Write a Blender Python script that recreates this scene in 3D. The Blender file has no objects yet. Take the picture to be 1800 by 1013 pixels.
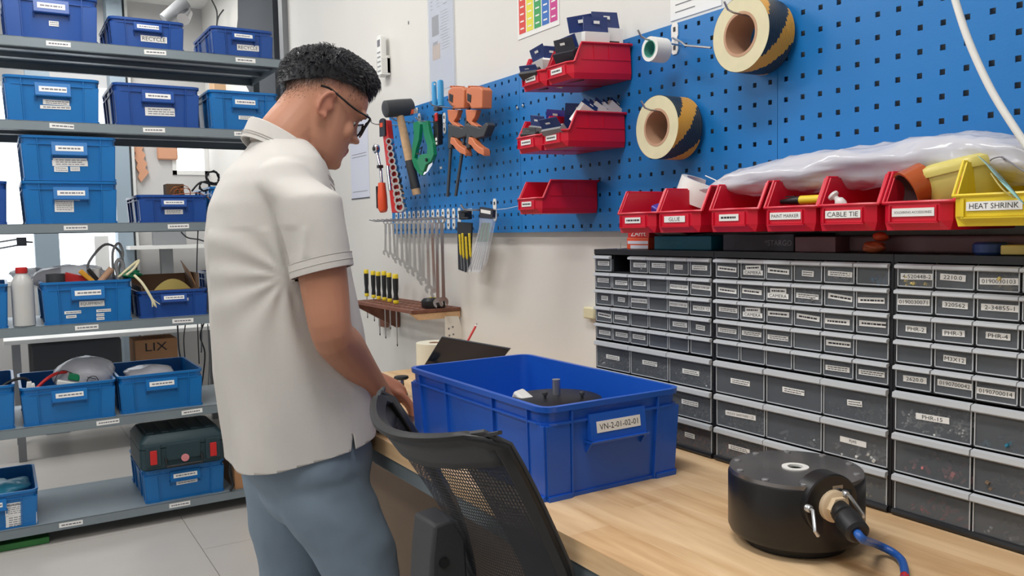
import bpy, bmesh, math, random
import numpy as np
from mathutils import Vector, Matrix
V = Vector
PI = math.pi
rnd = random.Random(7)
SC = bpy.context.scene
COL = SC.collection

# ------------------------------------------------------------------ camera
F_PX, YAW, PIT, ROL = 1464.99, .551552, .070796, -.0196541
CAMH = 1.27
CX, CY = 900.0, 506.5
fw = V((math.sin(YAW)*math.cos(PIT), math.cos(YAW)*math.cos(PIT), -math.sin(PIT)))
rt0 = V((math.cos(YAW), -math.sin(YAW), 0)); up0 = rt0.cross(fw)
c_, s_ = math.cos(ROL), math.sin(ROL)
rt = c_*rt0 + s_*up0; up = -s_*rt0 + c_*up0
CAM = V((0, 0, CAMH))
cd = bpy.data.cameras.new('camera'); cam = bpy.data.objects.new('camera', cd); COL.objects.link(cam)
cd.sensor_width = 36; cd.lens = 36*F_PX/1800; cd.clip_start = .05
cam.matrix_world = Matrix(((rt.x, up.x, -fw.x, CAM.x), (rt.y, up.y, -fw.y, CAM.y), (rt.z, up.z, -fw.z, CAM.z), (0, 0, 0, 1)))
SC.camera = cam
def _ray(px, py): return rt*((px-CX)/F_PX) - up*((py-CY)/F_PX) + fw
def atX(px, py, X): r = _ray(px, py); return CAM + r*(X/r.x)          # where the sight line of a photo point meets a real plane
def atY(px, py, Y): r = _ray(px, py); return CAM + r*(Y/r.y)
def atZ(px, py, Z): r = _ray(px, py); return CAM + r*((Z-CAMH)/r.z)

# ------------------------------------------------------------------ world, light, exposure
w = bpy.data.worlds.new('world'); SC.world = w; w.use_nodes = True
w.node_tree.nodes['Background'].inputs[0].default_value = (.86, .93, 1, 1)
w.node_tree.nodes['Background'].inputs[1].default_value = .9
SC.view_settings.view_transform = 'Standard'; SC.view_settings.look = 'None'
SC.view_settings.gamma = 1; SC.view_settings.use_curve_mapping = False
SC.view_settings.exposure = 0.0
LAMPS = [(-1.3, .5, 42), (.35, .9, 40), (-1.3, 3.0, 42), (.30, 3.05, 34), (-1.3, 5.4, 40), (.6, 5.5, 40)]
def area(name, loc, sx, sy, e, rot=(0, 0, 0), col=(1, .985, .96)):
    l = bpy.data.lights.new(name, 'AREA'); l.shape = 'RECTANGLE'; l.size = sx; l.size_y = sy; l.energy = e; l.color = col
    o = bpy.data.objects.new(name, l); COL.objects.link(o); o.location = loc; o.rotation_euler = rot; return o
CEIL = 2.95
for (lx, ly, le) in LAMPS: area('ceiling_lamp_light', (lx, ly, CEIL-.06), .3, 1.2, le*.51)

# ------------------------------------------------------------------ helpers
def lin(c):
    return tuple((v/255/12.92 if v/255 <= .04045 else ((v/255+.055)/1.055)**2.4) for v in c)
def mat(name, rgb, rough=.5, metal=0, bump=0, bscale=200, var=0, vscale=8, alpha=1, trans=0, emit=None, estr=1, coat=0, rgb2=None, stretch=None, spec=None):
    m = bpy.data.materials.new(name); m.use_nodes = True; nt = m.node_tree; b = nt.nodes['Principled BSDF']
    c = lin(rgb) + (1,)
    b.inputs['Base Color'].default_value = c; b.inputs['Roughness'].default_value = rough; b.inputs['Metallic'].default_value = metal
    b.inputs['Alpha'].default_value = alpha; b.inputs['Transmission Weight'].default_value = trans; b.inputs['Coat Weight'].default_value = coat
    if spec is not None: b.inputs['Specular IOR Level'].default_value = spec
    if emit: b.inputs['Emission Color'].default_value = lin(emit)+(1,); b.inputs['Emission Strength'].default_value = estr
    if var or bump or rgb2:
        tc = nt.nodes.new('ShaderNodeTexCoord'); mp = nt.nodes.new('ShaderNodeMapping'); nt.links.new(tc.outputs['Object'], mp.inputs[0])
        if stretch: mp.inputs['Scale'].default_value = stretch
    if var or rgb2:
        n = nt.nodes.new('ShaderNodeTexNoise'); n.inputs['Scale'].default_value = vscale; n.inputs['Detail'].default_value = 5; nt.links.new(mp.outputs[0], n.inputs[0])
        r = nt.nodes.new('ShaderNodeValToRGB'); nt.links.new(n.outputs[0], r.inputs[0])
        r.color_ramp.elements[0].position = .35; r.color_ramp.elements[1].position = .65
        k = 1-var
        r.color_ramp.elements[0].color = (c[0]*k, c[1]*k, c[2]*k, 1); r.color_ramp.elements[1].color = lin(rgb2)+(1,) if rgb2 else c
        nt.links.new(r.outputs[0], b.inputs['Base Color'])
    if bump:
        n2 = nt.nodes.new('ShaderNodeTexNoise'); n2.inputs['Scale'].default_value = bscale; n2.inputs['Detail'].default_value = 3; nt.links.new(mp.outputs[0], n2.inputs[0])
        bp = nt.nodes.new('ShaderNodeBump'); bp.inputs['Strength'].default_value = bump; bp.inputs['Distance'].default_value = .002
        nt.links.new(n2.outputs[0], bp.inputs['Height']); nt.links.new(bp.outputs[0], b.inputs['Normal'])
    return m
M = {}
M['wall'] = mat('wall_paint', (226, 224, 219), .7, bump=.15, bscale=60, var=.03, vscale=2)
M['wallgrey'] = mat('wall_grey', (205, 204, 203), .7, bump=.1, bscale=60, var=.04, vscale=2)
M['tile'] = mat('floor_tile', (196, 192, 188), .32, var=.05, vscale=3)
M['grout'] = mat('grout', (120, 116, 112), .8)
M['ceil'] = mat('ceiling', (238, 238, 236), .8)
M['peg'] = mat('peg_blue', (28, 120, 194), .38, var=.05, vscale=3, bump=.08, bscale=300)
M['red'] = mat('bin_red', (214, 22, 52), .36, var=.06, vscale=6)
M['redmatt'] = mat('red_plastic', (200, 40, 40), .4)
M['yellow'] = mat('bin_yellow', (232, 205, 45), .38, var=.04)
M['cb_l'] = mat('crate_light_blue', (20, 112, 182), .33, var=.08, vscale=5, bump=.05, bscale=120)
M['cb_d'] = mat('crate_dark_blue', (28, 76, 152), .33, var=.06, vscale=5, bump=.05, bscale=120)
M['cb_b'] = mat('crate_royal_blue', (28, 92, 198), .30, var=.05, vscale=5, bump=.04, bscale=120)
M['steel'] = mat('rack_grey', (128, 140, 147), .42, metal=.15, var=.08, vscale=4)
M['steeld'] = mat('rack_dark', (60, 70, 78), .5, metal=.2)
M['chrome'] = mat('chrome', (205, 205, 208), .16, metal=1)
M['zinc'] = mat('zinc', (190, 192, 196), .3, metal=.85, var=.1)
M['black'] = mat('black_plastic', (22, 24, 28), .45, bump=.1)
M['blackg'] = mat('black_gloss', (12, 14, 18), .12)
M['dgrey'] = mat('dark_grey', (58, 60, 64), .55, bump=.1)
M['grey'] = mat('grey_plastic', (140, 142, 145), .5)
M['white'] = mat('white_plastic', (235, 235, 232), .4)
M['paper'] = mat('paper', (238, 238, 236), .7)
M['paperblue'] = mat('paper_blueish', (214, 218, 232), .7)
M['ink'] = mat('ink', (40, 40, 44), .7)
M['inkg'] = mat('ink_grey', (120, 120, 128), .7)
M['cab'] = mat('cabinet_black', (26, 28, 33), .42, bump=.08)
M['draw'] = mat('drawer_smoke', (124, 130, 137), .18, alpha=.42, var=.1)
M['drawedge'] = mat('drawer_ridge', (208, 213, 219), .22, alpha=.85)
M['wood'] = None
M['woodrack'] = mat('rack_wood', (132, 84, 66), .55, var=.25, vscale=20, stretch=(6, 1, 6), bump=.2)
M['woodlt'] = mat('light_wood', (214, 176, 136), .55, var=.12, vscale=15, stretch=(6, 1, 6))
M['carton'] = mat('cardboard', (176, 130, 92), .8, var=.08)
M['cartond'] = mat('cardboard_dark', (112, 84, 62), .8, var=.08)
M['brown'] = mat('brown_panel', (126, 106, 88), .6, var=.05)
M['cream'] = mat('masking_cream', (222, 214, 178), .6, var=.05, vscale=40)
M['coretape'] = mat('core_brown', (190, 150, 122), .7)
M['orange'] = mat('orange_plastic', (210, 122, 80), .45)
M['orangered'] = mat('orange_red', (228, 84, 44), .45)
M['hazy'] = mat('hazard_yellow', (236, 168, 52), .4)
M['green'] = mat('green_tool', (18, 132, 88), .35)
M['cyan'] = mat('cyan_grip', (36, 148, 208), .4)
M['clear'] = mat('clear_film', (225, 230, 238), .12, alpha=.30)
M['film'] = mat('milky_film', (222, 222, 230), .18, alpha=.74, bump=.9, bscale=22)
M['bubble'] = mat('bubble_wrap', (225, 226, 234), .2, alpha=.66, bump=.8, bscale=90)
M['yclear'] = mat('yellow_translucent', (228, 214, 120), .3, alpha=.86)
M['kapton'] = mat('copper_tape', (176, 84, 42), .16, alpha=.95)
M['copper'] = mat('copper_wire', (176, 104, 62), .35, metal=.6)
M['solder'] = mat('solder_wire', (170, 170, 168), .3, metal=.8)
M['navy'] = mat('navy_foil', (36, 54, 110), .3, bump=.4, bscale=30)
M['silverf'] = mat('silver_foil', (196, 198, 204), .25, metal=.5, bump=.4, bscale=30)
M['purple'] = mat('violet_pack', (70, 56, 160), .3)
M['teal'] = mat('teal_box', (18, 112, 140), .5)
M['dkbox'] = mat('dark_box', (44, 44, 54), .5)
M['maroon'] = mat('maroon_box', (104, 72, 80), .5)
M['pinkbag'] = mat('pinkish_wrap', (196, 170, 172), .25, alpha=.8, bump=.6, bscale=60)
M['orangebr'] = mat('orange_brown', (178, 92, 58), .4)
M['hair'] = mat('hair_black', (38, 40, 46), .42, var=.2, vscale=30)
M['shirt'] = mat('polo_white', (207, 204, 200), .85, bump=.25, bscale=900)
M['shirts'] = mat('polo_seam', (196, 193, 188), .85)
M['pants'] = mat('trousers_grey_blue', (124, 142, 160), .85, bump=.25, bscale=700, var=.05, vscale=5)
M['seam'] = mat('trouser_seam', (92, 106, 122), .9)
M['anod'] = mat('anodised_black', (20, 20, 23), .33)
M['glass'] = mat('lens', (150, 160, 175), .05, alpha=.35)
M['winlit'] = mat('bright_window_blind', (246, 249, 252), .6, emit=(238, 245, 252), estr=1.6)
M['lampd'] = mat('lamp_diffuser', (255, 255, 255), .5, emit=(255, 252, 246), estr=3)
M['foam'] = mat('acoustic_foam', (72, 76, 82), .95, bump=.4, bscale=80)
M['foamp'] = mat('orange_foam', (212, 158, 128), .95, bump=.4, bscale=80)
M['bluepost'] = mat('post_grey_blue', (150, 166, 178), .5)
M['tcase'] = mat('tool_case', (34, 58, 66), .5, bump=.1)
M['pink'] = mat('pink_sticker', (224, 140, 144), .6)
M['bottle'] = mat('grey_bottle', (196, 196, 194), .35, var=.04)
M['greenp'] = mat('green_board', (48, 122, 58), .5, var=.3, vscale=6)
M['yolk'] = mat('yellow_sheet', (216, 196, 118), .6)
M['bluecable'] = mat('blue_sleeve', (36, 92, 176), .35, bump=.9, bscale=70)
M['nylon'] = mat('beige_nut', (222, 200, 168), .5)
M['greyblueinside'] = mat('screen_dark', (20, 30, 46), .12)
for k, c in dict(p_red=(220, 70, 60), p_yel=(230, 220, 70), p_grn=(60, 160, 90), p_blu=(50, 110, 190), p_mag=(200, 60, 140)).items(): M[k] = mat(k, c, .6)

class MB:
    def __init__(s): s.v = []; s.f = []; s.m = []; s.mi = 0
    def add(s, vs, fs, mi=None):
        o = len(s.v); s.v += [V(p) for p in vs]
        for f in fs: s.f.append([o+i for i in f]); s.m.append(s.mi if mi is None else mi)
        return s
    def box(s, c, size, R=None, mi=None):
        c = V(c); x, y, z = [a/2 for a in size]
        vs = [V((i*x, j*y, k*z)) for i in (-1, 1) for j in (-1, 1) for k in (-1, 1)]
        if R is not None: vs = [R @ p for p in vs]
        return s.add([c+p for p in vs], [(0, 1, 3, 2), (4, 6, 7, 5), (0, 4, 5, 1), (2, 3, 7, 6), (0, 2, 6, 4), (1, 5, 7, 3)], mi)
    def bb(s, a, b, mi=None):
        a = V(a); b = V(b); return s.box((a+b)/2, [abs(b[i]-a[i]) for i in range(3)], mi=mi)
    def hexa(s, p8, mi=None):   # bottom 4 ccw, top 4 ccw
        return s.add(p8, [(3, 2, 1, 0), (4, 5, 6, 7), (0, 1, 5, 4), (1, 2, 6, 5), (2, 3, 7, 6), (3, 0, 4, 7)], mi)
    def loft(s, rings, cap0=True, cap1=True, closed=True, mi=None):
        n = len(rings[0]); vs = [p for r in rings for p in r]; fs = []
        for i in range(len(rings)-1):
            for j in range(n if closed else n-1):
                k = (j+1) % n; fs.append((i*n+j, i*n+k, (i+1)*n+k, (i+1)*n+j))
        if cap0: fs.append(tuple(reversed(range(n))))
        if cap1: fs.append(tuple((len(rings)-1)*n+j for j in range(n)))
        return s.add(vs, fs, mi)
    def prism(s, poly, d, mi=None):   # poly: 3D points of a face, extruded by the vector d
        return s.loft([[V(p) for p in poly], [V(p)+V(d) for p in poly]], mi=mi)
    def frame(s, a):
        a = V(a).normalized(); t = V((0, 0, 1)) if abs(a.z) < .9 else V((1, 0, 0))
        u = a.cross(t).normalized(); return a, u, a.cross(u)
    def lathe(s, o, axis, prof, n=20, cap0=True, cap1=True, mi=None):   # prof: (r, h)
        o = V(o); a, u, v = s.frame(axis)
        rings = [[o+a*h+(u*math.cos(2*PI*j/n)+v*math.sin(2*PI*j/n))*r for j in range(n)] for r, h in prof]
        return s.loft(rings, cap0, cap1, mi=mi)
    def cyl(s, p, q, r, n=12, r2=None, mi=None):
        p = V(p); q = V(q); return s.lathe(p, q-p, [(r, 0), (r if r2 is None else r2, (q-p).length)], n, mi=mi)
    def ring(s, o, axis, ro, ri, t, n=28, mi=None):   # washer / tape roll
        o = V(o); a, u, v = s.frame(axis); rings = []
        for r, h in ((ri, 0), (ro, 0), (ro, t), (ri, t), (ri, 0)):
            rings.append([o+a*h+(u*math.cos(2*PI*j/n)+v*math.sin(2*PI*j/n))*r for j in range(n)])
        return s.loft(rings, False, False, mi=mi)
    def tube(s, pts, r, n=8, rr=None, mi=None, closed=False, sub=0):
        pts = [V(p) for p in pts]
        if sub: pts = spline(pts, sub)
        rings = []; pu = None
        for i, p in enumerate(pts):
            t = (pts[min(i+1, len(pts)-1)]-pts[max(i-1, 0)])
            t = t.normalized() if t.length > 1e-9 else V((0, 0, 1))
            if pu is None: _, u, _ = s.frame(t)
            else:
                u = pu - t*pu.dot(t); u = u.normalized() if u.length > 1e-6 else s.frame(t)[1]
            pu = u; v = t.cross(u); ra = r if rr is None else rr[min(i*len(rr)//len(pts), len(rr)-1)]
            rings.append([p+(u*math.cos(2*PI*j/n)+v*math.sin(2*PI*j/n))*ra for j in range(n)])
        return s.loft(rings, mi=mi)
    def sphere(s, c, r, n=12, m=8, sc=(1, 1, 1), R=None, mi=None):
        c = V(c); rings = []
        for i in range(1, m):
            a = PI*i/m; ring = []
            for j in range(n):
                p = V((math.sin(a)*math.cos(2*PI*j/n)*sc[0], math.sin(a)*math.sin(2*PI*j/n)*sc[1], -math.cos(a)*sc[2]))*r
                ring.append(c+(R @ p if R is not None else p))
            rings.append(ring)
        return s.loft(rings, mi=mi)
    def build(s, name, mats, parent=None, smooth=False, bevel=0, data=None):
        mats = mats if isinstance(mats, (list, tuple)) else [mats]
        inv = parent['_w'] if parent is not None and '_w' in parent else None
        me = bpy.data.meshes.new(name)
        vs = s.v
        if parent is not None:
            Mi = WM[parent.name].inverted(); vs = [Mi @ p for p in vs]
        me.from_pydata([tuple(p) for p in vs], [], s.f)
        for m in mats: me.materials.append(M[m] if isinstance(m, str) else m)
        me.polygons.foreach_set('material_index', s.m)
        me.validate()
        bm = bmesh.new(); bm.from_mesh(me); bmesh.ops.recalc_face_normals(bm, faces=bm.faces); bm.to_mesh(me); bm.free()
        if smooth:
            me.polygons.foreach_set('use_smooth', [True]*len(me.polygons))
            if smooth != 2: me.set_sharp_from_angle(angle=math.radians(40))
        o = bpy.data.objects.new(name, me); COL.objects.link(o)
        WM[o.name] = Matrix.Identity(4) if parent is None else WM[parent.name].copy()
        if parent is not None: o.parent = parent
        if bevel:
            b = o.modifiers.new('bevel', 'BEVEL'); b.width = bevel; b.segments = 2; b.limit_method = 'ANGLE'; b.angle_limit = math.radians(50)
        return o
WM = {}
def spline(pts, k):
    out = []; n = len(pts)
    for i in range(n-1):
        a, b, c, d = pts[max(i-1, 0)], pts[i], pts[i+1], pts[min(i+2, n-1)]
        for j in range(k):
            t = j/k
            out.append(.5*((2*b)+(c-a)*t+(2*a-5*b+4*c-d)*t*t+(3*b-a-3*c+d)*t**3))
    out.append(pts[-1]); return out
def tag(o, label=None, cat=None, group=None, kind=None):
    if label: o['label'] = label
    if cat: o['category'] = cat
    if group: o['group'] = group
    if kind: o['kind'] = kind
    return o
def thing(name, label, cat, loc=(0, 0, 0), rz=0, group=None, R=None):
    o = bpy.data.objects.new(name, None); COL.objects.link(o); o.empty_display_size = .05
    m = Matrix.Translation(V(loc)) @ (Matrix.Rotation(rz, 4, 'Z') if R is None else R.to_4x4())
    o.matrix_world = m; WM[o.name] = m
    return tag(o, label, cat, group)
def single(mb, name, mats, label, cat, group=None, smooth=True, bevel=0, kind=None, origin=None):
    o = mb.build(name, mats, None, smooth, bevel)
    if origin is None: # origin at base centre
        xs = [p.x for p in mb.v]; ys = [p.y for p in mb.v]; zs = [p.z for p in mb.v]
        origin = V(((min(xs)+max(xs))/2, (min(ys)+max(ys))/2, min(zs)))
    o.data.transform(Matrix.Translation(-V(origin))); o.location = origin; WM[o.name] = Matrix.Translation(V(origin))
    return tag(o, label, cat, group, kind)
def struct(mb, name, mats, smooth=False, parent=None, bevel=0):
    o = mb.build(name, mats, parent, smooth, bevel)
    if parent is None: o['kind'] = 'structure'
    return o
_tc = {}
def text_geo(s):
    if s in _tc: return _tc[s]
    cu = bpy.data.curves.new('t', 'FONT'); cu.body = s; cu.size = 1; cu.resolution_u = 2; cu.align_x = 'CENTER'; cu.align_y = 'CENTER'
    o = bpy.data.objects.new('t', cu); COL.objects.link(o)
    dg = bpy.context.evaluated_depsgraph_get(); me = bpy.data.meshes.new_from_object(o.evaluated_get(dg))
    vs = [tuple(v.co) for v in me.vertices]; fs = [tuple(p.vertices) for p in me.polygons]
    bpy.data.objects.remove(o); bpy.data.curves.remove(cu); bpy.data.meshes.remove(me)
    xs = [v[0] for v in vs] or [0]; ys = [v[1] for v in vs] or [0]
    cx, cy = (min(xs)+max(xs))/2, (min(ys)+max(ys))/2
    _tc[s] = ([(v[0]-cx, v[1]-cy) for v in vs], fs, max(xs)-min(xs) or 1, max(ys)-min(ys) or 1); return _tc[s]
def text(mb, s, o, r, u, n, w, h, mi=1, off=.0006):
    vs, fs, tw, th = text_geo(s); k = min(w/tw, h/th*1.0); kx = min(w/tw, k*1.25)
    o = V(o)+V(n)*off
    mb.add([o+V(r)*(x*kx)+V(u)*(y*k) for x, y in vs], fs, mi)
def sticker(mb, o, r, u, n, w, h, txt=None, lines=1, tilt=0, mi=0, mt=1, th=.0005):
    o = V(o); r = V(r); u = V(u); n = V(n)
    if tilt: r, u = r*math.cos(tilt)+u*math.sin(tilt), u*math.cos(tilt)-r*math.sin(tilt)
    p = [o-r*w/2-u*h/2, o+r*w/2-u*h/2, o+r*w/2+u*h/2, o-r*w/2+u*h/2]
    mb.hexa([q-n*.0002 for q in p]+[q+n*th for q in p], mi)
    if txt:
        tl = txt.split('\n')
        for i, t in enumerate(tl):
            text(mb, t, o+u*h*((len(tl)-1)/2-i)/len(tl), r, u, n, w*.88, h*.62/len(tl), mt, th+.0002)
    else:
        for i in range(lines):
            y = h*((lines-1)/2-i)/lines*.8; hh = h*.30/lines; x = -w*.40
            while x < w*.36:
                d = w*rnd.uniform(.05, .16); a = o+u*y+r*x+n*(th+.0002)
                mb.add([a-u*hh/2, a+r*d-u*hh/2, a+r*d+u*hh/2, a+u*hh/2], [(0, 1, 2, 3)], mt); x += d+w*.025
X1, Y1, Z1 = V((1, 0, 0)), V((0, 1, 0)), V((0, 0, 1))

# ------------------------------------------------------------------ room shell
WX = 1.39
FARY = 6.6
LX, BY = -3.2, -2.2
mb = MB(); mb.bb((LX, BY, -.05), (WX+.1, FARY+.1, -.004)); floor = struct(mb, 'floor', 'grout')
TS = .8; xs0 = .64
i = 0
for gx in range(-5, 2):
    for gy in range(-3, 9):
        x0 = xs0+gx*TS; y0 = 3.47-TS*2+gy*TS - (TS/2 if gx % 2 else 0)
        x1, y1 = min(x0+TS, WX), min(y0+TS, FARY); xa, ya = max(x0, LX), max(y0, BY)
        if x1-xa < .03 or y1-ya < .03: continue
        t = MB(); t.bb((xa+.0012, ya+.0012, -.004), (x1-.0012, y1-.0012, 0)); t.build('tile', 'tile', floor)
mb = MB(); mb.bb((WX, BY, 0), (WX+.1, FARY+.1, CEIL)); struct(mb, 'wall_right', 'wall')
mb = MB(); mb.bb((LX-.1, BY, 0), (LX, FARY+.1, CEIL)); struct(mb, 'wall_left', 'wall')
mb = MB(); mb.bb((LX, BY-.1, 0), (WX, BY, CEIL)); struct(mb, 'wall_front', 'wall')
mb = MB(); mb.bb((LX, BY, CEIL), (WX, FARY, CEIL+.1)); struct(mb, 'ceiling', 'ceil')
# far wall with two window openings: (x0,x1,z0,z1)
W1 = (-1.2, atY(205, 300, 6.6).x, .95, 2.32); W2 = (atY(302, 280, 6.6).x, atY(366, 280, 6.6).x, 1.72, 2.32)
mb = MB()
cuts = sorted([LX, WX]+[W1[0], W1[1], W2[0], W2[1]])
mb.bb((LX, FARY, 0), (W1[0], FARY+.1, CEIL)); mb.bb((W1[0], FARY, 0), (W1[1], FARY+.1, W1[2])); mb.bb((W1[0], FARY, W1[3]), (W1[1], FARY+.1, CEIL))
mb.bb((W1[1], FARY, 0), (W2[0], FARY+.1, CEIL)); mb.bb((W2[0], FARY, 0), (W2[1], FARY+.1, W2[2])); mb.bb((W2[0], FARY, W2[3]), (W2[1], FARY+.1, CEIL)); mb.bb((W2[1], FARY, 0), (WX, FARY+.1, CEIL))
struct(mb, 'wall_back', 'wallgrey')
for k, (a, b, c, d) in enumerate((W1, W2)):
    mb = MB(); mb.bb((a, FARY+.06, c), (b, FARY+.07, d)); wo = struct(mb, 'window_%d' % (k+1), 'winlit')
    f = MB()
    for (p, q) in (((a, FARY-.01, c), (a+.03, FARY+.03, d)), ((b-.03, FARY-.01, c), (b, FARY+.03, d)), ((a, FARY-.01, c), (b, FARY+.03, c+.03)), ((a, FARY-.01, d-.03), (b, FARY+.03, d))): f.bb(p, q)
    if k == 0: f.bb(((a+b)/2-.02, FARY, c), ((a+b)/2+.02, FARY+.03, d))
    f.build('window_frame', 'white', wo)
# pole where the bench wall ends
mb = MB(); pB = atX(505, 60, WX)
mb.bb((WX-.03, pB.y-.02, 0), (WX, pB.y+.05, CEIL)); struct(mb, 'trim_1', 'grey')
mb = MB(); mb.bb((WX-.012, 2.7, 0), (WX, FARY, .09)); mb.bb((WX-.012, BY, 0), (WX, .0, .09)); struct(mb, 'baseboard_right', 'grey')

# ceiling lamps (the room's own light)
for k, (lx, ly, le) in enumerate(LAMPS):
    t = thing('ceiling_light', 'long white ceiling light panel, outside the frame, %s row, %s' % ('left' if lx < 0 else 'right', ['near the camera', 'near the camera', 'over the rack aisle', 'over the rack aisle', 'beyond the rack', 'beyond the rack'][k]), 'light', (lx, ly, CEIL-.05))
    mb = MB(); mb.bb((lx-.17, ly-.62, CEIL-.045), (lx+.17, ly+.62, CEIL)); mb.build('housing', 'white', t)
    mb = MB(); mb.bb((lx-.15, ly-.6, CEIL-.05), (lx+.15, ly+.6, CEIL-.045)); mb.build('diffuser', 'lampd', t)

# ------------------------------------------------------------------ pegboard panels (real square holes)
PX, PZ0, PZ1 = 1.365, 1.259, 1.738
PW = .979
def pegboard(y1, label, k):
    y0 = y1-PW+.0012
    t = thing('pegboard_panel', label, 'pegboard', (WX, (y0+y1)/2, PZ0), group='blue perforated panels on the wall')
    mb = MB(); nc, nr = 24, 12; p = .0408; hs = .0048
    yy = y1-.0205; zz = PZ0+.0148
    for c in range(nc):
        for r in range(nr):
            cy, cz = yy-c*p, zz+r*p
            ya, yb = (y1 if c == 0 else cy+p/2), (y0 if c == nc-1 else cy-p/2)
            za, zb = (PZ0 if r == 0 else cz-p/2), (PZ1 if r == nr-1 else cz+p/2)
            O = [(PX, ya, za), (PX, yb, za), (PX, yb, zb), (PX, ya, zb)]
            I = [(PX, cy+hs, cz-hs), (PX, cy-hs, cz-hs), (PX, cy-hs, cz+hs), (PX, cy+hs, cz+hs)]
            J = [(PX+.002, q[1], q[2]) for q in I]
            mb.add(O+I+J, [(0, 1, 5, 4), (1, 2, 6, 5), (2, 3, 7, 6), (3, 0, 4, 7), (4, 5, 9, 8), (5, 6, 10, 9), (6, 7, 11, 10), (7, 4, 8, 11)])
    me = mb.build('perforated_sheet', 'peg', t)
    e = MB()
    e.bb((PX+.0005, y0, PZ1-.0015), (WX-.001, y1, PZ1)); e.bb((PX+.0005, y0, PZ0), (WX-.001, y1, PZ0+.0015))
    e.bb((PX+.0005, y0, PZ0), (WX-.001, y0+.0015, PZ1)); e.bb((PX+.0005, y1-.0015, PZ0), (WX-.001, y1, PZ1))
    e.build('folded_edge', 'peg', t)
pegboard(3.132, 'far blue pegboard panel behind the hanging hammers, clamps and spanners', 0)
pegboard(2.153, 'middle blue pegboard panel behind the side-on red bins and tape rolls', 1)
pegboard(1.174, 'near blue pegboard panel with empty square holes above the row of bins', 2)
def hook(x_end, y, z, name_label, r=.0022, upturn=.018, plate=True, dz=0, group=None, sag=0):
    t = thing('peg_hook', name_label, 'hook', (PX, y, z), group=group)
    mb = MB()
    if plate:
        pl = [(PX-.0025, y+a*.010, z+b) for a, b in ((-.6, -.036), (.6, -.036), (1, -.028), (1, -.006), (.7, 0), (1, .006), (1, .028), (.6, .036), (-.6, .036), (-1, .028), (-1, .006), (-.7, 0), (-1, -.006), (-1, -.028))]
        mb.prism(pl, (.002, 0, 0), 0)
        for s in (-1, 1): mb.box((PX-.003, y, z+s*.021), (.0015, .007, .010), mi=1)
        mb.build('hook_plate', ['white', 'dgrey'], t)
    m2 = MB(); m2.tube([(PX-.002, y, z), (x_end+.02, y, z+dz-sag), (x_end+.006, y, z+dz+.004), (x_end-.004, y, z+dz+upturn)], r, 8, sub=0)
    m2.build('hook_rod', 'zinc', t, smooth=True)
    return t

# ------------------------------------------------------------------ workbench
DX, DZ, DEND = .734, .79, 2.64
wm = bpy.data.materials.new('bench_wood'); wm.use_nodes = True; nt = wm.node_tree; b = nt.nodes['Principled BSDF']; b.inputs['Roughness'].default_value = .42
tc = nt.nodes.new('ShaderNodeTexCoord'); mp = nt.nodes.new('ShaderNodeMapping'); nt.links.new(tc.outputs['Object'], mp.inputs[0])
mp.inputs['Scale'].default_value = (22, 2.2, 22)
n1 = nt.nodes.new('ShaderNodeTexNoise'); n1.inputs['Scale'].default_value = 1.3; n1.inputs['Detail'].default_value = 6; n1.inputs['Distortion'].default_value = .6; nt.links.new(mp.outputs[0], n1.inputs[0])
cr = nt.nodes.new('ShaderNodeValToRGB'); nt.links.new(n1.outputs[0], cr.inputs[0])
cr.color_ramp.elements[0].position = .28; cr.color_ramp.elements[0].color = lin((196, 152, 106))+(1,)
cr.color_ramp.elements[1].position = .62; cr.color_ramp.elements[1].color = lin((230, 195, 150))+(1,)
nt.links.new(cr.outputs[0], b.inputs['Base Color']); M['wood'] = wm
wm2 = wm.copy(); wm2.name = 'bench_wood_pale'; e = [n for n in wm2.node_tree.nodes if n.type == 'VALTORGB'][0].color_ramp.elements
e[0].color = lin((206, 166, 120))+(1,); e[1].color = lin((236, 204, 162))+(1,); M['wood2'] = wm2
bench = thing('workbench', 'long wooden-topped workbench with a grey steel frame along the right wall', 'workbench', ((DX+WX)/2, 1.2, 0))
# laminated staves
yb0 = -.6
mb = MB(); mb.bb((DX, yb0, DZ-.036), (WX-.002, DEND, DZ-.0006)); mb.build('top_core', 'wood2', bench)
x = DX; k = 0
while x < WX-.004:
    wd = min(.082, WX-.002-x); y = yb0-(.3*(k % 3))
    while y < DEND:
        ln = rnd.uniform(.55, 1.3); a = max(y, yb0); bb_ = min(y+ln, DEND)
        if bb_-a > .02:
            s = MB(); s.bb((x+.0001, a+.0001, DZ-.0006), (x+wd-.0001, bb_-.0001, DZ)); s.build('stave', rnd.choice(['wood', 'wood2', 'wood2']), bench)
        y += ln
    x += wd; k += 1
mb = MB(); mb.bb((DX+.012, yb0+.02, DZ-.078), (DX+.052, DEND-.02, DZ-.036)); mb.build('front_rail', 'steel', bench, bevel=.002)
mb = MB(); mb.bb((WX-.06, yb0+.02, DZ-.078), (WX-.02, DEND-.02, DZ-.036)); mb.build('rear_rail', 'steel', bench)
for ly in (DEND-.08, yb0+.05):
    for lx in (DX+.012, WX-.06):
        mb = MB(); mb.bb((lx, ly, 0), (lx+.04, ly+.04, DZ-.078)); mb.build('leg', 'steel', bench)
mb = MB(); mb.bb((.98, 1.45, .10), (1.0, DEND-.09, DZ-.037)); mb.build('partition_panel', 'brown', bench)

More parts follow.
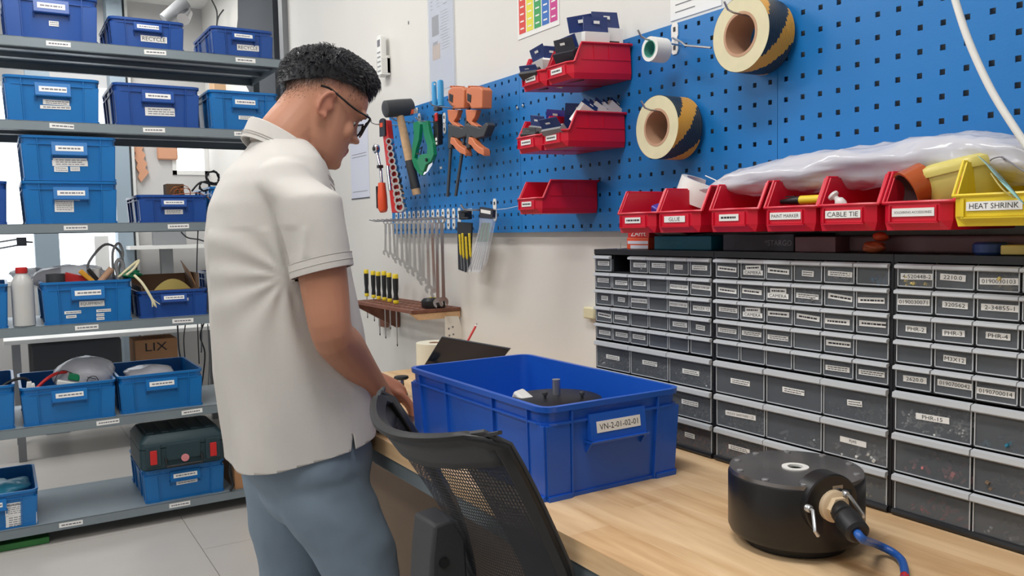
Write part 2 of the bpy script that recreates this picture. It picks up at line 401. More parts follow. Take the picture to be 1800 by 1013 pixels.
# ------------------------------------------------------------------ drawer cabinets
FX = 1.231
COLS = [0, .0645, .129, .1935, .258, .3225, .387]
T1 = [['|', None, '|', '|', 's', '|'], ['|', '|', '|', '', '-MOLEX 5100 20M', '-MOLEX 5100 20F'], ['s', 's', '-MOLEX 5100 30L', '', '-MOLEX 5100 26', 'MOLEX 12'], ['-', '|', '', '', '|', 's'], ['|', '|', '|', '', '', ''], ['|', '|', '|'], ['|', '|', '|'], ['|', '|', 's']]
T2 = [['-', 'CAMERA2', '-', 's', '|b', ''], ['-t', '-t', 'CAMERA2', '|b', '-t', '-'], ['|b', 'CAMERA2', '-', '-', '-', '-'], ['|b', '|b', '|b', '', '-', ''], ['', '', '', '', '|b', '|b'], ['|', '|', 's'], ['MOLEX 5600/76000 1.25', '', 'RJ45'], ['|b', '', '']]
T3 = [['4-520448-2', '2210.0', '0190030103', '-', '-', ''], ['0190030071', '320562', '2-34855-1', '-', '', '-'], ['PHR-2', 'PHR-3', 'PHR-4', '-', '-', '-'], ['', 'M3X12', '', '', '-', ''], ['2620.0', '0190700042', '0190700014', '-', '', '-'], ['PHR-15', '', '-'], ['', '', ''], ['', '', '']]
CONT = {(1, 5, 0): ('zinc', 60), (1, 5, 1): ('zinc', 60), (1, 5, 2): ('zinc', 60), (1, 6, 2): ('zinc', 50), (1, 7, 2): ('copper', 160), (1, 7, 1): ('copper', 120), (2, 5, 2): ('solder', 40), (2, 6, 0): ('zinc', 70), (2, 6, 1): ('silverf', 8), (2, 6, 2): ('white', 12),
        (2, 7, 0): ('copper', 80), (2, 0, 4): ('white', 12), (2, 1, 3): ('solder', 25), (2, 7, 2): ('yolk', 8), (3, 5, 0): ('white', 70), (3, 5, 1): ('teal', 12), (3, 6, 0): ('pink', 16), (3, 6, 1): ('brown', 20), (3, 7, 0): ('redmatt', 10), (3, 7, 1): ('grey', 10), (3, 0, 0): ('yolk', 20), (3, 0, 2): ('yolk', 20), (2, 0, 5): ('cyan', 8), (1, 0, 2): ('zinc', 20)}
def cabinet(no, yfar, T, label):
    y0, y1 = yfar-.397, yfar; z0, z1 = DZ, 1.217
    t = thing('drawer_cabinet', label, 'cabinet', ((FX+WX)/2, (y0+y1)/2, z0), group='black small-parts cabinets on the bench')
    bx = WX-.006
    mb = MB()
    mb.bb((FX, y0+.0006, z0), (bx, y0+.006, z1)); mb.bb((FX, y1-.006, z0), (bx, y1-.0006, z1))
    mb.bb((FX-.002, y0+.0006, z1-.012), (bx, y1-.0006, z1)); mb.bb((FX-.002, y0+.0006, z0), (bx, y1-.0006, z0+.008)); mb.bb((bx-.004, y0, z0), (bx, y1, z1))
    mb.tube([(FX-.002, y0+.004, z0+.006), (FX-.002, y1-.004, z0+.006)], .006, 8)
    mb.build('cabinet_shell', 'cab', t, smooth=True)
    rows = [(1.2045-.0408*(i+1), 1.2045-.0408*i) for i in range(5)] + [(.9985-.0683*(i+1), .9985-.0683*i) for i in range(3)]
    g = MB()
    for (a, b_) in rows: g.bb((FX+.003, y0+.006, a-.0013), (bx, y1-.006, a+.0013))
    for c in range(1, 6): g.bb((FX+.003, y1-.005-COLS[c]-.001, rows[4][0]), (bx, y1-.005-COLS[c]+.001, rows[0][1]))
    for c in (2, 4): g.bb((FX+.003, y1-.005-COLS[c]-.001, rows[7][0]), (bx, y1-.005-COLS[c]+.001, rows[5][1]))
    g.build('divider_grid', 'cab', t)
    for r in range(8):
        nc = 6 if r < 5 else 3; st = 1 if r < 5 else 2; za, zb = rows[r][0]+.002, rows[r][1]-.002
        for c in range(nc):
            tx = T[r][c]
            ya, yb = y1-.005-COLS[c*st]-.002, y1-.005-COLS[(c+1)*st]+.002
            if tx is None: continue
            d = MB(); f = FX-.002+rnd.uniform(-.001, .001)
            d.bb((f, yb, za), (f+.0018, ya, zb-.001)); d.bb((f+.0018, yb, za), (f+.125, ya, za+.0015))
            d.bb((f+.0018, yb, za+.0015), (f+.125, yb+.0013, zb-.008)); d.bb((f+.0018, ya-.0013, za+.0015), (f+.125, ya, zb-.008)); d.bb((f+.1235, yb, za+.0015), (f+.125, ya, zb-.008))
            dr = d.build('drawer', 'draw', t)
            h = MB(); hh = .008 if r < 5 else .012
            h.prism([(f, yb-.001, zb), (f-.008, yb-.001, zb-.002), (f-.009, yb-.001, zb-hh*.8), (f-.006, yb-.001, zb-hh), (f, yb-.001, zb-hh*.6)], (0, ya-yb+.002, 0))
            h.bb((f-.0012, yb, za), (f, yb+.0016, zb-hh*.5)); h.bb((f-.0012, ya-.0016, za), (f, ya, zb-hh*.5)); h.bb((f-.0012, yb, za), (f, ya, za+.0016))
            h.build('drawer_ridge', 'drawedge', dr, bevel=0)
            if tx:
                W, H = ya-yb, zb-za; cy = (ya+yb)/2+rnd.uniform(-.003, .003); cz = (za+zb)/2-.002+rnd.uniform(-.002, .002)
                s = MB(); n = -X1; rr = -Y1; o = V((f-.0004, cy, cz)); kk = 1 if r < 5 else .55
                if tx == 'CAMERA2':
                    sticker(s, o+V((0, 0, .004)), rr, Z1, n, W*.62, .0095, None, 1, tilt=rnd.uniform(-.08, .08)); sticker(s, o+V((-.0005, 0, -.0052)), rr, Z1, n, W*.8, .0095, 'CAMERA')
                elif tx == 's': sticker(s, o, rr, Z1, n, W*.42*kk, .010, None, 2, tilt=rnd.uniform(-.05, .05))
                elif tx == '|': sticker(s, o, rr, Z1, n, W*.72*kk, .010, None, 2)
                elif tx == '|b': sticker(s, o, rr, Z1, n, W*.8*kk, .009, None, 2, tilt=rnd.uniform(-.03, .02))
                elif tx == '-': sticker(s, o, rr, Z1, n, W*.82, .0095, None, 1, tilt=rnd.uniform(-.06, .06))
                elif tx == '-t': sticker(s, o, rr, Z1, n, W*.8, .0095, None, 1, tilt=rnd.uniform(-.12, .12))
                else: tt = tx.strip('-'); sticker(s, o, rr, Z1, n, min(W*.9, .012+len(tt)*.0046) if r < 5 else (.045+.0016*len(tt)), .0098, tt, tilt=rnd.uniform(-.04, .04))
                s.build('label_sticker', ['paper', 'ink'], dr)
            if (no, r, c) in CONT:
                mn, cnt = CONT[(no, r, c)]; q = MB(); big = .006 if cnt < 30 else .0035; hmax = min(zb-za-.014, .011+cnt*.00022 if cnt < 100 else .034)
                for _ in range(cnt*3 if cnt >= 50 else cnt*2):
                    p = V((f+.004+rnd.random()**2*.09, rnd.uniform(yb+.008, ya-.008), za+.003+rnd.random()*hmax))
                    e_ = rnd.uniform(.5, 1.6)*big; Rm = Matrix.Rotation(rnd.uniform(0, PI), 3, 'X') @ Matrix.Rotation(rnd.uniform(0, PI), 3, 'Z')
                    if cnt == 160 and rnd.random() < .6: q.ring(p, Rm @ X1, .0042, .0024, .001, 8)
                    else: q.box(p, (e_*.5, e_*1.6, e_*.6), Rm)
                qo = q.build('contents', mn, dr); qo['kind'] = 'stuff'
cabinet(1, 1.615, T1, 'farthest black drawer cabinet, left end beside the blue crate, one top drawer missing')
cabinet(2, 1.218, T2, 'middle black drawer cabinet, behind the black round housing, with CAMERA labels')
cabinet(3, .821, T3, 'nearest black drawer cabinet with number labels such as PHR-2, cut by the right edge')

# ------------------------------------------------------------------ louvre bins
def bin_(M3, L, W, H, color, name, label, txt, mi_label=None, group=None, tall=1.0):
    """M3: 4x4 matrix; local x = depth into the wall (front at 0), y = width, z = up."""
    t = thing(name, label, 'bin', M3.to_translation(), R=M3.to_3x3(), group=group)
    def P(x, y, z): return M3 @ V((x, y, z))
    lip = H*.46; xs = .036; th = .0025; w2 = W/2; cf = .014
    # outer plan tapers to a narrower front
    def shell(o, z_):     # polygon ring of the bin at offset o (outer 0, inner -th)
        a = w2-o; f = w2-cf-o
        return [(0+o, -f), (0+o, f), (cf+.006, a), (L-o, a), (L-o, -a), (cf+.006, -a)]
    def topz(x): return lip if x <= .0125 else (lip+(H-lip)*(x-.0125)/(xs-.0125) if x < xs else H)
    mb = MB()
    # walls as strips along the perimeter with more stations
    def station(o):
        a = w2-o; f = w2-cf-o
        return [(o, -f), (o, f), (.012, a), (xs, a), (L-o, a), (L-o, -a), (xs, -a), (.012, -a)]
    so, si = station(0), station(th); n = len(so)
    bz = lambda x: .010 if x < .02 else 0.0
    outer_b = [P(x+(.010 if i < 2 else 0), y*.93, 0) for i, (x, y) in enumerate(so)]
    outer_c = [P(x, y, .014) for x, y in so]
    outer_t = [P(x, y, topz(x)) for x, y in so]
    inner_t = [P(x, y, topz(x)) for x, y in si]
    inner_b = [P(x+(.010 if i < 2 else 0), y*.93, th) for i, (x, y) in enumerate(si)]
    mb.loft([outer_b, outer_c, outer_t, inner_t, inner_b], True, True)
    t_body = mb.build('bin_body', color, t)
    # rolled rim along the top edge
    rm = MB()
    ro = [P(x, y*1.0+(.0035 if y > 0 else -.0035), topz(x)+.001) for x, y in so]
    rm.tube([ro[7], ro[0]+(ro[7]-ro[0])*.02, ro[1], ro[2]], .0028, 6)
    rm.tube([ro[2], ro[3], ro[4]], .0028, 6); rm.tube([ro[7], ro[6], ro[5]], .0028, 6); rm.tube([ro[4]+(ro[4]-ro[3]).normalized()*.003, ro[5]+(ro[5]-ro[6]).normalized()*.003], .0035, 6)
    rm.build('bin_rim', color, t, smooth=True)
    rb = MB(); R3 = M3.to_3x3()
    for sg in (-1, 1):
        rb.box(P((xs+L)/2, sg*(w2+.0006), H*.55), (L-xs, .0016, .0018), R3); rb.box(P(xs+L*.2, sg*(w2+.0006), H*.78), (.0015, .0016, H*.4), R3); rb.box(P(xs+L*.45, sg*(w2+.0006), H*.78), (.0015, .0016, H*.4), R3)
    fh = lip-.016; fw_ = W*.34
    rb.box(P(-.0015, 0, .012), (.0035, fw_*2+.006, .002), R3); rb.box(P(-.0015, -fw_, lip/2+.004), (.0035, .002, fh), R3); rb.box(P(-.0015, fw_, lip/2+.004), (.0035, .002, fh), R3)
    rb.build('bin_rib', color, t)
    if txt is not None:
        s = MB(); n_ = R3 @ -X1; r_ = R3 @ -Y1; u_ = R3 @ Z1
        sticker(s, P(-.0014, 0, lip*.66), r_, u_, n_, (W*.62 if len(txt) > 8 else W*.5) if txt != '~' else W*.42, .0125, None if txt == '~' else txt, 1)
        s.build('label_sticker', ['paper', 'ink'], t)
    return t
def BM(xf, y, z, tilt=0, yaw=0): return Matrix.Translation((xf, y, z)) @ Matrix.Rotation(yaw, 4, 'Z') @ Matrix.Rotation(-tilt, 4, 'Y')
T8 = .10
g1 = 'red bins hung on the middle pegboard'
BL = .187
def tiltM(y, zback, tilt):   # bin hung by its back, front drooping
    m = Matrix.Translation((PX-.004, y, zback)) @ Matrix.Rotation(-tilt, 4, 'Y') @ Matrix.Translation((-BL, 0, 0)); return m
R1a = tiltM(1.680, 1.634, .06); R1b = tiltM(1.795, 1.634, .06)
R2a = tiltM(1.708, 1.470, .02); R2b = tiltM(1.823, 1.470, .02); R3a = tiltM(1.826, 1.308, 0)
bin_(R1b, BL, .108, .083, 'red', 'red_bin', 'red bin in the top pair on the pegboard, left one, holding grey foil packs', '~', group=g1)
bin_(R1a, BL, .108, .083, 'red', 'red_bin', 'red bin in the top pair on the pegboard, right one, overflowing with boxed packs', '~', group=g1)
bin_(R2b, BL, .108, .083, 'red', 'red_bin', 'red bin in the middle pair on the pegboard, left one, with grey bagged parts', '~', group=g1)
bin_(R2a, BL, .108, .083, 'red', 'red_bin', 'red bin in the middle pair on the pegboard, right one, with white card packs', '~', group=g1)
bin_(R3a, BL, .108, .083, 'red', 'red_bin', 'single empty-looking red bin hung lowest on the pegboard', '~', group=g1)
g2 = 'open bins in the row above the drawer cabinets'
ROW = [(1.4045, '~', 'leftmost red bin of the row above the cabinets, violet pack inside'), (1.2735, 'GLUE', 'red bin labelled GLUE in the row above the cabinets'), (1.1255, '~', 'empty red bin between the GLUE and PAINT MARKER bins'),
       (.9935, 'PAINT MARKER', 'red bin labelled PAINT MARKER with a yellow marker inside'), (.877, 'CABLE TIE', 'red bin labelled CABLE TIE with a clear plunger inside'), (.7545, 'SOLDERING ACCESSORIES', 'red bin with the solder spool and copper tape roll')]
BW = [.122, .122, .116, .108, .107, .110]
for (y, tx, lb), wv in zip(ROW, BW):
    bin_(BM(PX-.002-.187, y, 1.256, 0), .187, wv, .090, 'red', 'red_bin', lb, tx, group=g2)
bin_(BM(PX-.002-.205, .625, 1.261, 0), .205, .122, .092, 'yellow', 'yellow_bin', 'yellow bin labelled HEAT SHRINK at the right edge', 'HEAT SHRINK', group=g2)

# ------------------------------------------------------------------ storage rack
RY0, RY1, RX0, RX1 = 3.885, 4.43, -.85, 1.165
SH = [2.072, 1.742, 1.328, .912, .502, .092]
rack = thing('storage_rack', 'grey steel shelving rack full of blue crates, behind the man', 'shelving', ((RX0+RX1)/2, (RY0+RY1)/2, 0))
tagx = [[(.255,), (.62,), (1.0,)], [(.25,), (.60,), (.98,)], [(.28,), (.68,)], [(.30,), (.68,)], [(.36,), (.70,)], [(.20,), (.63,)]]
for i, z in enumerate(SH):
    mb = MB(); mb.bb((RX0, RY0, z-.003), (RX1, RY1, z)); mb.bb((RX0, RY0, z-.038), (RX1, RY0+.0025, z)); mb.bb((RX0, RY1-.0025, z-.038), (RX1, RY1, z))
    mb.bb((RX0, RY0, z-.038), (RX1, RY0+.016, z-.0365)); mb.bb((RX0, RY1-.016, z-.038), (RX1, RY1, z-.0365)); mb.bb((RX0, RY0, z-.038), (RX0+.003, RY1, z)); mb.bb((RX1-.003, RY0, z-.038), (RX1, RY1, z))
    sh = mb.build('shelf', 'steel', rack)
    u = MB()
    for k in (1, 2): yy = RY0+(RY1-RY0)*k/3; u.bb((RX0+.01, yy-.02, z-.02), (RX1-.01, yy+.02, z-.003))
    u.build('stiffener', 'steel', sh)
    for (xx,) in tagx[i]:
        s = MB(); sticker(s, (xx, RY0-.0004, z-.018), X1, Z1, -Y1, .088, .019, None, 1, tilt=rnd.uniform(-.03, .03)); s.build('shelf_label', ['paper', 'inkg'], sh)
for px in (RX0-.04, RX1):
    for py in (RY0, RY1-.04):
        PT = 2.55 if px < 0 else 2.068
        mb = MB(); mb.bb((px, py, 0), (px+.003, py+.04, PT)); s_x = 1 if px < 0 else 1
        yy = py if py == RY0 else py+.037
        mb.bb((px, yy, 0), (px+.04, yy+.003, PT)); mb.build('post', 'steeld', rack)
        sl = MB()
        for k in range(60 if px < 0 else 49): sl.cyl((px+.02, yy-.0006 if py == RY0 else yy+.0036, .06+k*.04), (px+.02, yy+.0002 if py == RY0 else yy+.003, .06+k*.04), .0045, 6)
        sl.build('post_hole', 'black', rack)['kind'] = 'stuff'

# ------------------------------------------------------------------ crates
def rr(cx, cy, w_, d_, r, z, k=3):
    pts = []
    for (sx, sy, a0) in ((1, -1, -PI/2), (1, 1, 0), (-1, 1, PI/2), (-1, -1, PI)):
        for i in range(k+1):
            a = a0+PI/2*i/k; pts.append(V((cx+sx*(w_/2-r)+r*math.cos(a), cy+sy*(d_/2-r)+r*math.sin(a), z)))
    return pts
def crate(x0, x1, y0, z0, h, d, color, name, label, labels=(), rz=0, group=None, handle=True, hand_txt=None, taper=.05, hw=.37):
    W = x1-x0; cx, cy = (x0+x1)/2, y0+d/2
    t = thing(name, label, 'crate', (cx, cy, z0), rz, group)
    R = Matrix.Translation((cx, cy, z0)) @ Matrix.Rotation(rz, 4, 'Z'); R3 = R.to_3x3()
    r = .022
    fl = .007
    def ring(off, z, rad=r):
        k = 1-taper*(1-z/h); return [R @ p for p in rr(0, 0, (W-2*fl)*k+2*off, (d-2*fl)*(1-taper*.6*(1-z/h))+2*off, max(rad+off, .004), z)]
    mb = MB()
    mb.loft([ring(0, 0), ring(0, h-.012), ring(fl, h-.010), ring(fl, h), ring(-.003, h), ring(-.003, .004)], True, True)
    mb.build('crate_body', color, t, smooth=True)
    single_ribs = color == 'cb_b'
    g = MB()   # horizontal rib, base rib
    for (za, zb, o) in ((h*.80, h*.80+.004, .0055), (0, .007, .003)):
        g.loft([ring(0, za), ring(o, za), ring(o, zb), ring(0, zb)], False, False)
    g.build('rib_band', color, t)
    def wall(side, u, z, o):   # point on outside of a side; side 0 front 1 back 2 left 3 right
        k = 1-taper*(1-z/h); kd = 1-taper*.6*(1-z/h); hw_, hd = (W-2*fl)*k/2, (d-2*fl)*kd/2
        if side == 0: return R @ V((u*k, -hd-o, z))
        if side == 1: return R @ V((u*k, hd+o, z))
        if side == 2: return R @ V((-hw_-o, u*kd, z))
        return R @ V((hw_+o, u*kd, z))
    v = MB()
    for side in range(4):
        half = (W if side < 2 else d)/2-fl
        us = [-half+.055, half-.055] if side < 2 else [-half+.05, -half*.36, half*.36, half-.05]
        for u in us:
            if single_ribs and len(v.v): v.build('rib', color, t); v = MB()
            v.hexa([wall(side, u-.0018, 0, -.001), wall(side, u+.0018, 0, -.001), wall(side, u+.0018, 0, .006), wall(side, u-.0018, 0, .006), wall(side, u-.0018, h-.011, -.001), wall(side, u+.0018, h-.011, -.001), wall(side, u+.0018, h-.011, .006), wall(side, u-.0018, h-.011, .006)])
        for u in (half-.026, -half+.026):      # raised corner columns
            if single_ribs and len(v.v): v.build('rib', color, t); v = MB()
            v.hexa([wall(side, u-.026, .006, -.002), wall(side, u+.026, .006, -.002), wall(side, u+.026, .006, .0035), wall(side, u-.026, .006, .0035), wall(side, u-.026, h*.8, -.002), wall(side, u+.026, h*.8, -.002), wall(side, u+.026, h*.8, .0035), wall(side, u-.026, h*.8, .0035)])
            if single_ribs: v.build('rib', color, t); v = MB()
            v.hexa([wall(side, u-.026, 0, -.002), wall(side, u+.026, 0, -.002), wall(side, u+.026, 0, .008), wall(side, u-.026, 0, .008), wall(side, u-.026, .009, -.002), wall(side, u+.026, .009, -.002), wall(side, u+.026, .009, .008), wall(side, u-.026, .009, .008)])
    vo = v.build('rib', color, t)
    if not single_ribs: vo['kind'] = 'stuff'
    hwid = W*hw/2; zt, zb = h*.86, h*.58
    for side in (0, 1):
        if not handle: break
        hb = MB(); s = hwid
        hb.hexa([wall(side, -s, zb, 0), wall(side, s, zb, 0), wall(side, s, zb, .016), wall(side, -s, zb, .016), wall(side, -s, zt, 0), wall(side, s, zt, 0), wall(side, s, zt, .008), wall(side, -s, zt, .008)])
        hb.hexa([wall(side, -s-.004, zb-.004, 0), wall(side, s+.004, zb-.004, 0), wall(side, s+.004, zb-.004, .020), wall(side, -s-.004, zb-.004, .020), wall(side, -s-.004, zb, 0), wall(side, s+.004, zb, 0), wall(side, s+.004, zb, .022), wall(side, -s-.004, zb, .022)])
        for sg in (-1, 1):
            hb.hexa([wall(side, sg*s-.002, zb-.022, 0), wall(side, sg*s+.002, zb-.022, 0), wall(side, sg*s+.002, zb-.022, .003), wall(side, sg*s-.002, zb-.022, .003), wall(side, sg*s-.002, zb, 0), wall(side, sg*s+.002, zb, 0), wall(side, sg*s+.002, zb, .018), wall(side, sg*s-.002, zb, .018)])
        ho = hb.build('handle', color, t)
        if side == 0:
            st = MB(); a = wall(0, 0, h*.72, .0125); sl = (wall(0, 0, zt, .008)-wall(0, 0, zb, .016)).normalized()
            sticker(st, a, R3 @ X1, sl, (R3 @ X1).cross(sl), hwid*1.55, max(.016, h*.12), hand_txt, 1); st.build('label_sticker', ['paper', 'ink' if hand_txt else 'inkg'], ho)
    for (u, zz, lw, lh, tx, ln) in labels:
        st = MB(); zc = zz*h; sl = (wall(0, 0, zc+.01, 0)-wall(0, 0, zc-.01, 0)).normalized()
        sticker(st, wall(0, u*W, zc, .0012), R3 @ X1, sl, (R3 @ X1).cross(sl), lw, lh, tx, ln, tilt=rnd.uniform(-.02, .02)); st.build('label_sticker', ['paper', 'ink' if tx else 'inkg'], t)
    return t
GR = 'blue crates on the storage rack'
YF = 3.895; D = .46
crate(.064, .410, YF, SH[0], .183, D, 'cb_d', 'storage_crate', 'large dark blue crate, left on the top shelf, cut by the upper frame edge', [(.02, .36, .035, .02, None, 2)], group=GR)
crate(.446, .748, YF, SH[0], .122, .42, 'cb_d', 'storage_crate', 'left dark blue crate labelled RECYCLE, top shelf', [(.08, .34, .105, .026, 'RECYCLE', 1)], group=GR)
crate(.857, 1.137, YF, SH[0], .126, .42, 'cb_d', 'storage_crate', 'right dark blue crate labelled RECYCLE, top shelf near the man', [(.08, .34, .098, .026, 'RECYCLE', 1)], group=GR)
crate(.052, .400, YF, SH[1], .180, D, 'cb_l', 'storage_crate', 'light blue crate with two long labels, left on the second shelf', [(.03, .44, .095, .02, None, 2), (.02, .33, .11, .014, None, 1)], group=GR)
crate(.448, .800, YF, SH[1], .178, D, 'cb_d', 'storage_crate', 'dark blue crate with one wide label, middle of the second shelf', [(.02, .36, .12, .036, None, 3)], group=GR)
crate(.835, 1.150, YF, SH[1], .174, D, 'cb_l', 'storage_crate', 'light blue crate on the second shelf right behind the man\'s neck', [(.02, .33, .07, .017, None, 2)], group=GR)
crate(-.30, .046, YF, SH[2], .172, D, 'cb_d', 'storage_crate', 'dark blue crate cut by the left frame edge, third shelf', [], group=GR)
crate(.094, .448, YF, SH[2], .174, D, 'cb_l', 'storage_crate', 'lower crate of the light blue two-crate stack, tall patched label', [(-.03, .60, .085, .018, None, 1), (-.08, .42, .07, .05, None, 5)], group=GR)
crate(.096, .452, YF, SH[2]+.176, .182, D, 'cb_l', 'storage_crate', 'upper crate of the light blue two-crate stack, under the shelf', [(.0, .42, .13, .032, None, 3), (-.10, .26, .05, .022, None, 2), (.05, .27, .035, .018, None, 2)], group=GR)
crate(.523, .812, YF, SH[2], .120, .42, 'cb_d', 'storage_crate', 'low dark blue crate holding a brown box and copper wire, third shelf', [(.0, .38, .075, .02, None, 2)], group=GR)
crate(.832, 1.145, YF+.03, SH[2], .160, .42, 'cb_l', 'storage_crate', 'light blue crate with black cables, mostly behind the man, third shelf', [], group=GR)
crate(-.32, .028, YF, SH[3], .178, D, 'cb_l', 'storage_crate', 'light blue crate left of the grey bottle, cut by the frame, fourth shelf', [], group=GR)
crate(.140, .484, YF-.005, SH[3], .176, D, 'cb_l', 'storage_crate', 'light blue crate labelled EQUIPMENT, full of cables and tape', [(.04, .45, .095, .024, 'EQUIPMENT', 1), (-.18, .27, .062, .012, None, 1), (-.20, .17, .038, .012, None, 1), (.17, .27, .056, .012, None, 1), (.13, .17, .03, .012, None, 1), (.13, .08, .03, .012, None, 1)], group=GR)
crate(.505, .800, YF+.02, SH[3], .118, .42, 'cb_d', 'storage_crate', 'dark blue crate with an open carton and yellow sheet, fourth shelf', [(.04, .62, .10, .013, None, 1)], group=GR)
crate(-.33, .030, YF, SH[4], .180, D, 'cb_l', 'storage_crate', 'light blue crate cut by the left frame edge, fifth shelf', [], group=GR)
crate(.044, .402, YF, SH[4], .160, D, 'cb_l', 'storage_crate', 'light blue crate with bubble wrap and a red cable, fifth shelf', [], group=GR)
crate(.408, .762, YF+.02, SH[4], .165, D, 'cb_l', 'storage_crate', 'light blue crate with a white bag in it, fifth shelf beside the man', [], group=GR)
crate(-.27, .090, YF, SH[5], .150, D, 'cb_l', 'storage_crate', 'light blue crate with stacked labels and a blue bag inside, lowest shelf', [(.30, .66, .1, .013, None, 1), (.31, .52, .1, .05, None, 5), (.33, .2, .11, .045, None, 4), (.33, .06, .11, .012, None, 1)], group=GR)
crate(.487, .838, YF+.01, SH[5], .150, D, 'cb_l', 'storage_crate', 'light blue crate under the dark tool case, lowest shelf', [(.02, .50, .09, .024, None, 2)], group=GR)
crate(.822, 1.10, YF+.03, SH[3], .185, .36, 'cb_d', 'ribbed_crate', 'dark blue slotted crate beside the man, right end of fourth shelf', [], group=GR)
# the big crate on the bench
BC = crate(.783, 1.108, 1.178, DZ, .170, .560, 'cb_b', 'parts_crate', 'big royal blue crate standing on the wooden workbench', [], hand_txt='VN-2-01-02-01', taper=.05, hw=.40)

# ------------------------------------------------------------------ things on the rack
def blob(mb, c, sx, sy, sz, seed=0, amp=.18, n=20, m=12, mi=None):
    r_ = random.Random(seed); ph = [(r_.uniform(2, 5), r_.uniform(2, 6), r_.uniform(0, 6)) for _ in range(5)]
    c = V(c); rings = []
    for i in range(1, m):
        a = PI*i/m; ring = []
        for j in range(n):
            b_ = 2*PI*j/n; k = 1+sum(math.sin(p*b_*1+q*a+o)*amp/(1+.5*q_) for q_, (p, q, o) in enumerate([(round(p), q, o) for p, q, o in ph]))*.5+r_.uniform(-.04, .04)*min(1, amp*5)
            ring.append(c+V((math.sin(a)*math.cos(b_)*sx*k, math.sin(a)*math.sin(b_)*sy*k, -math.cos(a)*sz*(1+.3*(k-1)))))
        rings.append(ring)
    return mb.loft(rings, mi=mi)
def coil(c, r, turns, axis='z', rise=.01, jit=.004, seed=0):
    r_ = random.Random(seed); pts = []
    for i in range(int(turns*14)):
        a = 2*PI*i/14; q = V((math.cos(a)*r, math.sin(a)*r, 0))+V([r_.uniform(-jit, jit) for _ in range(3)])
        q.z += rise*i/14
        if axis == 'y': q = V((q.x, q.z, q.y))
        pts.append(V(c)+q)
    return pts
# bottle
t = thing('bottle', 'grey plastic bottle with a red screw cap beside the EQUIPMENT crate', 'bottle', (.078, 3.94, SH[3]))
mb = MB(); mb.lathe((.078, 3.94, SH[3]), Z1, [(.036, 0), (.041, .004), (.041, .165), (.038, .185), (.026, .207), (.019, .214), (.019, .222)], 28); mb.build('bottle_body', 'bottle', t, smooth=True)
mb = MB(); mb.lathe((.078, 3.94, SH[3]), Z1, [(.021, .217), (.022, .219), (.022, .238), (.019, .241)], 24); mb.build('cap', 'redmatt', t, smooth=True)
# EQUIPMENT crate contents
yc = 4.08; zt = SH[3]+.176
mb = MB(); mb.ring((.200, 3.975, zt-.05), Z1, .036, .022, .082, 28); single(mb, 'tape_roll', 'dgrey', 'dark grey tape roll standing in the EQUIPMENT crate', 'tape')
mb = MB(); blob(mb, (.28, 4.17, zt+.0), .16, .10, .062, 3, .25); single(mb, 'plastic_bag', 'film', 'milky plastic bag puffing out of the EQUIPMENT crate', 'bag', smooth=2)
mb = MB(); blob(mb, (.13, 4.33, zt+.02), .09, .05, .03, 5, .25); single(mb, 'plastic_bag', 'film', 'milky plastic bag behind the grey bottle', 'bag', smooth=2)
mb = MB(); mb.box((.275, 4.0, zt+.0), (.09, .04, .05), Matrix.Rotation(.3, 3, 'Y')); single(mb, 'red_pack', 'redmatt', 'red flat pack in the EQUIPMENT crate', 'pack', bevel=.004)
mb = MB(); mb.box((.318, 3.975, zt+.014), (.020, .03, .075), Matrix.Rotation(-.75, 3, 'Y')); single(mb, 'orange_holder', 'hazy', 'yellow-orange plastic piece leaning in the EQUIPMENT crate', 'tool', bevel=.004)
mb = MB(); mb.box((.345, 3.99, zt+.018), (.016, .03, .07), Matrix.Rotation(-.6, 3, 'Y')); single(mb, 'black_holder', 'black', 'black plastic piece beside the yellow-orange one in the EQUIPMENT crate', 'tool', bevel=.004)
mb = MB(); mb.cyl((.36, 4.02, zt-.03), (.36, 4.02, zt+.045), .016, 16); single(mb, 'white_tube', 'white', 'white cylinder among the cables of the EQUIPMENT crate', 'tube')
mb = MB(); mb.cyl((.36, 3.96, zt-.02), (.415, 3.97, zt+.045), .014, 14); single(mb, 'foam_roll', 'coretape', 'pale brown roll leaning in the EQUIPMENT crate', 'roll')
p0 = atY(156, 462, 4.05); p1 = atY(185, 430, 4.05); p2 = atY(212, 445, 4.05); p3 = atY(216, 482, 4.0)
mb = MB(); mb.tube([p0-V((0, 0, .06)), p0, p1, p2, p3, p3-V((0, 0, .06))], .0055, 8, sub=6)
mb.tube([atY(200, 490, 4.0), atY(198, 445, 4.0), atY(208, 428, 4.0), atY(216, 445, 4.0), atY(210, 470, 4.0), atY(206, 495, 4.0)], .0055, 8, sub=6)
mb.tube([atY(209, 495, 3.97), atY(204, 465, 3.97), atY(211, 457, 3.97), atY(217, 470, 3.97), atY(214, 495, 3.97)], .008, 8, sub=6)
single(mb, 'looped_cable', 'grey', 'thick grey cable looped above the EQUIPMENT crate', 'cable', smooth=2)
mb = MB(); mb.tube([atY(208, 488, 3.93), atY(228, 470, 3.93), atY(244, 458, 3.93), atY(236, 472, 3.92), atY(222, 484, 3.92)], .0055, 8, sub=5)
mb.tube([atY(236, 484, 3.9), atY(250, 498, 3.88), atY(264, 520, 3.87), atY(273, 538, 3.87)], .006, 8, sub=5)
for q in ((268, 540), (275, 541), (281, 535)): mb.tube([atY(262, 519, 3.87), atY((262+q[0])/2+2, 530, 3.868), atY(q[0], q[1], 3.865)], .0022, 6, sub=4)
single(mb, 'ribbon_cable', 'cream', 'pale frayed cable hanging over the dark blue crate front', 'cable', smooth=2)
mb = MB(); blob(mb, atY(230, 482, 3.98), .04, .03, .02, 8, .4); single(mb, 'green_sleeve', 'green', 'green wire bundle at the right corner of the EQUIPMENT crate', 'cable', smooth=2)
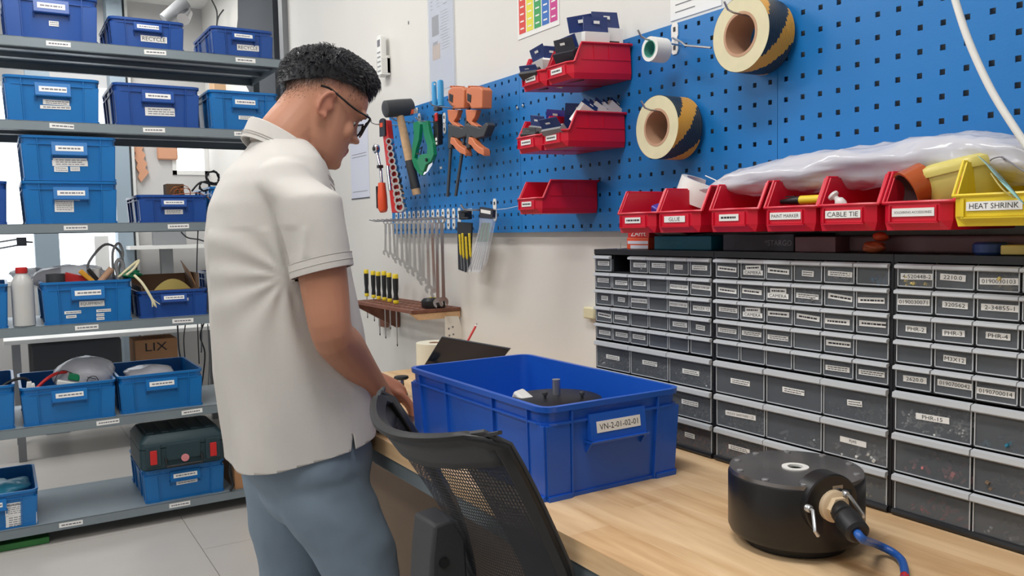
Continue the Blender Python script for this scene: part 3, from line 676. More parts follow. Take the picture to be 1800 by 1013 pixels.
# carton in the dark crate
zc = SH[3]+.118
t = thing('open_carton', 'open brown carton standing in the dark blue crate, flaps up', 'box', (.65, 4.06, zc-.09))
mb = MB(); xa, xb, ya, yb_ = .525, .765, 3.935, 4.25
mb.bb((xa, ya, zc-.09), (xb, ya+.003, zc+.002)); mb.bb((xa, yb_, zc-.09), (xb, yb_+.003, zc+.06)); mb.bb((xa, ya, zc-.09), (xa+.003, yb_, zc+.02)); mb.bb((xb-.003, ya, zc-.09), (xb, yb_, zc+.07)); mb.bb((xa, ya, zc-.09), (xb, yb_, zc-.087))
mb.build('carton_body', 'cartond', t)
mb = MB(); mb.hexa([(xb, ya+.06, zc), (xb+.003, ya+.06, zc), (xb+.003, yb_, zc+.06), (xb, yb_, zc+.06), (xb-.02, ya+.1, zc+.07), (xb-.017, ya+.1, zc+.07), (xb-.017, yb_, zc+.12), (xb-.02, yb_, zc+.12)]); mb.build('flap', 'carton', t)
mb = MB(); pts = [V((.58+.17*k/10, 3.99+.06*k/10, zc-.03+.075*math.sin(PI*(k+1)/12.)**.8)) for k in range(11)]
mb.loft([[p, p+V((0, .06, -.05)), V((p.x, p.y+.06, zc-.06)), V((p.x, p.y, zc-.06))] for p in pts]); single(mb, 'yellow_sheet', 'yolk', 'dull yellow curved sheet inside the open carton', 'sheet', smooth=True)
# crate J contents
zj = SH[2]+.12
mb = MB(); mb.bb((.66, 4.02, zj-.08), (.735, 4.10, zj+.055)); single(mb, 'brown_block', 'cartond', 'dark brown square box in the low dark blue crate', 'box', bevel=.002)
mb = MB()
for k in range(4): mb.tube(coil((.70+.03*(k % 2), 3.95+.02*k, zj+.004+.004*k), .022+.003*k, 2, 'y', .004, .002, k), .0015, 6)
mb.tube([(.66, 3.95, zj), (.78, 3.94, zj+.01), (.83, 3.93, zj-.02)], .002, 6, sub=5)
single(mb, 'copper_wire_coil', 'copper', 'loose copper wire coils in the low dark blue crate', 'wire', smooth=2)
mb = MB(); mb.tube(coil((.86, 4.0, SH[2]+.205), .028, 2.5, 'y', .004, .004, 3), .0035, 8)
mb.tube(coil((.82, 3.99, SH[2]+.165), .022, 2.2, 'y', .004, .004, 4), .003, 8)
mb.tube([(.76, 3.98, SH[2]+.14), (.80, 3.97, SH[2]+.18), (.86, 3.98, SH[2]+.17), (.95, 4.0, SH[2]+.18), (1.0, 4.0, SH[2]+.16)], .004, 8, sub=6)
single(mb, 'black_cable_coil', 'black', 'coiled black cables on the third shelf behind the man', 'cable', smooth=2)
# crates Q, R, S contents
zq = SH[4]+.16
mb = MB(); blob(mb, (.30, 4.10, zq+.0), .125, .12, .085, 11, .12, 28, 16); single(mb, 'bubble_wrap_bundle', 'bubble', 'bundle of bubble wrap swelling out of the fifth-shelf crate', 'packaging', smooth=2)
mb = MB(); mb.tube([(.10, 3.95, zq-.02), (.145, 3.96, zq+.02), (.19, 4.0, zq+.035), (.24, 4.04, zq+.03)], .007, 8, sub=5); single(mb, 'red_cable', 'redmatt', 'red cable lying across the fifth-shelf crate', 'cable', smooth=2)
mb = MB(); mb.tube([(.17, 3.95, zq), (.20, 3.96, zq+.05), (.26, 4.0, zq+.02), (.33, 3.96, zq+.0)], .0016, 6, sub=6); mb.tube(coil((.315, 3.94, zq-.005), .022, 1, 'y', 0, .001, 6), .0018, 6); single(mb, 'thin_black_wire', 'black', 'thin black looped wire over the fifth-shelf crate', 'wire', smooth=2)
mb = MB(); mb.box((.25, 4.0, zq+.012), (.045, .02, .03), Matrix.Rotation(.3, 3, 'Y')); single(mb, 'green_connector', 'green', 'green connector in the fifth-shelf crate', 'connector', bevel=.004)
mb = MB(); mb.box((.23, 3.965, zq-.012), (.10, .03, .022), Matrix.Rotation(.3, 3, 'Y')); single(mb, 'white_adapter', 'white', 'white adapter block in front of the bubble wrap', 'adapter', bevel=.004)
mb = MB(); mb.box((.075, 3.95, zq-.03), (.018, .03, .10), Matrix.Rotation(.15, 3, 'Y')); mb.box((.098, 3.95, zq-.035), (.014, .03, .09), Matrix.Rotation(-.1, 3, 'Y')); single(mb, 'white_power_plug', 'white', 'white plug pieces at the left corner of the fifth-shelf crate', 'plug', bevel=.004)
mb = MB(); mb.tube([(-.05, 3.93, zq-.01), (.02, 3.94, zq+.03), (.07, 3.95, zq+.03), (.10, 3.96, zq-.02)], .006, 8, sub=5); single(mb, 'black_hose', 'black', 'black cable bridging the two left crates on the fifth shelf', 'cable', smooth=2)
mb = MB(); blob(mb, (.56, 4.06, SH[4]+.14), .11, .10, .045, 21, .3); single(mb, 'white_bag', 'film', 'crumpled white bag in the crate beside the man, fifth shelf', 'bag', smooth=2)
mb = MB(); blob(mb, (-.03, 4.08, SH[5]+.125), .10, .11, .035, 31, .3); single(mb, 'blue_bag', mat('blue_film', (60, 150, 185), .3, alpha=.85, bump=.5, bscale=40), 'translucent blue bag in the lowest left crate', 'bag', smooth=2)
# tool case
cz = SH[5]+.15
t = thing('tool_case', 'dark green-black tool case with red latches on the lowest shelf crate', 'case', (.66, 4.05, cz))
cw, cdp = .355, .34; x0 = .478; y0 = 3.882
mb = MB(); mb.loft([rr(x0+cw/2, y0+cdp/2, cw-.03, cdp-.02, .02, cz), rr(x0+cw/2, y0+cdp/2, cw, cdp, .025, cz+.01), rr(x0+cw/2, y0+cdp/2, cw, cdp, .025, cz+.095)]); mb.build('case_base', 'tcase', t, smooth=True)
mb = MB(); mb.loft([rr(x0+cw/2, y0+cdp/2, cw, cdp, .025, cz+.098), rr(x0+cw/2, y0+cdp/2, cw, cdp, .025, cz+.125), rr(x0+cw/2, y0+cdp/2, cw-.04, cdp-.05, .03, cz+.155)]); mb.build('case_lid', 'tcase', t, smooth=True)
for k in range(5):
    mb = MB(); mb.box((x0+.05+k*.062, y0+cdp/2, cz+.157), (.03, cdp-.09, .006)); mb.build('lid_rib', 'tcase', t, bevel=.002)
for sx in (.052, cw-.052):
    mb = MB(); mb.box((x0+sx, y0-.004, cz+.068), (.062, .012, .094)); la = mb.build('latch_seat', 'tcase', t, bevel=.003)
    mb = MB(); mb.box((x0+sx, y0-.012, cz+.062), (.028, .008, .062)); mb.build('latch', 'redmatt', la, bevel=.002)
mb = MB(); mb.box((x0+cw/2, y0-.002, cz+.075), (.145, .008, .075)); mb.build('front_plate', 'tcase', t, bevel=.003)
mb = MB(); mb.tube([(x0+cw/2-.075, y0-.005, cz+.05), (x0+cw/2-.075, y0-.022, cz+.015), (x0+cw/2+.075, y0-.022, cz+.015), (x0+cw/2+.075, y0-.005, cz+.05)], .007, 8); mb.build('handle', 'black', t, smooth=True)
mb = MB(); mb.cyl((x0+cw/2+.005, y0-.0065, cz+.042), (x0+cw/2+.005, y0-.0085, cz+.042), .017, 24); mb.build('round_sticker', 'pink', t)
# carton with oval logo
t = thing('cardboard_box', 'brown cardboard box with an oval printed emblem on the lowest shelf', 'box', (1.0, 4.03, SH[5]))
mb = MB(); mb.bb((.875, 3.90, SH[5]), (1.10, 4.18, SH[5]+.155)); mb.build('box_body', 'carton', t, bevel=.002)
mb = MB(); mb.bb((.945, 3.8985, SH[5]+.004), (.995, 3.9005, SH[5]+.15)); pn = mb.build('printed_panel', 'yolk', t)
mb = MB(); o = V((.972, 3.8975, SH[5]+.055))
ringp = [[o+V((math.cos(a)*r_*.55, 0, math.sin(a)*r_)) for a in [2*PI*k/24 for k in range(24)]] for r_ in (.036, .031)]
mb.loft(ringp, False, False); text(mb, 'HyKey', o, Z1, -X1, -Y1, .052, .02, 0); mb.build('printed_emblem', 'ink', pn)
mb = MB(); mb.tube([(.86, 3.9, SH[5]+.14), (.852, 3.89, SH[5]+.08), (.863, 3.888, SH[5]+.03), (.85, 3.886, SH[5]+.004)], .006, 8, sub=6); mb.tube([(.868, 3.92, SH[5]+.16), (.860, 3.9, SH[5]+.1), (.868, 3.89, SH[5]+.02)], .004, 8, sub=6)
single(mb, 'dark_rope', 'black', 'dark cord hanging between the tool-case crate and the cardboard box', 'cord', smooth=2)
# green board on the floor
g0 = atZ(0, 962, .012); g1_ = atZ(87, 950, .012)
mb = MB(); mb.bb((-.5, g1_.y, 0), (g1_.x+.0, g1_.y+.30, .028)); t_ = single(mb, 'green_board', 'greenp', 'green painted board lying on the floor under the rack', 'board', bevel=.003)

# ------------------------------------------------------------------ beyond the rack
mb = MB(); mb.bb((atY(62, 440, 6.1).x, 6.1, 0), (atY(105, 440, 6.1).x, 6.25, CEIL)); struct(mb, 'trim_2', 'bluepost')
mb = MB(); mb.bb((atY(167, 440, 6.3).x, 6.3, 0), (atY(192, 440, 6.3).x, 6.33, atY(180, 415, 6.3).z)); single(mb, 'white_board', 'white', 'narrow whitish board standing behind the looped grey cable', 'board', smooth=False)
mb = MB(); mb.bb((atY(209, 440, 6.42).x, 6.42, 0), (atY(236, 440, 6.42).x, 6.6, CEIL)); struct(mb, 'trim_3', 'bluepost')
mb = MB(); mb.bb((atY(240, 440, 6.5).x, 6.5, 0), (atY(245, 440, 6.5).x, 6.6, CEIL)); struct(mb, 'trim_4', 'white')
# table with dark equipment case
t = thing('back_table', 'white table beyond the rack, seen between the shelves', 'table', (.55, 5.75, 0))
mb = MB(); mb.bb((.0, 5.42, .675), (1.3, 6.0, .70)); mb.build('table_top', 'white', t, bevel=.003)
mb = MB(); mb.bb((.05, 5.44, .20), (1.25, 5.96, .215)); mb.build('lower_shelf', 'white', t, bevel=.003)
for (a, b_) in ((.04, 5.44), (1.2, 5.44), (.04, 5.92), (1.2, 5.92)):
    mb = MB(); mb.bb((a, b_, 0), (a+.04, b_+.04, .675)); mb.build('leg', 'grey', t)
qa, qb = atY(52, 640, 5.45).x, atY(215, 640, 5.45).x
mb = MB(); mb.bb((qa, 5.43, .216), (qb, 5.62, .674)); single(mb, 'dark_cabinet', 'dgrey', 'dark grey unit standing under the table beyond the rack', 'unit', bevel=.02)
qa, qb = atY(237, 610, 5.5).x, atY(312, 610, 5.5).x; zt_ = atY(270, 597, 5.5).z
t = thing('shipping_box', 'light brown carton with black print, under the table beyond the rack', 'box', ((qa+qb)/2, 5.6, .216))
mb = MB(); mb.bb((qa, 5.5, .216), (qb, 5.75, zt_)); mb.build('box_body', 'carton', t, bevel=.003)
mb = MB(); text(mb, 'LIX', ((qa+qb)/2, 5.4995, zt_-.045), X1, Z1, -Y1, .13, .05, 0); mb.build('printed_word', 'ink', t)
# foam pieces
def foam(pts, Xp, name, label, m_, th=.04, teeth=14):
    mb = MB(); P_ = [V(p) for p in pts]; mb.prism(P_, (-th, 0, 0)); return single(mb, name, m_, label, 'foam panel', smooth=False)
def zigzag(a, b_, n, amp, side):
    a, b_ = V(a), V(b_); out = []
    for i in range(n): out += [a+(b_-a)*(i/n), a+(b_-a)*((i+.5)/n)+side*amp]
    return out
yf = 4.62
aA, aB, aC = atX(500, 0, WX), atX(460, 0, WX), atX(500, 135, WX)
pts = [V((WX, 4.60, CEIL-.02)), V((WX, 5.3, CEIL-.02))] + zigzag((WX, 5.35, 2.6), (WX, 5.0, 1.75), 9, .05, Y1) + [V((WX, 4.95, 1.35))] + [V((WX, 4.60, 1.35))]
foam(pts, WX, 'foam_sheet', 'dark grey acoustic foam with a jagged edge on the wall behind the rack', 'foam', .05)
pts = zigzag((.84, 0, 2.14), (.90, 0, 1.70), 7, .02, X1)+zigzag((.86, 0, 1.66), (.80, 0, 2.14), 7, .015, -X1)
mb = MB(); mb.prism([V((p.x+.05, FARY-.005, p.z)) for p in pts], (0, -.03, 0)); single(mb, 'orange_foam_strip', 'foamp', 'pale orange jagged foam strip on the far wall, seen above the low crate', 'foam panel', smooth=False)
mb = MB(); q_ = atY(285, 262, FARY); mb.bb((q_.x-.04, FARY-.04, q_.z-.08), (q_.x+.10, FARY-.01, q_.z+.16)); single(mb, 'orange_foam_block', 'foamp', 'pale orange foam block beside the small far window', 'foam panel', bevel=.01)
mb = MB(); q_ = atY(415, 150, 6.0); mb.bb((q_.x-.16, 5.95, q_.z-.12), (q_.x+.16, 6.1, q_.z+.06)); single(mb, 'stored_plank', 'woodlt', 'light wooden panel behind the second-shelf crates', 'panel', bevel=.004)
mb = MB(); q_ = atY(445, 52, 6.0); mb.bb((q_.x-.07, 5.95, q_.z-.1), (q_.x+.07, 6.1, q_.z+.07)); single(mb, 'brown_parcel', 'carton', 'small brown parcel behind the right RECYCLE crate', 'parcel', bevel=.02)
# desk lamp arm, cables, small fittings far behind
t = thing('lamp_arm', 'thin grey jointed lamp arm beyond the rack at the left edge', 'lamp', tuple(atY(-30, 440, 5.6)))
mb = MB(); mb.tube([atY(-30, 430, 5.6), atY(35, 420, 5.6)], .006, 6); mb.tube([atY(-30, 442, 5.6), atY(38, 430, 5.6)], .006, 6); mb.build('arm', 'grey', t, smooth=2)
mb = MB(); mb.box(atY(38, 425, 5.6), (.05, .02, .05)); mb.tube([atY(40, 425, 5.6), atY(58, 426, 5.6)], .006, 6); mb.build('joint', 'dgrey', t, bevel=.004)
def cable(pix, Y, r, m_, name, label, sub=6):
    mb = MB(); mb.tube([atY(a, b_, Y) for a, b_ in pix], r, 6, sub=sub); return single(mb, name, m_, label, 'cable', smooth=2)
cable([(318, 408), (330, 418), (352, 422), (366, 432), (364, 470), (356, 500), (354, 620)], 4.428, .004, 'grey', 'hanging_cable', 'grey hanging cable with clips under the third shelf, beside the man')
cable([(348, 405), (346, 470), (347, 560), (350, 640)], 4.428, .003, 'dgrey', 'hanging_cable', 'straight thin dark cable hanging just left of the grey one')
cable([(312, 570), (314, 610), (318, 640), (320, 700)], 4.428, .004, 'dgrey', 'hanging_cable', 'short dark cable above the fifth-shelf white bag crate')
cable([(326, 570), (323, 600), (327, 650)], 4.428, .003, 'dgrey', 'hanging_cable', 'short thin cable right of the short dark one')
cable([(362, 560), (352, 590), (360, 620), (357, 660), (352, 690)], 4.428, .004, 'dgrey', 'hanging_cable', 'wavy dark cable behind the fifth shelf, next to the man')
cable([(365, 570), (368, 620), (366, 680)], 4.428, .003, 'grey', 'hanging_cable', 'thin grey cable closest to the man behind the fifth shelf')
cable([(372, 0), (381, 20), (381, 45)], 5.8, .005, 'dgrey', 'wall_wire', 'thin straight dark wire above the right RECYCLE crate', 5)
cable([(381, 45), (384, 30), (393, 17)], 5.75, .005, 'dgrey', 'wall_wire', 'short curved wire end above the right RECYCLE crate', 5)
cable([(432, 0), (412, 20), (398, 45)], 6.3, .006, 'inkg', 'wall_wire', 'faint slanting wire on the far wall', 5)
t = thing('reflector_lamp', 'silver lamp fitting hanging beyond the left RECYCLE crate', 'lamp', tuple(atY(310, 30, 5.6)))
mb = MB(); a, b_ = atY(288, 34, 5.6), atY(326, 4, 5.6); mb.cyl(a, b_, .035, 12, .045); mb.build('shade', 'grey', t, smooth=True)
mb = MB(); mb.cyl(atY(322, 34, 5.55), atY(330, 22, 5.6), .04, 12, .03); mb.build('lamp_head', 'chrome', t, smooth=True)
t = thing('far_shelf', 'thin white wall shelf far behind the fourth shelf of the rack', 'shelf', tuple(atY(300, 436, 6.2)))
a = atY(225, 436, 6.3); b_ = atY(372, 432, 6.3)
mb = MB(); mb.bb((a.x, 6.2, a.z-.012), (b_.x, 6.5, a.z+.012)); mb.build('shelf_board', 'white', t)
mb = MB(); q_ = atY(292, 436, 6.45); mb.bb((q_.x-.04, 6.42, 0), (q_.x+.04, 6.5, q_.z)); mb.build('support', 'grey', t)
mb = MB(); q_ = atY(298, 418, 6.35); mb.bb((q_.x-.11, 6.33, q_.z-.06), (q_.x+.11, 6.4, q_.z+.06)); t_ = mb; single(mb, 'wall_box', 'grey', 'small grey box on the thin white far shelf', 'box', bevel=.004)

# ------------------------------------------------------------------ the man
MY = 1.88
def limb(mb, pts, rads, n=16, caps=True, sub=4):
    """pts: points, rads: radii or (ra, rb) with ra along the local side vector"""
    P_ = [V(p) for p in pts]; Rr = [V((r if isinstance(r, (int, float)) else r[0], r if isinstance(r, (int, float)) else r[1], 0)) for r in rads]
    if sub > 1: P_ = spline(P_, sub); Rr = spline(Rr, sub)
    rings = []; pu = None
    T_ = [(P_[min(i+1, len(P_)-1)]-P_[max(i-1, 0)]).normalized() for i in range(len(P_))]
    if caps:
        a, b_ = P_[0], P_[-1]
        for k, f in ((0, .15), (0, .6), (0, .88)): pass
        P2 = [a-T_[0]*Rr[0].x*q for q in (.85, .6, .3)]+P_+[b_+T_[-1]*Rr[-1].x*q for q in (.3, .6, .85)]
        R2 = [Rr[0]*q for q in (.35, .72, .93)]+Rr+[Rr[-1]*q for q in (.93, .72, .35)]
        T2 = [T_[0]]*3+T_+[T_[-1]]*3
    else: P2, R2, T2 = P_, Rr, T_
    for p, r, t in zip(P2, R2, T2):
        if pu is None:
            u = V((1, 0, 0))-t*t.x; u = u.normalized() if u.length > .2 else (V((0, 1, 0))-t*t.y).normalized()
        else: u = (pu-t*pu.dot(t)).normalized()
        pu = u; v = t.cross(u)
        rings.append([p+u*(math.cos(2*PI*j/n)*abs(r.x))+v*(math.sin(2*PI*j/n)*abs(r.y)) for j in range(n)])
    return mb.loft(rings)
def remesh(mb, vox, smooth=3, fac=.5):
    me = bpy.data.meshes.new('tmp'); me.from_pydata([tuple(p) for p in mb.v], [], mb.f); me.validate()
    bm = bmesh.new(); bm.from_mesh(me); bmesh.ops.recalc_face_normals(bm, faces=bm.faces); bm.to_mesh(me); bm.free()
    o = bpy.data.objects.new('tmp', me); COL.objects.link(o)
    r = o.modifiers.new('r', 'REMESH'); r.mode = 'VOXEL'; r.voxel_size = vox
    if smooth: s = o.modifiers.new('s', 'SMOOTH'); s.iterations = smooth; s.factor = fac
    dg = bpy.context.evaluated_depsgraph_get(); out = bpy.data.meshes.new_from_object(o.evaluated_get(dg))
    bpy.data.objects.remove(o); return out
def link_mesh(me, name, mats, parent, smooth=True):
    me.name = name; me.materials.clear()
    for m in mats: me.materials.append(M[m] if isinstance(m, str) else m)
    me.transform(WM[parent.name].inverted())
    if smooth: me.polygons.foreach_set('use_smooth', [True]*len(me.polygons))
    o = bpy.data.objects.new(name, me); COL.objects.link(o); o.parent = parent; WM[o.name] = WM[parent.name].copy(); return o
man = thing('person', 'man in white polo shirt and grey-blue trousers leaning over the bench, wearing glasses', 'person', (.52, MY, 0))
# head frame: pitched down, facing +X
HC = atY(567, 190, 1.885)
th_ = math.radians(27); yw = math.radians(-3)
hx = V((math.cos(th_), 0, -math.sin(th_))); hz = V((math.sin(th_), 0, math.cos(th_))); hy = V((0, 1, 0))
Ry = Matrix.Rotation(yw, 3, 'Z'); hx, hy, hz = Ry @ hx, Ry @ hy, Ry @ hz
def HP(x, y, z): return HC+hx*x+hy*y+hz*z
hR = Matrix((hx, hy, hz)).transposed()
body = MB()
prof = [(-.124, .066, .040, .022), (-.116, .083, .012, .036), (-.100, .090, -.020, .050), (-.082, .090, -.045, .058), (-.062, .090, -.058, .063), (-.040, .088, -.068, .067), (-.015, .084, -.082, .070), (.005, .083, -.092, .072), (.020, .093, -.098, .074), (.035, .094, -.102, .076), (.055, .090, -.101, .077), (.075, .080, -.092, .071), (.093, .060, -.072, .057), (.105, .030, -.045, .036), (.110, .005, -.02, .015)]
def hring(z, f, b_, w_, n=28):
    cx, a = (f+b_)/2, (f-b_)/2; out = []
    for j in range(n):
        t = 2*PI*j/n; ct, st = math.cos(t), math.sin(t); e = .88
        x = cx+a*math.copysign(abs(ct)**e, ct); y = w_*math.copysign(abs(st)**e, st)
        if x > cx and z < .03: y *= 1-.25*max(0, (x-cx)/a-.35)
        out.append(HP(x, y, z))
    return out
body.loft([hring(*p) for p in prof])
# nose, lips, brow, chin, ears
body.loft([[HP(.080, y, z+.012) if i < 0 else HP(xf+(-.02 if abs(y) > .001 else 0), y, z) for i, (y, zz) in enumerate([(-wn, 0), (0, 0), (wn, 0)])]+[HP(.06, 0, z)] for z, xf, wn in ((.022, .090, .008), (.008, .092, .009), (-.010, .099, .011), (-.026, .108, .014), (-.034, .108, .016), (-.040, .098, .016), (-.044, .086, .012))])
for sg in (-1, 1): body.sphere(HP(.0665, sg*.030, .003), .0118, 12, 8)
for sg in (-1, 1): body.sphere(HP(.093, sg*.0115, -.034), .0088, 10, 7, (1.2, .9, .8))
body.sphere(HP(.103, 0, -.031), .0098, 10, 7, (1, 1, .85))
body.sphere(HP(.088, 0, -.062), .018, 12, 8, (.55, 1.15, .28), hR); body.sphere(HP(.086, 0, -.074), .017, 12, 8, (.55, 1.1, .32), hR)
body.sphere(HP(.080, 0, -.103), .020, 12, 8, (.7, 1.1, .7), hR)
body.sphere(HP(.083, .030, .022), .026, 12, 8, (.45, 1.0, .35), hR); body.sphere(HP(.083, -.030, .022), .026, 12, 8, (.45, 1.0, .35), hR)
for sg in (-1, 1):
    body.sphere(HP(.062, sg*.042, -.030), .026, 12, 8, (.7, .6, .9), hR)       # cheek
    er = MB()
    pts = []
    for k in range(15):   # ear helix
        a = -2.2+k*.32
        pts.append(HP(-.012-.016*math.cos(a)*1.0+.004*math.sin(a), sg*(.081+.006*math.sin(k*.22)), -.008+.029*math.sin(-a)*-1))
    body.tube(pts, .0048, 8)
    body.sphere(HP(-.012, sg*.076, -.008), .027, 14, 10, (.56, .28, 1.0), hR)
    body.sphere(HP(-.004, sg*.080, -.036), .009, 10, 8, (.8, .6, 1.1), hR)
    body.sphere(HP(.003, sg*.076, -.010), .008, 8, 6, (.6, .9, 1.0), hR)
# neck
NB = atY(495, 262, 1.885); NB = V((NB.x+.012, 1.885, NB.z-.03))
limb(body, [HP(-.020, 0, .02), HP(-.032, 0, -.05), (HP(-.035, 0, -.10)+NB)/2+V((-.012, 0, .02)), NB, NB-V((.02, 0, .08))], [.066, (.066, .060), (.064, .060), (.070, .064), (.075, .07)], 18)
# torso under the shirt
tc_ = [(335, 492), (360, 485), (450, 490), (600, 512), (740, 528), (800, 535)]
TP = [V((atY(x, y, MY).x, MY, atY(x, y, MY).z)) for y, x in tc_]
limb(body, TP, [(.065, .10), (.095, .145), (.105, .145), (.105, .13), (.10, .13), (.08, .11)], 20)
# arms: right (near, -Y), left (far, +Y)
SRt, ERt, WRt = atY(545, 343, 1.695), atY(583, 585, 1.645), atY(669, 694, 1.80)
SLt = V((SRt.x+.02, 2.06, SRt.z)); WLt = V((.80, 2.00, .895)); ELt = V((.70, 2.12, 1.05))
for S, E_, W_ in ((SRt, ERt, WRt), (SLt, ELt, WLt)):
    limb(body, [S+V((-.005, 0, -.045)), S.lerp(E_, .35), S.lerp(E_, .7), E_, E_.lerp(W_, .22), E_.lerp(W_, .6), W_], [(.052, .050), (.053, .051), (.049, .047), (.043, .043), (.046, .044), (.036, .034), (.027, .024)], 16)
def hand(W_, F, Nn, side, tips, thumb_dir):
    """W wrist, F direction to the knuckles, Nn back-of-hand normal, side: unit vector towards the thumb"""
    F = F.normalized(); Nn = (Nn-F*Nn.dot(F)).normalized(); S_ = F.cross(Nn)*side
    kn = W_+F*.088
    limb(body, [W_, W_+F*.03, W_+F*.065, kn-F*.008], [.024, .028, .031, .028], 12, sub=2)
    for q in (-.026, -.009, .009, .026): limb(body, [W_+F*.02+S_*q*.7, kn+S_*q], [.014, .0115], 10, sub=1)
    lens = [.068, .080, .086, .076]; offs = [-.030, -.011, .009, .029]
    for i in range(4):
        b0 = kn+S_*offs[i]; L = lens[i]; c1, c2, c3 = tips[i]; d = F.copy(); p = b0; P4 = [b0-F*.012, b0]; ang = 0
        for frac, c in ((.46, c1), (.30, c2), (.24, c3)):
            ang += c; dd = F*math.cos(ang)-Nn*math.sin(ang)+S_*(offs[i]*1.5); p = p+dd.normalized()*L*frac; P4.append(p)
        limb(body, P4, [.0095, .0095, .0088, .008, .0068], 10, sub=2)
    tb = W_+F*.022+S_*.022; d1 = (F*.75+S_*.62-Nn*thumb_dir).normalized(); d2 = (F*.9+S_*.15-Nn*thumb_dir*1.3).normalized()
    limb(body, [W_+F*.012+S_*.012, tb, tb+d1*.038, tb+d1*.038+d2*.030, tb+d1*.038+d2*.052], [.014, .014, .012, .0105, .008], 10, sub=2)
hand(WRt, V((.40, .34, -.62)), V((.5, -.2, .75)), 1, [(.35, .5, .3), (.3, .45, .3), (.25, .45, .25), (.2, .4, .2)], .5)
hand(WLt, V((.70, -.25, -.52)), V((.4, .1, .85)), -1, [(.3, .4, .3), (.3, .4, .3), (.25, .4, .2), (.2, .35, .2)], .5)
bme = remesh(body, .0042, 4, .5)
ca = bme.color_attributes.new('tone', 'FLOAT_COLOR', 'POINT')
n_ = len(bme.vertices); co = np.empty(n_*3); bme.vertices.foreach_get('co', co); co = co.reshape(-1, 3)
hl = (co-np.array(HC)) @ np.array(hR)      # head-local coordinates
skin = np.array(lin((192, 138, 112))); skin2 = np.array(lin((184, 116, 94))); stub = np.array(lin((84, 76, 74))); lip = np.array(lin((168, 108, 92)))
colr = np.tile(skin, (n_, 1))
ss = lambda a, b_, x: np.clip((x-a)/(b_-a), 0, 1)**2*(3-2*np.clip((x-a)/(b_-a), 0, 1))
# hair fade line: higher towards the front
line = .012+np.clip(hl[:, 0]+.02, 0, 1)*.45-np.clip(-hl[:, 0]-.03, 0, 1)*.55
k = ss(0, .045, hl[:, 2]-line)*(hl[:, 0] < .082)*(np.abs(hl[:, 2]) < .2)*(np.linalg.norm(hl, axis=1) < .2)
colr = colr*(1-k[:, None])+stub*k[:, None]
ear = ss(.072, .080, np.abs(hl[:, 1]))*(np.abs(hl[:, 2]) < .06)*(np.abs(hl[:, 0]) < .05); colr = colr*(1-.6*ear[:, None])+skin2*.6*ear[:, None]
lp = (hl[:, 0] > .086)*(np.abs(hl[:, 1]) < .02)*(hl[:, 2] < -.056)*(hl[:, 2] > -.080); colr[lp > 0] = lip
hk = ss(.95, .86, co[:, 2])*(co[:, 0] > .6); colr = colr*(1-.4*hk[:, None])+skin2*.4*hk[:, None]
arm_ = (co[:, 2] < 1.25)*(co[:, 0] > .3); colr[arm_ > 0] = colr[arm_ > 0]*np.array([.86, .80, .76])
ca.data.foreach_set('color', np.hstack([colr, np.ones((n_, 1))]).ravel())
sk = bpy.data.materials.new('skin'); sk.use_nodes = True; nt = sk.node_tree; b = nt.nodes['Principled BSDF']; b.inputs['Roughness'].default_value = .5
b.inputs['Subsurface Weight'].default_value = .08; b.inputs['Subsurface Radius'].default_value = (.01, .004, .002)
at = nt.nodes.new('ShaderNodeAttribute'); at.attribute_name = 'tone'; nt.links.new(at.outputs['Color'], b.inputs['Base Color'])
tcn = nt.nodes.new('ShaderNodeTexCoord'); nn = nt.nodes.new('ShaderNodeTexNoise'); nn.inputs['Scale'].default_value = 350; nt.links.new(tcn.outputs['Object'], nn.inputs[0]); bp = nt.nodes.new('ShaderNodeBump'); bp.inputs['Strength'].default_value = .12; bp.inputs['Distance'].default_value = .001
nt.links.new(nn.outputs[0], bp.inputs['Height']); nt.links.new(bp.outputs[0], b.inputs['Normal'])
bo = link_mesh(bme, 'body', [sk], man)
# eyes and brows
for sg in (-1, 1):
    mb = MB(); mb.sphere(HP(.0655, sg*.030, -.002), .0110, 14, 10, mi=0); mb.sphere(HP(.0750, sg*.030, -.005), .0045, 10, 6, (.6, 1, 1), hR, mi=1); mb.build('eye', ['white', 'black'], man, smooth=True)
    mb = MB(); mb.tube([HP(.096, sg*.014, .024), HP(.094, sg*.032, .029), HP(.082, sg*.050, .024)], .0026, 6, sub=4); mb.build('eyebrow', 'hair', man, smooth=True)
# hair: solid cap plus many combed tufts
cap = MB(); rings = []
def hairline(x): return .050+max(0, x+.02)*.25-max(0, -x-.03)*.62
N_ = 40
capr = []
for q in range(9):
    ring = []; f = q/8
    for j in range(N_):
        t = 2*PI*j/N_; ct, st = math.cos(t), math.sin(t)
        # base curve around the head at the hairline
        xh, yh = -.006+(.088 if ct > 0 else .098)*ct, .078*st
        zb = hairline(xh) if ct < .75 else hairline(xh)+.004
        top = V((.012, 0, .128)); 
        bx_ = V((xh*1.0, yh, zb))
        a = f*PI/2; k_ = math.cos(a); 
        thick = (.012+.020*math.sin(min(1, f*1.6)*PI/2))*(1-.62*max(0, ct)) - (.009*(1-f*3) if f < .33 else 0)
        rad = V((xh+.006, yh, 0)); out = V((-.006+.012*f, 0, 0))+rad*(k_*(1+thick/.09)) if f < 1 else V((.006, 0, 0))
        z_ = zb+(.136-zb)*math.sin(a)**.85 if f < 1 else .136
        z_ += .006*math.sin(a)*(1 if ct > 0 else .3)*max(ct, 0)
        ring.append(HP(out.x, out.y, z_) if f < 1 else HP(.006+.002*ct, .002*st, z_))
    rings.append(ring)
inner = [HP((-.006+.090*math.cos(2*PI*j/N_)), .070*math.sin(2*PI*j/N_), hairline(-.006+.098*math.cos(2*PI*j/N_))+.006) for j in range(N_)]
cap.loft([inner]+rings)
r_ = random.Random(5)
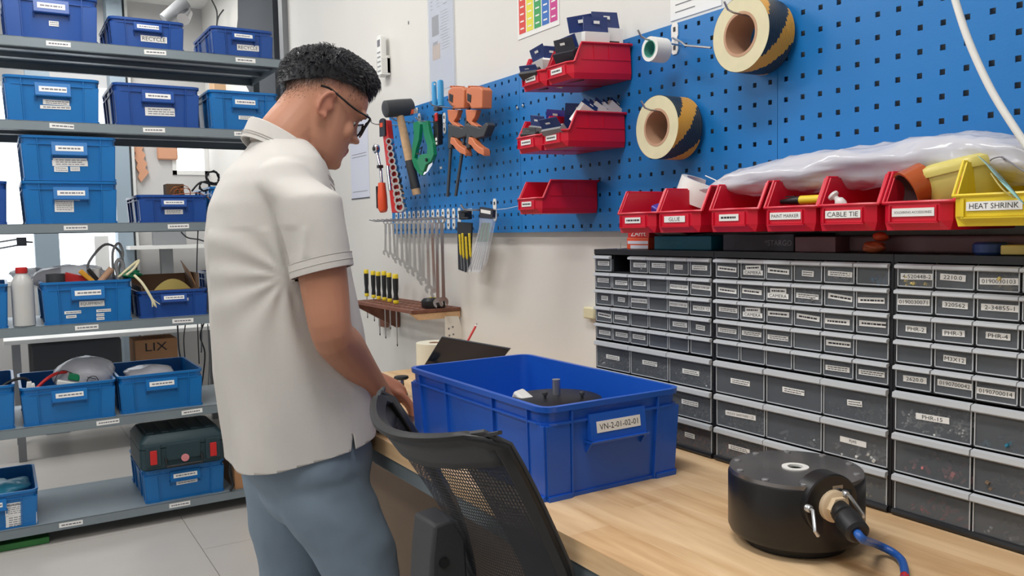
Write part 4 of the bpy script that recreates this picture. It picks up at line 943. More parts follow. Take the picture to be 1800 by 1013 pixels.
def tuft(mb, p, n, d, L, w_):
    s_ = n.cross(d).normalized()*w_; d = d.normalized()
    a = p-s_-n*.004; b_ = p+s_-n*.004; m1 = p+d*L*.5+n*L*.30; e = p+d*L+n*L*.12
    mb.add([a, b_, m1-s_*.8, m1+s_*.8, e, p+n*w_*2-n*.004, m1+n*w_*.9], [(0, 1, 3, 2), (2, 3, 4), (0, 2, 6, 5), (1, 5, 6, 3), (2, 4, 6), (3, 6, 4)])
for _ in range(3600):
    q = r_.random()**.8*7.6; j = r_.randrange(N_); qi = int(q); fq = q-qi
    p = rings[qi][j].lerp(rings[qi+1][j], fq).lerp(rings[qi][(j+1) % N_].lerp(rings[qi+1][(j+1) % N_], fq), r_.random())
    c = HP(-.005, 0, .03); n = (p-c).normalized(); lx = (p-HC).dot(hx)
    d = hx*(.9 if lx > -.04 else -.2)+hz*(-.45 if qi < 4 else .0)-hy*.15*(1 if (p-HC).dot(hy) < 0 else -1)+V([r_.uniform(-.35, .35) for _ in range(3)])
    if lx < -.04+r_.uniform(-.04, .04): d = hz*-.8-hx*.2+V([r_.uniform(-.3, .3) for _ in range(3)])
    d = d-n*d.dot(n)*.85
    if d.length < .1: continue
    tuft(cap, p, n, d, r_.uniform(.014, .028), r_.uniform(.0007, .0016))
for _ in range(260):   # fringe sticking forward over the forehead
    y_ = r_.uniform(-.06, .06); p = HP(.074+r_.uniform(-.01, .008)-abs(y_)*.25, y_, .088+r_.uniform(-.016, .016)); d = hx*.75-hz*.75+V([r_.uniform(-.2, .2) for _ in range(3)])
    tuft(cap, p, (hx+hz*.6).normalized(), d, r_.uniform(.014, .028), r_.uniform(.0012, .0022))
for o_ in [cap.build('hair', 'hair', man, smooth=True)]: pass
bme.calc_loop_triangles() if False else None
fz = MB(); vn = np.empty(n_*3); bme.vertices.foreach_get('normal', vn); vn = vn.reshape(-1, 3)
line2 = .048+np.maximum(0, hl[:, 0]+.02)*.25-np.maximum(0, -hl[:, 0]-.03)*.62
low_ = line2-.052-np.maximum(0, -hl[:, 0]-.02)*.25
cand = np.where((hl[:, 0] < .070) & (hl[:, 2] < line2+.012) & (hl[:, 2] > low_) & (np.abs(hl[:, 1]) < .085) & (np.linalg.norm(hl, axis=1) < .14) & ~((np.abs(hl[:, 0]+.010) < .024) & (hl[:, 2] < .026)) & ~((hl[:, 0] > .012) & (hl[:, 2] < .015)))[0]
for i_ in cand:
    dens = (hl[i_, 2]-low_[i_])/(line2[i_]+.012-low_[i_])
    for _q in range(3):
        if r_.random() > dens**2.2*1.2: continue
        n3 = V(vn[i_]); p = V(co[i_])+V([r_.uniform(-.002, .002) for _ in range(3)]); d = hz*-.9-hx*.2+V([r_.uniform(-.3, .3) for _ in range(3)]); d = d-n3*d.dot(n3)*.8
        s3 = n3.cross(d).normalized()*r_.uniform(.0002, .00035); q = p+n3*.0006; e3 = q+d.normalized()*r_.uniform(.0025, .006)+n3*.0012
        fz.add([q-s3, q+s3, e3, q+n3*.0007], [(0, 1, 2), (0, 2, 3), (1, 3, 2)])
if fz.v: fz.build('short_side_hair', mat('side_hair', (64, 56, 54), .6), man, smooth=False)['kind'] = 'stuff'
# glasses
mb = MB()
for sg in (-1, 1):
    fr = [HP(.105, sg*.008, .004), HP(.104, sg*.012, .016), HP(.101, sg*.048, .018), HP(.095, sg*.062, .014), HP(.093, sg*.062, -.008), HP(.095, sg*.050, -.022), HP(.101, sg*.020, -.022), HP(.104, sg*.010, -.010)]
    mb.tube(fr+[fr[0]], .0024, 8)
mb.tube([HP(.104, -.010, .010), HP(.107, 0, .013), HP(.104, .010, .010)], .002, 6, sub=4)
gl = mb.build('glasses_frame', 'blackg', man, smooth=True)
for sg in (-1, 1):
    mb = MB(); mb.tube([HP(.096, sg*.062, .013), HP(.088, sg*.073, .015), HP(.05, sg*.080, .014), HP(.0, sg*.084, .022), HP(-.022, sg*.086, .024), HP(-.040, sg*.084, .020)], .0025, 8, sub=3); mb.build('temple_arm', 'blackg', man, smooth=True)
    mb = MB(); p_ = [HP(.103, sg*.012, .014), HP(.101, sg*.048, .016), HP(.095, sg*.060, .012), HP(.093, sg*.060, -.008), HP(.095, sg*.050, -.020), HP(.101, sg*.020, -.020)]; mb.prism(p_, hx*.0012); mb.build('lens', 'glass', man)

# polo shirt
sh_ = MB()
rows = [(246, 448, 536, .066), (262, 438, 550, .100), (282, 420, 561, .136), (304, 400, 567, .156), (328, 386, 573, .167), (360, 374, 582, .168), (420, 367, 597, .165), (500, 373, 614, .164), (580, 379, 634, .166), (650, 383, 646, .170), (720, 391, 653, .177), (780, 398, 658, .184), (860, 405, 660, .188)]
rings = []
vd = V((math.sin(math.radians(17)), math.cos(math.radians(17)), 0)); NS = 44
for (y, l, r, b_) in rows:
    c = atY((l+r)/2, y, MY); dpt = c.x*fw.x+c.y*fw.y
    ext = (r-l)/2/F_PX*(dpt)
    a = math.sqrt(max(.04**2, ext**2-(b_*.30)**2))/.955
    ring = []
    for j in range(NS):
        t = 2*PI*j/NS; ct, st = math.cos(t), math.sin(t); e = .80
        x = a*math.copysign(abs(ct)**e, ct); yv = b_*math.copysign(abs(st)**e, st)
        # folds: stronger lower down
        low = max(0, min(1, (y-380)/400)); fold = 1+.020*low*math.sin(5*t+y*.010)+.012*low*math.sin(9*t-y*.014)+.008*math.sin(3*t+y*.02)*low
        ring.append(V((c.x+x*fold, MY+yv*fold, c.z)))
    rings.append(ring)
zsp = []
sh_.loft(rings)
for S, E_, sgn in ((SRt, ERt, -1), (SLt, ELt, 1)):
    ax = (E_-S); L = ax.length; A = S+V((-.035, -sgn*.06, .025))
    dd_ = ax.normalized(); nrm = (dd_+V((.10, 0, 0))).normalized(); h0 = S.lerp(E_, .565)
    ns = 24; u_ = (V((1, 0, 0))-dd_*dd_.x).normalized(); v__ = dd_.cross(u_); rg = []
    for c0, ru, rv in ((A-dd_*.05, .030, .030), (A-dd_*.035, .052, .05), (A, .068, .066), (S+V((-.004, 0, -.012)), .070, .068), (S.lerp(E_, .22)+V((-.004, 0, 0)), .068, .065), (S.lerp(E_, .40), .0655, .0625), (h0, .0635, .0605)):
        rg.append([c0+u_*math.cos(2*PI*j/ns)*ru+v__*math.sin(2*PI*j/ns)*rv for j in range(ns)])
    rg[-1] = [p-dd_*((p-h0).dot(nrm)/dd_.dot(nrm)) for p in rg[-1]]
    sh_.loft(rg)
sme = remesh(sh_, .0065, 5, .5)
bm = bmesh.new(); bm.from_mesh(sme)
# cut the hem (slightly tilted plane) and the sleeve ends
def cut(co_, no_, sel):
    gv = [f for f in bm.faces if sel(f.calc_center_median())]
    geom = gv+list({e for f in gv for e in f.edges})+list({v for f in gv for v in f.verts})
    bmesh.ops.bisect_plane(bm, geom=geom, plane_co=co_, plane_no=no_)
    dead = [f for f in bm.faces if sel(f.calc_center_median()) and (f.calc_center_median()-V(co_)).dot(V(no_)) > 0]
    bmesh.ops.delete(bm, geom=dead, context='FACES')
hemz = .775
cut(V((.5, MY, hemz)), V((.17, 0, -1)), lambda p: p.z < 1.0)
sa = atY(621, 762, 1.70)      # side slit above the hem
for sg, q in ((1, .13), (-1, .20)):
    gv = [f for f in bm.faces if (f.calc_center_median()-sa).length < .09]
    bmesh.ops.bisect_plane(bm, geom=gv+list({e for f in gv for e in f.edges})+list({v for f in gv for v in f.verts}), plane_co=sa, plane_no=V((1, 0, q*sg)))
dead = [f for f in bm.faces if (lambda c: c.y < MY and c.z < sa.z and -(sa.z-c.z)*.20 < c.x-sa.x-0 < (sa.z-c.z)*.13 and (c-sa).length < .09)(f.calc_center_median())]
bmesh.ops.delete(bm, geom=dead, context='FACES')
slv = []
for S, E_ in ((SRt, ERt), (SLt, ELt)):
    d = (E_-S).normalized(); h0 = S.lerp(E_, .565); nrm = (d+V((.10, 0, 0))).normalized()
    dead = [f for f in bm.faces if f.normal.dot(nrm) > .55 and abs((f.calc_center_median()-h0).dot(nrm)) < .016 and (f.calc_center_median()-h0).length < .075]
    bmesh.ops.delete(bm, geom=dead, context='FACES')
    slv.append((h0, nrm, d, S, E_))
bmesh.ops.delete(bm, geom=[v for v in bm.verts if not v.link_faces], context='VERTS')
# wrinkles
from mathutils import noise
for v in bm.verts:
    p = v.co; k_ = .0022 if p.z > 1.2 else .0035
    # drag folds fan out from the armpit across the back
    f_ = noise.noise(V((p.x*9+p.z*4, p.y*5, p.z*3.2)))*1.0+noise.noise(V((p.x*22+p.z*9, p.y*12, p.z*6)))*.45
    v.co = p+v.normal*f_*k_*1.6
    dz_ = p.z-1.18; dx_ = p.x-(SRt.x-.05)
    if p.y < MY and -.3 < dx_ < .02 and -.28 < dz_ < .1:
        rr_ = math.hypot(dx_, dz_); an = math.atan2(dz_, -dx_)
        v.co += v.normal*.0035*math.sin(an*11+rr_*8)*max(0, 1-rr_/.3)*min(1, rr_/.05)
bm.to_mesh(sme); bm.free()
so_ = link_mesh(sme, 'polo_shirt', ['shirt'], man)
md = so_.modifiers.new('thickness', 'SOLIDIFY'); md.thickness = .003; md.offset = -1
# hem band, cuffs, collar, seams
for h0, nrm, d, S, E_ in slv:
    mb = MB(); u = (V((1, 0, 0))-d*d.x).normalized(); v_ = d.cross(u); rg = []
    for off, rad in ((-.028, 1.022), (-.028, 1.045), (-.004, 1.045), (-.0005, 1.035), (-.0005, .99)):
        rg.append([h0-d*0+ (u*math.cos(2*PI*j/32)*.0635+v_*math.sin(2*PI*j/32)*.0605)*rad + d*(off-(u*math.cos(2*PI*j/32)*.0635+v_*math.sin(2*PI*j/32)*.0605).dot(nrm)/d.dot(nrm)) for j in range(32)])
    mb.loft(rg, False, False); cf = mb.build('sleeve_cuff', 'shirt', man, smooth=True)
    mb = MB()
    for off in (-.0285, -.014): mb.tube([h0+(u*math.cos(2*PI*j/32)*.0635+v_*math.sin(2*PI*j/32)*.0605)*1.048+d*(off-(u*math.cos(2*PI*j/32)*.0635+v_*math.sin(2*PI*j/32)*.0605).dot(nrm)/d.dot(nrm)) for j in range(33)], .0009, 5)
    mb.build('cuff_stitching', 'shirts', cf, smooth=True)
# collar: folded band around the neck
CC = atY(507, 266, 1.885)
def colring(rad, dz, tilt):
    out = []
    for j in range(36):
        t = PI*.12+ (2*PI-.24*PI)*j/35        # open at the front (+X)
        ct, st = math.cos(t), math.sin(t)
        out.append(V((CC.x+ct*rad*1.0, CC.y+st*rad*.92, CC.z+dz-ct*tilt)))
    return out
mb = MB()
cr_ = [colring(.082, -.03, .054), colring(.0775, .012, .052), colring(.0795, .021, .051), colring(.084, .019, .052), colring(.094, -.006, .056), colring(.103, -.032, .062), colring(.100, -.033, .061), colring(.086, -.002, .053)]
mb.loft([[r[j] for r in cr_] for j in range(36)], True, True, closed=True)
co_ = mb.build('collar', 'shirt', man, smooth=True)
mb = MB(); mb.tube([p+V((0, 0, .002)) for p in colring(.1005, -.023, .0605)], .0008, 5); mb.tube([p+V((0, 0, .002)) for p in colring(.0985, -.017, .0590)], .0008, 5); mb.build('collar_stitching', 'shirts', co_, smooth=True)

# trousers
pt = MB()
HRt = atY(572, 850, 1.80); HLt = V((HRt.x-.035, 1.98, HRt.z))
KR = atY(640, 1013, 1.77); AR = V((.64, 1.76, .10)); KL = atY(517, 1013, 2.0); AL = V((.40, 2.02, .10))
waist = atY(535, 760, MY)
limb(pt, [V((waist.x, MY, .90)), V((waist.x, MY, .82)), V((HRt.x-.01, MY, .74)), V((HRt.x-.01, MY, .69))], [(.125, .165), (.138, .175), (.142, .18), (.12, .15)], 28, sub=3)
for H_, K_, A_ in ((HRt, KR, AR), (HLt, KL, AL)):
    limb(pt, [H_+V((0, 0, .05)), H_+V((.0, 0, -.03)), H_.lerp(K_, .55), K_, K_.lerp(A_, .3), K_.lerp(A_, .7), A_+V((0, 0, -.02))], [(.100, .090), (.104, .094), (.094, .088), (.084, .078), (.074, .072), (.066, .066), (.068, .068)], 22)
pme = remesh(pt, .008, 5, .5)
bm = bmesh.new(); bm.from_mesh(pme)
for v in bm.verts:
    p = v.co; f_ = noise.noise(V((p.x*7, p.y*7, p.z*16+p.x*9)))*.7+noise.noise(V((p.x*20+3, p.y*16, p.z*26)))*.35
    v.co = p+v.normal*f_*.006
bm.to_mesh(pme); bm.free()
po = link_mesh(pme, 'trousers', ['pants'], man)
mb = MB(); sp = [atY(626, 790, 1.69), atY(640, 850, 1.68), atY(660, 930, 1.67), atY(680, 1013, 1.67)]
dgx = bpy.context.evaluated_depsgraph_get()
from mathutils.bvhtree import BVHTree
bv = BVHTree.FromPolygons([po.matrix_world @ v.co+V(WM[man.name].to_translation())*0 for v in pme.vertices], [p.vertices for p in pme.polygons])
off = WM[man.name].to_translation(); seam = []
for k in range(24):
    f = k/23; px_ = 622+72*f**1.15; py_ = 785+270*f; d_ = _ray(px_, py_).normalized(); h = bv.ray_cast(CAM-off, d_)
    if h[0]: seam.append(h[0]+off)
if len(seam) > 3: mb.tube(seam, .0009, 5); mb.build('side_seam', 'seam', po, smooth=True)
for A_ in (AR, AL):
    mb = MB(); z0 = 0
    mb.loft([rr(A_.x+.07, A_.y, .27, .095, .045, .001, 5), rr(A_.x+.07, A_.y, .275, .10, .048, .022, 5), rr(A_.x+.065, A_.y, .255, .09, .044, .045, 5), rr(A_.x+.03, A_.y, .17, .085, .04, .085, 5), rr(A_.x+.0, A_.y, .10, .08, .038, .11, 5)]); mb.build('shoe', 'dgrey', man, smooth=True)

# ------------------------------------------------------------------ office chair
chm = bpy.data.materials.new('chair_mesh'); chm.use_nodes = True; nt = chm.node_tree; b = nt.nodes['Principled BSDF']; b.inputs['Base Color'].default_value = lin((34, 36, 42))+(1,); b.inputs['Roughness'].default_value = .6
tc = nt.nodes.new('ShaderNodeTexCoord'); sx = nt.nodes.new('ShaderNodeSeparateXYZ'); nt.links.new(tc.outputs['Object'], sx.inputs[0])
def stripes(sock, per, duty):
    m1 = nt.nodes.new('ShaderNodeMath'); m1.operation = 'MULTIPLY'; m1.inputs[1].default_value = 1/per; nt.links.new(sock, m1.inputs[0])
    m2 = nt.nodes.new('ShaderNodeMath'); m2.operation = 'FRACT'; nt.links.new(m1.outputs[0], m2.inputs[0])
    m3 = nt.nodes.new('ShaderNodeMath'); m3.operation = 'LESS_THAN'; m3.inputs[1].default_value = duty; nt.links.new(m2.outputs[0], m3.inputs[0]); return m3.outputs[0]
a_ = stripes(sx.outputs['Y'], .0042, .50); b2 = stripes(sx.outputs['Z'], .0060, .34)
mx = nt.nodes.new('ShaderNodeMath'); mx.operation = 'MAXIMUM'; nt.links.new(a_, mx.inputs[0]); nt.links.new(b2, mx.inputs[1]); nt.links.new(mx.outputs[0], b.inputs['Alpha']); M['mesh'] = chm
TN = atZ(872, 757, .985); TF = atZ(668, 680, 1.0)
LN = atY(1003, 1013, TN.y+.0); LN2 = V((LN.x, LN.y, LN.z))
cyc = (TN.y+TF.y)/2; hwc = abs(TF.y-TN.y)/2
chair = thing('office_chair', 'black mesh-backed office chair pulled up to the bench in front of the crate', 'chair', (TN.x+.12, cyc, 0))
def CB(u, v):   # u -1 near .. 1 far, v 0 top .. 1 bottom of the backrest
    z = TN.z+(TF.z-TN.z)*(u+1)/2 - v*.50
    x = TN.x + (LN.x-TN.x)*min(1, v*.5/(TN.z-LN.z))**.85
    if v*.5 > TN.z-LN.z: x = LN.x+.02*math.sin(min(1, (v*.5-(TN.z-LN.z))/.28)*PI)
    x -= .075*(1-u*u)*(1-.35*v)
    k = 1-.12*max(0, v-.5)**1.2
    z -= .030*(1-u*u)*(1-v) if v < 1 else 0
    return V((x+(TF.x-TN.x)*(u+1)/2*(1-v), cyc+u*hwc*k, z))
NU, NV = 20, 20
mb = MB(); vs = [CB(-.93+1.86*i/NU, .10+.86*j/NV) for j in range(NV+1) for i in range(NU+1)]
mb.add(vs, [(j*(NU+1)+i, j*(NU+1)+i+1, (j+1)*(NU+1)+i+1, (j+1)*(NU+1)+i) for j in range(NV) for i in range(NU)]); mb.build('back_mesh', 'mesh', chair, smooth=2)
# outer frame: a flattened section swept round the edge
def sweep(mb, pts, wv, tv, mi=None):
    rings = []
    for i, p in enumerate(pts):
        w_ = wv[i]; t_ = tv[i]
        rings.append([p-w_-t_, p+w_*.6-t_*1.0, p+w_-t_*.4, p+w_+t_*.4, p+w_*.6+t_, p-w_+t_])
    return mb.loft(rings, mi=mi)
path = [(-1, 1-k*.95/14) for k in range(15)]+[(-1+2*k/20, .0) for k in range(1, 20)]+[(1, .05+k*.95/14) for k in range(15)]
P_, W_, T_ = [], [], []
cen = CB(0, .5)
for k, (u, v) in enumerate(path):
    if v == 0.0: v = max(0, .05*(abs(u)-.85)/.15*1) if abs(u) > .85 else 0
    p = CB(u, v); P_.append(p)
    e = 1e-3; du = (CB(min(u+e, 1), v)-CB(max(u-e, -1), v)); dv = (CB(u, min(v+e, 1))-CB(u, max(v-e, 0))); nrm = du.cross(dv).normalized()
    inw = (du.normalized()*(-1 if u > 0 else 1) if abs(u) >= .999 else dv.normalized())
    wd = .011 if abs(u) >= .999 else .013
    W_.append(-inw*wd); T_.append(nrm*.008)
mb = MB(); sweep(mb, [p-w_*.6 for p, w_ in zip(P_, W_)], W_, T_); mb.build('back_frame', 'black', chair, smooth=True, bevel=.002)
mb = MB(); sweep(mb, [CB(-1+2*k/20, 0)+V((.006, 0, -.004)) for k in range(21)], [V((0, 0, .003))]*21, [V((.004, 0, 0))]*21)
mb.tube([CB(u, v)+V((.005, 0, .001)) for u, v in path[2:-2]], .0045, 6); mb.build('edge_piping', 'dgrey', chair, smooth=True)
# padded upper band of mesh
mb = MB(); vs = [CB(-.95+1.9*i/NU, .02+.085*j/3)+V((-.002, 0, 0)) for j in range(4) for i in range(NU+1)]
mb.add(vs, [(j*(NU+1)+i, j*(NU+1)+i+1, (j+1)*(NU+1)+i+1, (j+1)*(NU+1)+i) for j in range(3) for i in range(NU)]); bnd = mb.build('upper_band', 'dgrey', chair, smooth=2)
md = bnd.modifiers.new('t', 'SOLIDIFY'); md.thickness = .003
# darker side bands that run down inside the frame
for sg in (-1, 1):
    mb = MB(); vs = [CB(sg*(.97-(.34 if sg < 0 else .16)*i/4), .10+.88*j/12)+V((-.001, 0, 0)) for j in range(13) for i in range(5)]
    mb.add(vs, [(j*5+i, j*5+i+1, (j+1)*5+i+1, (j+1)*5+i) for j in range(12) for i in range(4)]); o_ = mb.build('side_band', mat('band_weave', (38, 42, 50), .7, alpha=.93), chair, smooth=2)
mb = MB(); rg = []
for k in range(12):
    u = -.9+1.8*k/11; p = CB(u, .62+.05*(1-u*u)); rg.append([p+V((-.012, 0, -.020)), p+V((.0, 0, -.022)), p+V((.0, 0, .022)), p+V((-.012, 0, .020))])
mb.loft(rg); mb.build('lumbar_bar', 'black', chair, smooth=True, bevel=.002)
# bracket seen at the far side, spine, seat, arms, base
q0 = atY(778, 905, cyc+.06); q1 = atY(778, 1040, cyc+.06)
mb = MB(); P2 = [(q0.x-.035, q0.z), (q0.x+.005, q0.z+.004), (q0.x+.022, q0.z-.03), (q1.x+.03, q1.z), (q1.x+.05, .47), (q1.x-.06, .47), (q1.x-.045, q1.z), (q0.x-.042, q0.z-.05)]
mb.prism([V((x, q0.y-.04, z)) for x, z in P2], (0, .08, 0)); br = mb.build('spine_bracket', 'dgrey', chair, smooth=True, bevel=.006)
mb = MB(); mb.cyl((q0.x-.02, q0.y-.044, q0.z-.065), (q0.x-.02, q0.y-.03, q0.z-.065), .009, 14); mb.build('bolt', 'black', br, smooth=True)
sxx = CB(0, 1).x+.25
mb = MB(); mb.loft([rr(sxx, cyc, .44, .44, .10, .42, 6), rr(sxx, cyc, .49, .49, .12, .44, 6), rr(sxx, cyc, .49, .49, .12, .475, 6), rr(sxx, cyc, .44, .44, .12, .497, 6)]); mb.build('seat', 'dgrey', chair, smooth=True)
mb = MB(); mb.prism([V((CB(0, 1).x-.02, cyc-.03, .50)), V((CB(0, 1).x+.02, cyc-.03, .50)), V((CB(0, 1).x+.02, cyc-.03, .405)), V((sxx+.1, cyc-.03, .405)), V((sxx+.1, cyc-.03, .375)), V((CB(0, 1).x-.02, cyc-.03, .375))], (0, .06, 0)); mb.build('back_support', 'black', chair, bevel=.004)
mb = MB(); mb.cyl((sxx, cyc, .10), (sxx, cyc, .25), .028, 16); mb.cyl((sxx, cyc, .25), (sxx, cyc, .42), .016, 16); mb.build('gas_column', 'black', chair, smooth=True)
for k in range(5):
    a = 2*PI*k/5+.3; e = V((sxx+.29*math.cos(a), cyc+.29*math.sin(a), .075)); c = V((sxx, cyc, .115))
    mb = MB(); mb.tube([c, c.lerp(e, .5)+V((0, 0, .008)), e], .019, 8); lg = mb.build('base_leg', 'black', chair, smooth=True)
    mb = MB(); s_ = V((-math.sin(a), math.cos(a), 0)); mb.cyl(e+V((0, 0, -.047))-s_*.022, e+V((0, 0, -.047))+s_*.022, .027, 16); mb.build('caster', 'black', lg, smooth=True)

# ------------------------------------------------------------------ black round housing on the bench
dl, dr_ = atZ(1273, 838, .9), atZ(1524, 848, .9)
vdir = V((math.sin(YAW+math.atan((1398-900)/F_PX)), math.cos(YAW+math.atan((1398-900)/F_PX)), 0))
DC = (dl+dr_)/2; DC.z = DZ; R_ = (dr_-dl).length/2
top_c = atZ(1398, 824, .9); DC.x, DC.y = top_c.x, top_c.y; R_ = (dr_-dl).length/2*1.0
dev = thing('round_housing', 'black anodised round metal housing with a hole in its lid, on the bench', 'housing', tuple(DC))
mb = MB(); mb.lathe(DC, Z1, [(R_*.76, 0), (R_*.76, .014), (R_*.97, .017), (R_, .024), (R_, .103), (R_*.985, .106)], 64); mb.build('housing_body', 'anod', dev, smooth=True)
lidm = bpy.data.materials.new('lid_metal'); lidm.use_nodes = True; b = lidm.node_tree.nodes['Principled BSDF']; b.inputs['Base Color'].default_value = lin((150, 148, 150))+(1,); b.inputs['Metallic'].default_value = .9; b.inputs['Roughness'].default_value = .24; b.inputs['Anisotropic'].default_value = .7
tg = lidm.node_tree.nodes.new('ShaderNodeTangent'); tg.direction_type = 'RADIAL'; tg.axis = 'Z'; lidm.node_tree.links.new(tg.outputs[0], b.inputs['Tangent'])
mb = MB(); o = DC+V((0, 0, .106)); mb.ring(o, Z1, R_*.975, R_*.135, .006, 64); mb.build('lid', lidm, dev, smooth=True)
mb = MB(); mb.ring(o+V((0, 0, .004)), Z1, R_*.20, R_*.115, .0035, 40); mb.build('centre_ring', 'white', dev, smooth=True)
mb = MB(); mb.cyl(o-V((0, 0, .02)), o+V((0, 0, .0005)), R_*.13, 32); mb.build('centre_bore', 'black', dev)
for k in range(10):
    a = 2*PI*k/10+.2; p = o+V((math.cos(a)*R_*.88, math.sin(a)*R_*.88, .006)); mb = MB(); mb.lathe(p, Z1, [(.0052, -.001), (.0052, .0014), (.004, .0022)], 12); mb.build('lid_screw', 'zinc', dev, smooth=True)
# side port: faces the camera's right side
pc = atZ(1452, 897, DZ+.062)
ang = math.atan2(pc.y-DC.y, pc.x-DC.x)
pd = V((math.cos(-1.82), math.sin(-1.82), 0)); ps = V((-pd.y, pd.x, 0))
Q = DC+V((0, 0, .058))+pd*(R_*.93)
def tgt(px, py, d): # point at forward distance d along pd from housing centre plane
    r = _ray(px, py); k_ = ((DC+pd*d)-CAM).dot(pd)/r.dot(pd); return CAM+r*k_
Q = tgt(1464, 889, R_*.97+.001)
mb = MB(); mb.lathe(Q-pd*.03, pd, [(.044, 0), (.044, .027), (.042, .029)], 40); mb.build('port_boss', 'anod', dev, smooth=True)
mb = MB(); mb.lathe(Q-pd*.001, pd, [(.0225, 0), (.0225, .007), (.020, .009)], 28); mb.build('beige_washer', 'nylon', dev, smooth=True)
mb = MB(); mb.lathe(Q+pd*.008, pd, [(.0165, 0), (.0165, .008)], 6); mb.build('beige_nut', 'nylon', dev)
for (a, b_) in (((1483, 868), (1517, 905)), ((1419, 893), (1433, 935))):
    p = tgt(a[0], a[1], R_*.99+.002); q = tgt(b_[0], b_[1], R_*1.0+.03)
    mb = MB(); mb.lathe(p, pd, [(.0055, 0), (.0055, .006), (.004, .008)], 12); mb.tube([p+pd*.005, p+pd*.012, q, q+V((.002, 0, -.004)) if a[0] > 1450 else q+V((.006, 0, -.007))], .0026, 8); mb.build('clip_lever', 'zinc', dev, smooth=True)
# plug and cable
c0 = Q+pd*.010; c1 = tgt(1478, 910, R_+.022); c2 = tgt(1502, 930, R_+.055)
t = thing('cable_plug', 'black plug with a blue sleeved cable, pushed into the round housing', 'cable', tuple(c2))
d_ = (c2-c0).normalized()
mb = MB(); mb.lathe(c0, d_, [(.0135, 0), (.0135, .010), (.0150, .012), (.0150, .020), (.0125, .022), (.0165, .026), (.0175, .030), (.0165, .058), (.0120, .062), (.008, .062)], 24); mb.build('plug_body', 'black', t, smooth=True)
e0 = c0+d_*.055
kp = [e0, e0+d_*.018, atZ(1540, 957, .812), atZ(1570, 972, .80), atZ(1587, 990, .799), atZ(1592, 1025, .798), atZ(1590, 1080, .798)]
mb = MB(); mb.tube(kp[:-2]+[kp[-2]], .0058, 10, sub=8); mb.build('cable_sleeve', 'bluecable', t, smooth=2)
mb = MB(); mb.tube([kp[-2].lerp(kp[-3], .35), kp[-2], kp[-1]], .0060, 10, sub=3); mb.build('cable_end', 'redmatt', t, smooth=2)

# ------------------------------------------------------------------ inside the big crate and behind it
zb_ = DZ+.006
dc = atZ(988, 706, DZ+.132)
t = thing('disc_tray', 'black round plate with knobs inside the royal blue crate', 'plate', (dc.x, dc.y, zb_))
dc2 = V((dc.x, dc.y+.02, DZ+.128))
mb = MB(); mb.lathe(dc2, Z1, [(.090, 0), (.092, .004), (.092, .008), (.088, .010)], 48); mb.build('disc', 'black', t, smooth=True)
mb = MB(); mb.lathe((dc2.x, dc2.y, zb_), Z1, [(.05, 0), (.05, DZ+.128-zb_)], 24); mb.build('disc_stand', 'black', t, smooth=True)
for px in (958, 1023):
    p = atZ(px, 697, DZ+.142); mb = MB(); mb.lathe((p.x, p.y, DZ+.136), Z1, [(.003, 0), (.003, .008), (.0055, .009), (.0055, .014), (.003, .016)], 12); mb.build('knob', 'dgrey', t, smooth=True)
p = atZ(978, 694, DZ+.138); mb = MB(); mb.cyl((p.x, p.y, DZ+.138), (p.x, p.y, DZ+.170), .0085, 20); mb.build('metal_post', 'zinc', t, smooth=True)
p = atZ(925, 705, DZ+.13); mb = MB(); mb.box((p.x+.005, p.y, DZ+.085), (.03, .10, .10), Matrix.Rotation(.5, 3, 'X') @ Matrix.Rotation(.25, 3, 'Z')); single(mb, 'white_block', 'white', 'white plastic block beside the black plate in the royal blue crate', 'block', bevel=.005)
# laptop-like dark screen leaning
A_, B_ = atZ(776, 592, .965), atZ(897, 613, .945)
A2 = atZ(722, 680, DZ+.008); B2 = A2+(B_-A_)+V((0, 0, A_.z-B_.z))*0; B2.z = DZ+.006
t = thing('display_tablet', 'large dark glossy tablet propped up between the paper roll and the crate', 'tablet', ((A2.x+B2.x)/2, (A2.y+B2.y)/2, DZ))
nn_ = (B_-A_).cross(A2-A_).normalized(); nn_ = nn_ if nn_.x < 0 or nn_.y < 0 else -nn_
mb = MB(); mb.prism([A_, B_, B2, A2], nn_*-.006); mb.build('screen_back', 'dgrey', t, bevel=.002)
sc_ = (A_+B_+A2+B2)/4; mb = MB(); mb.prism([sc_+(q-sc_)*.97+nn_*.0003 for q in (A_, B_, B2, A2)], nn_*.0008); mb.build('screen_glass', 'greyblueinside', t)
mt_ = (A_+B_)/2; mb_ = (A2+B2)/2; hd_ = V((mt_.x-mb_.x, mt_.y-mb_.y, 0)); kt_ = mb_.lerp(mt_, .55)-nn_*.007; ft_ = V((mb_.x, mb_.y, DZ+.002))+hd_*1.35; ed_ = (B_-A_).normalized()*.08
mb = MB(); mb.prism([kt_-ed_, kt_+ed_, ft_+ed_, ft_-ed_], hd_.normalized()*.004); mb.build('kickstand', 'dgrey', t)
# paper roll
p = atZ(765, 650, DZ)
ro = V((p.x+.02, p.y-.06, DZ)); ro = atY(766, 650, 2.42); ro.z = DZ
t = thing('paper_roll', 'cream paper towel roll standing behind the laptop', 'paper roll', tuple(ro))
mb = MB(); zt_ = atY(766, 602, ro.y).z-DZ; rad = (atY(798, 640, ro.y)-atY(735, 640, ro.y)).length/2*.95
mb.ring(ro, Z1, rad, .021, zt_, 36); mb.build('roll', mat('roll_paper', (232, 228, 208), .8, bump=.3, bscale=80), t, smooth=True)
mb = MB(); mb.ring(ro+V((0, 0, .001)), Z1, .022, .0195, zt_-.002, 24); mb.build('core', 'coretape', t, smooth=True)
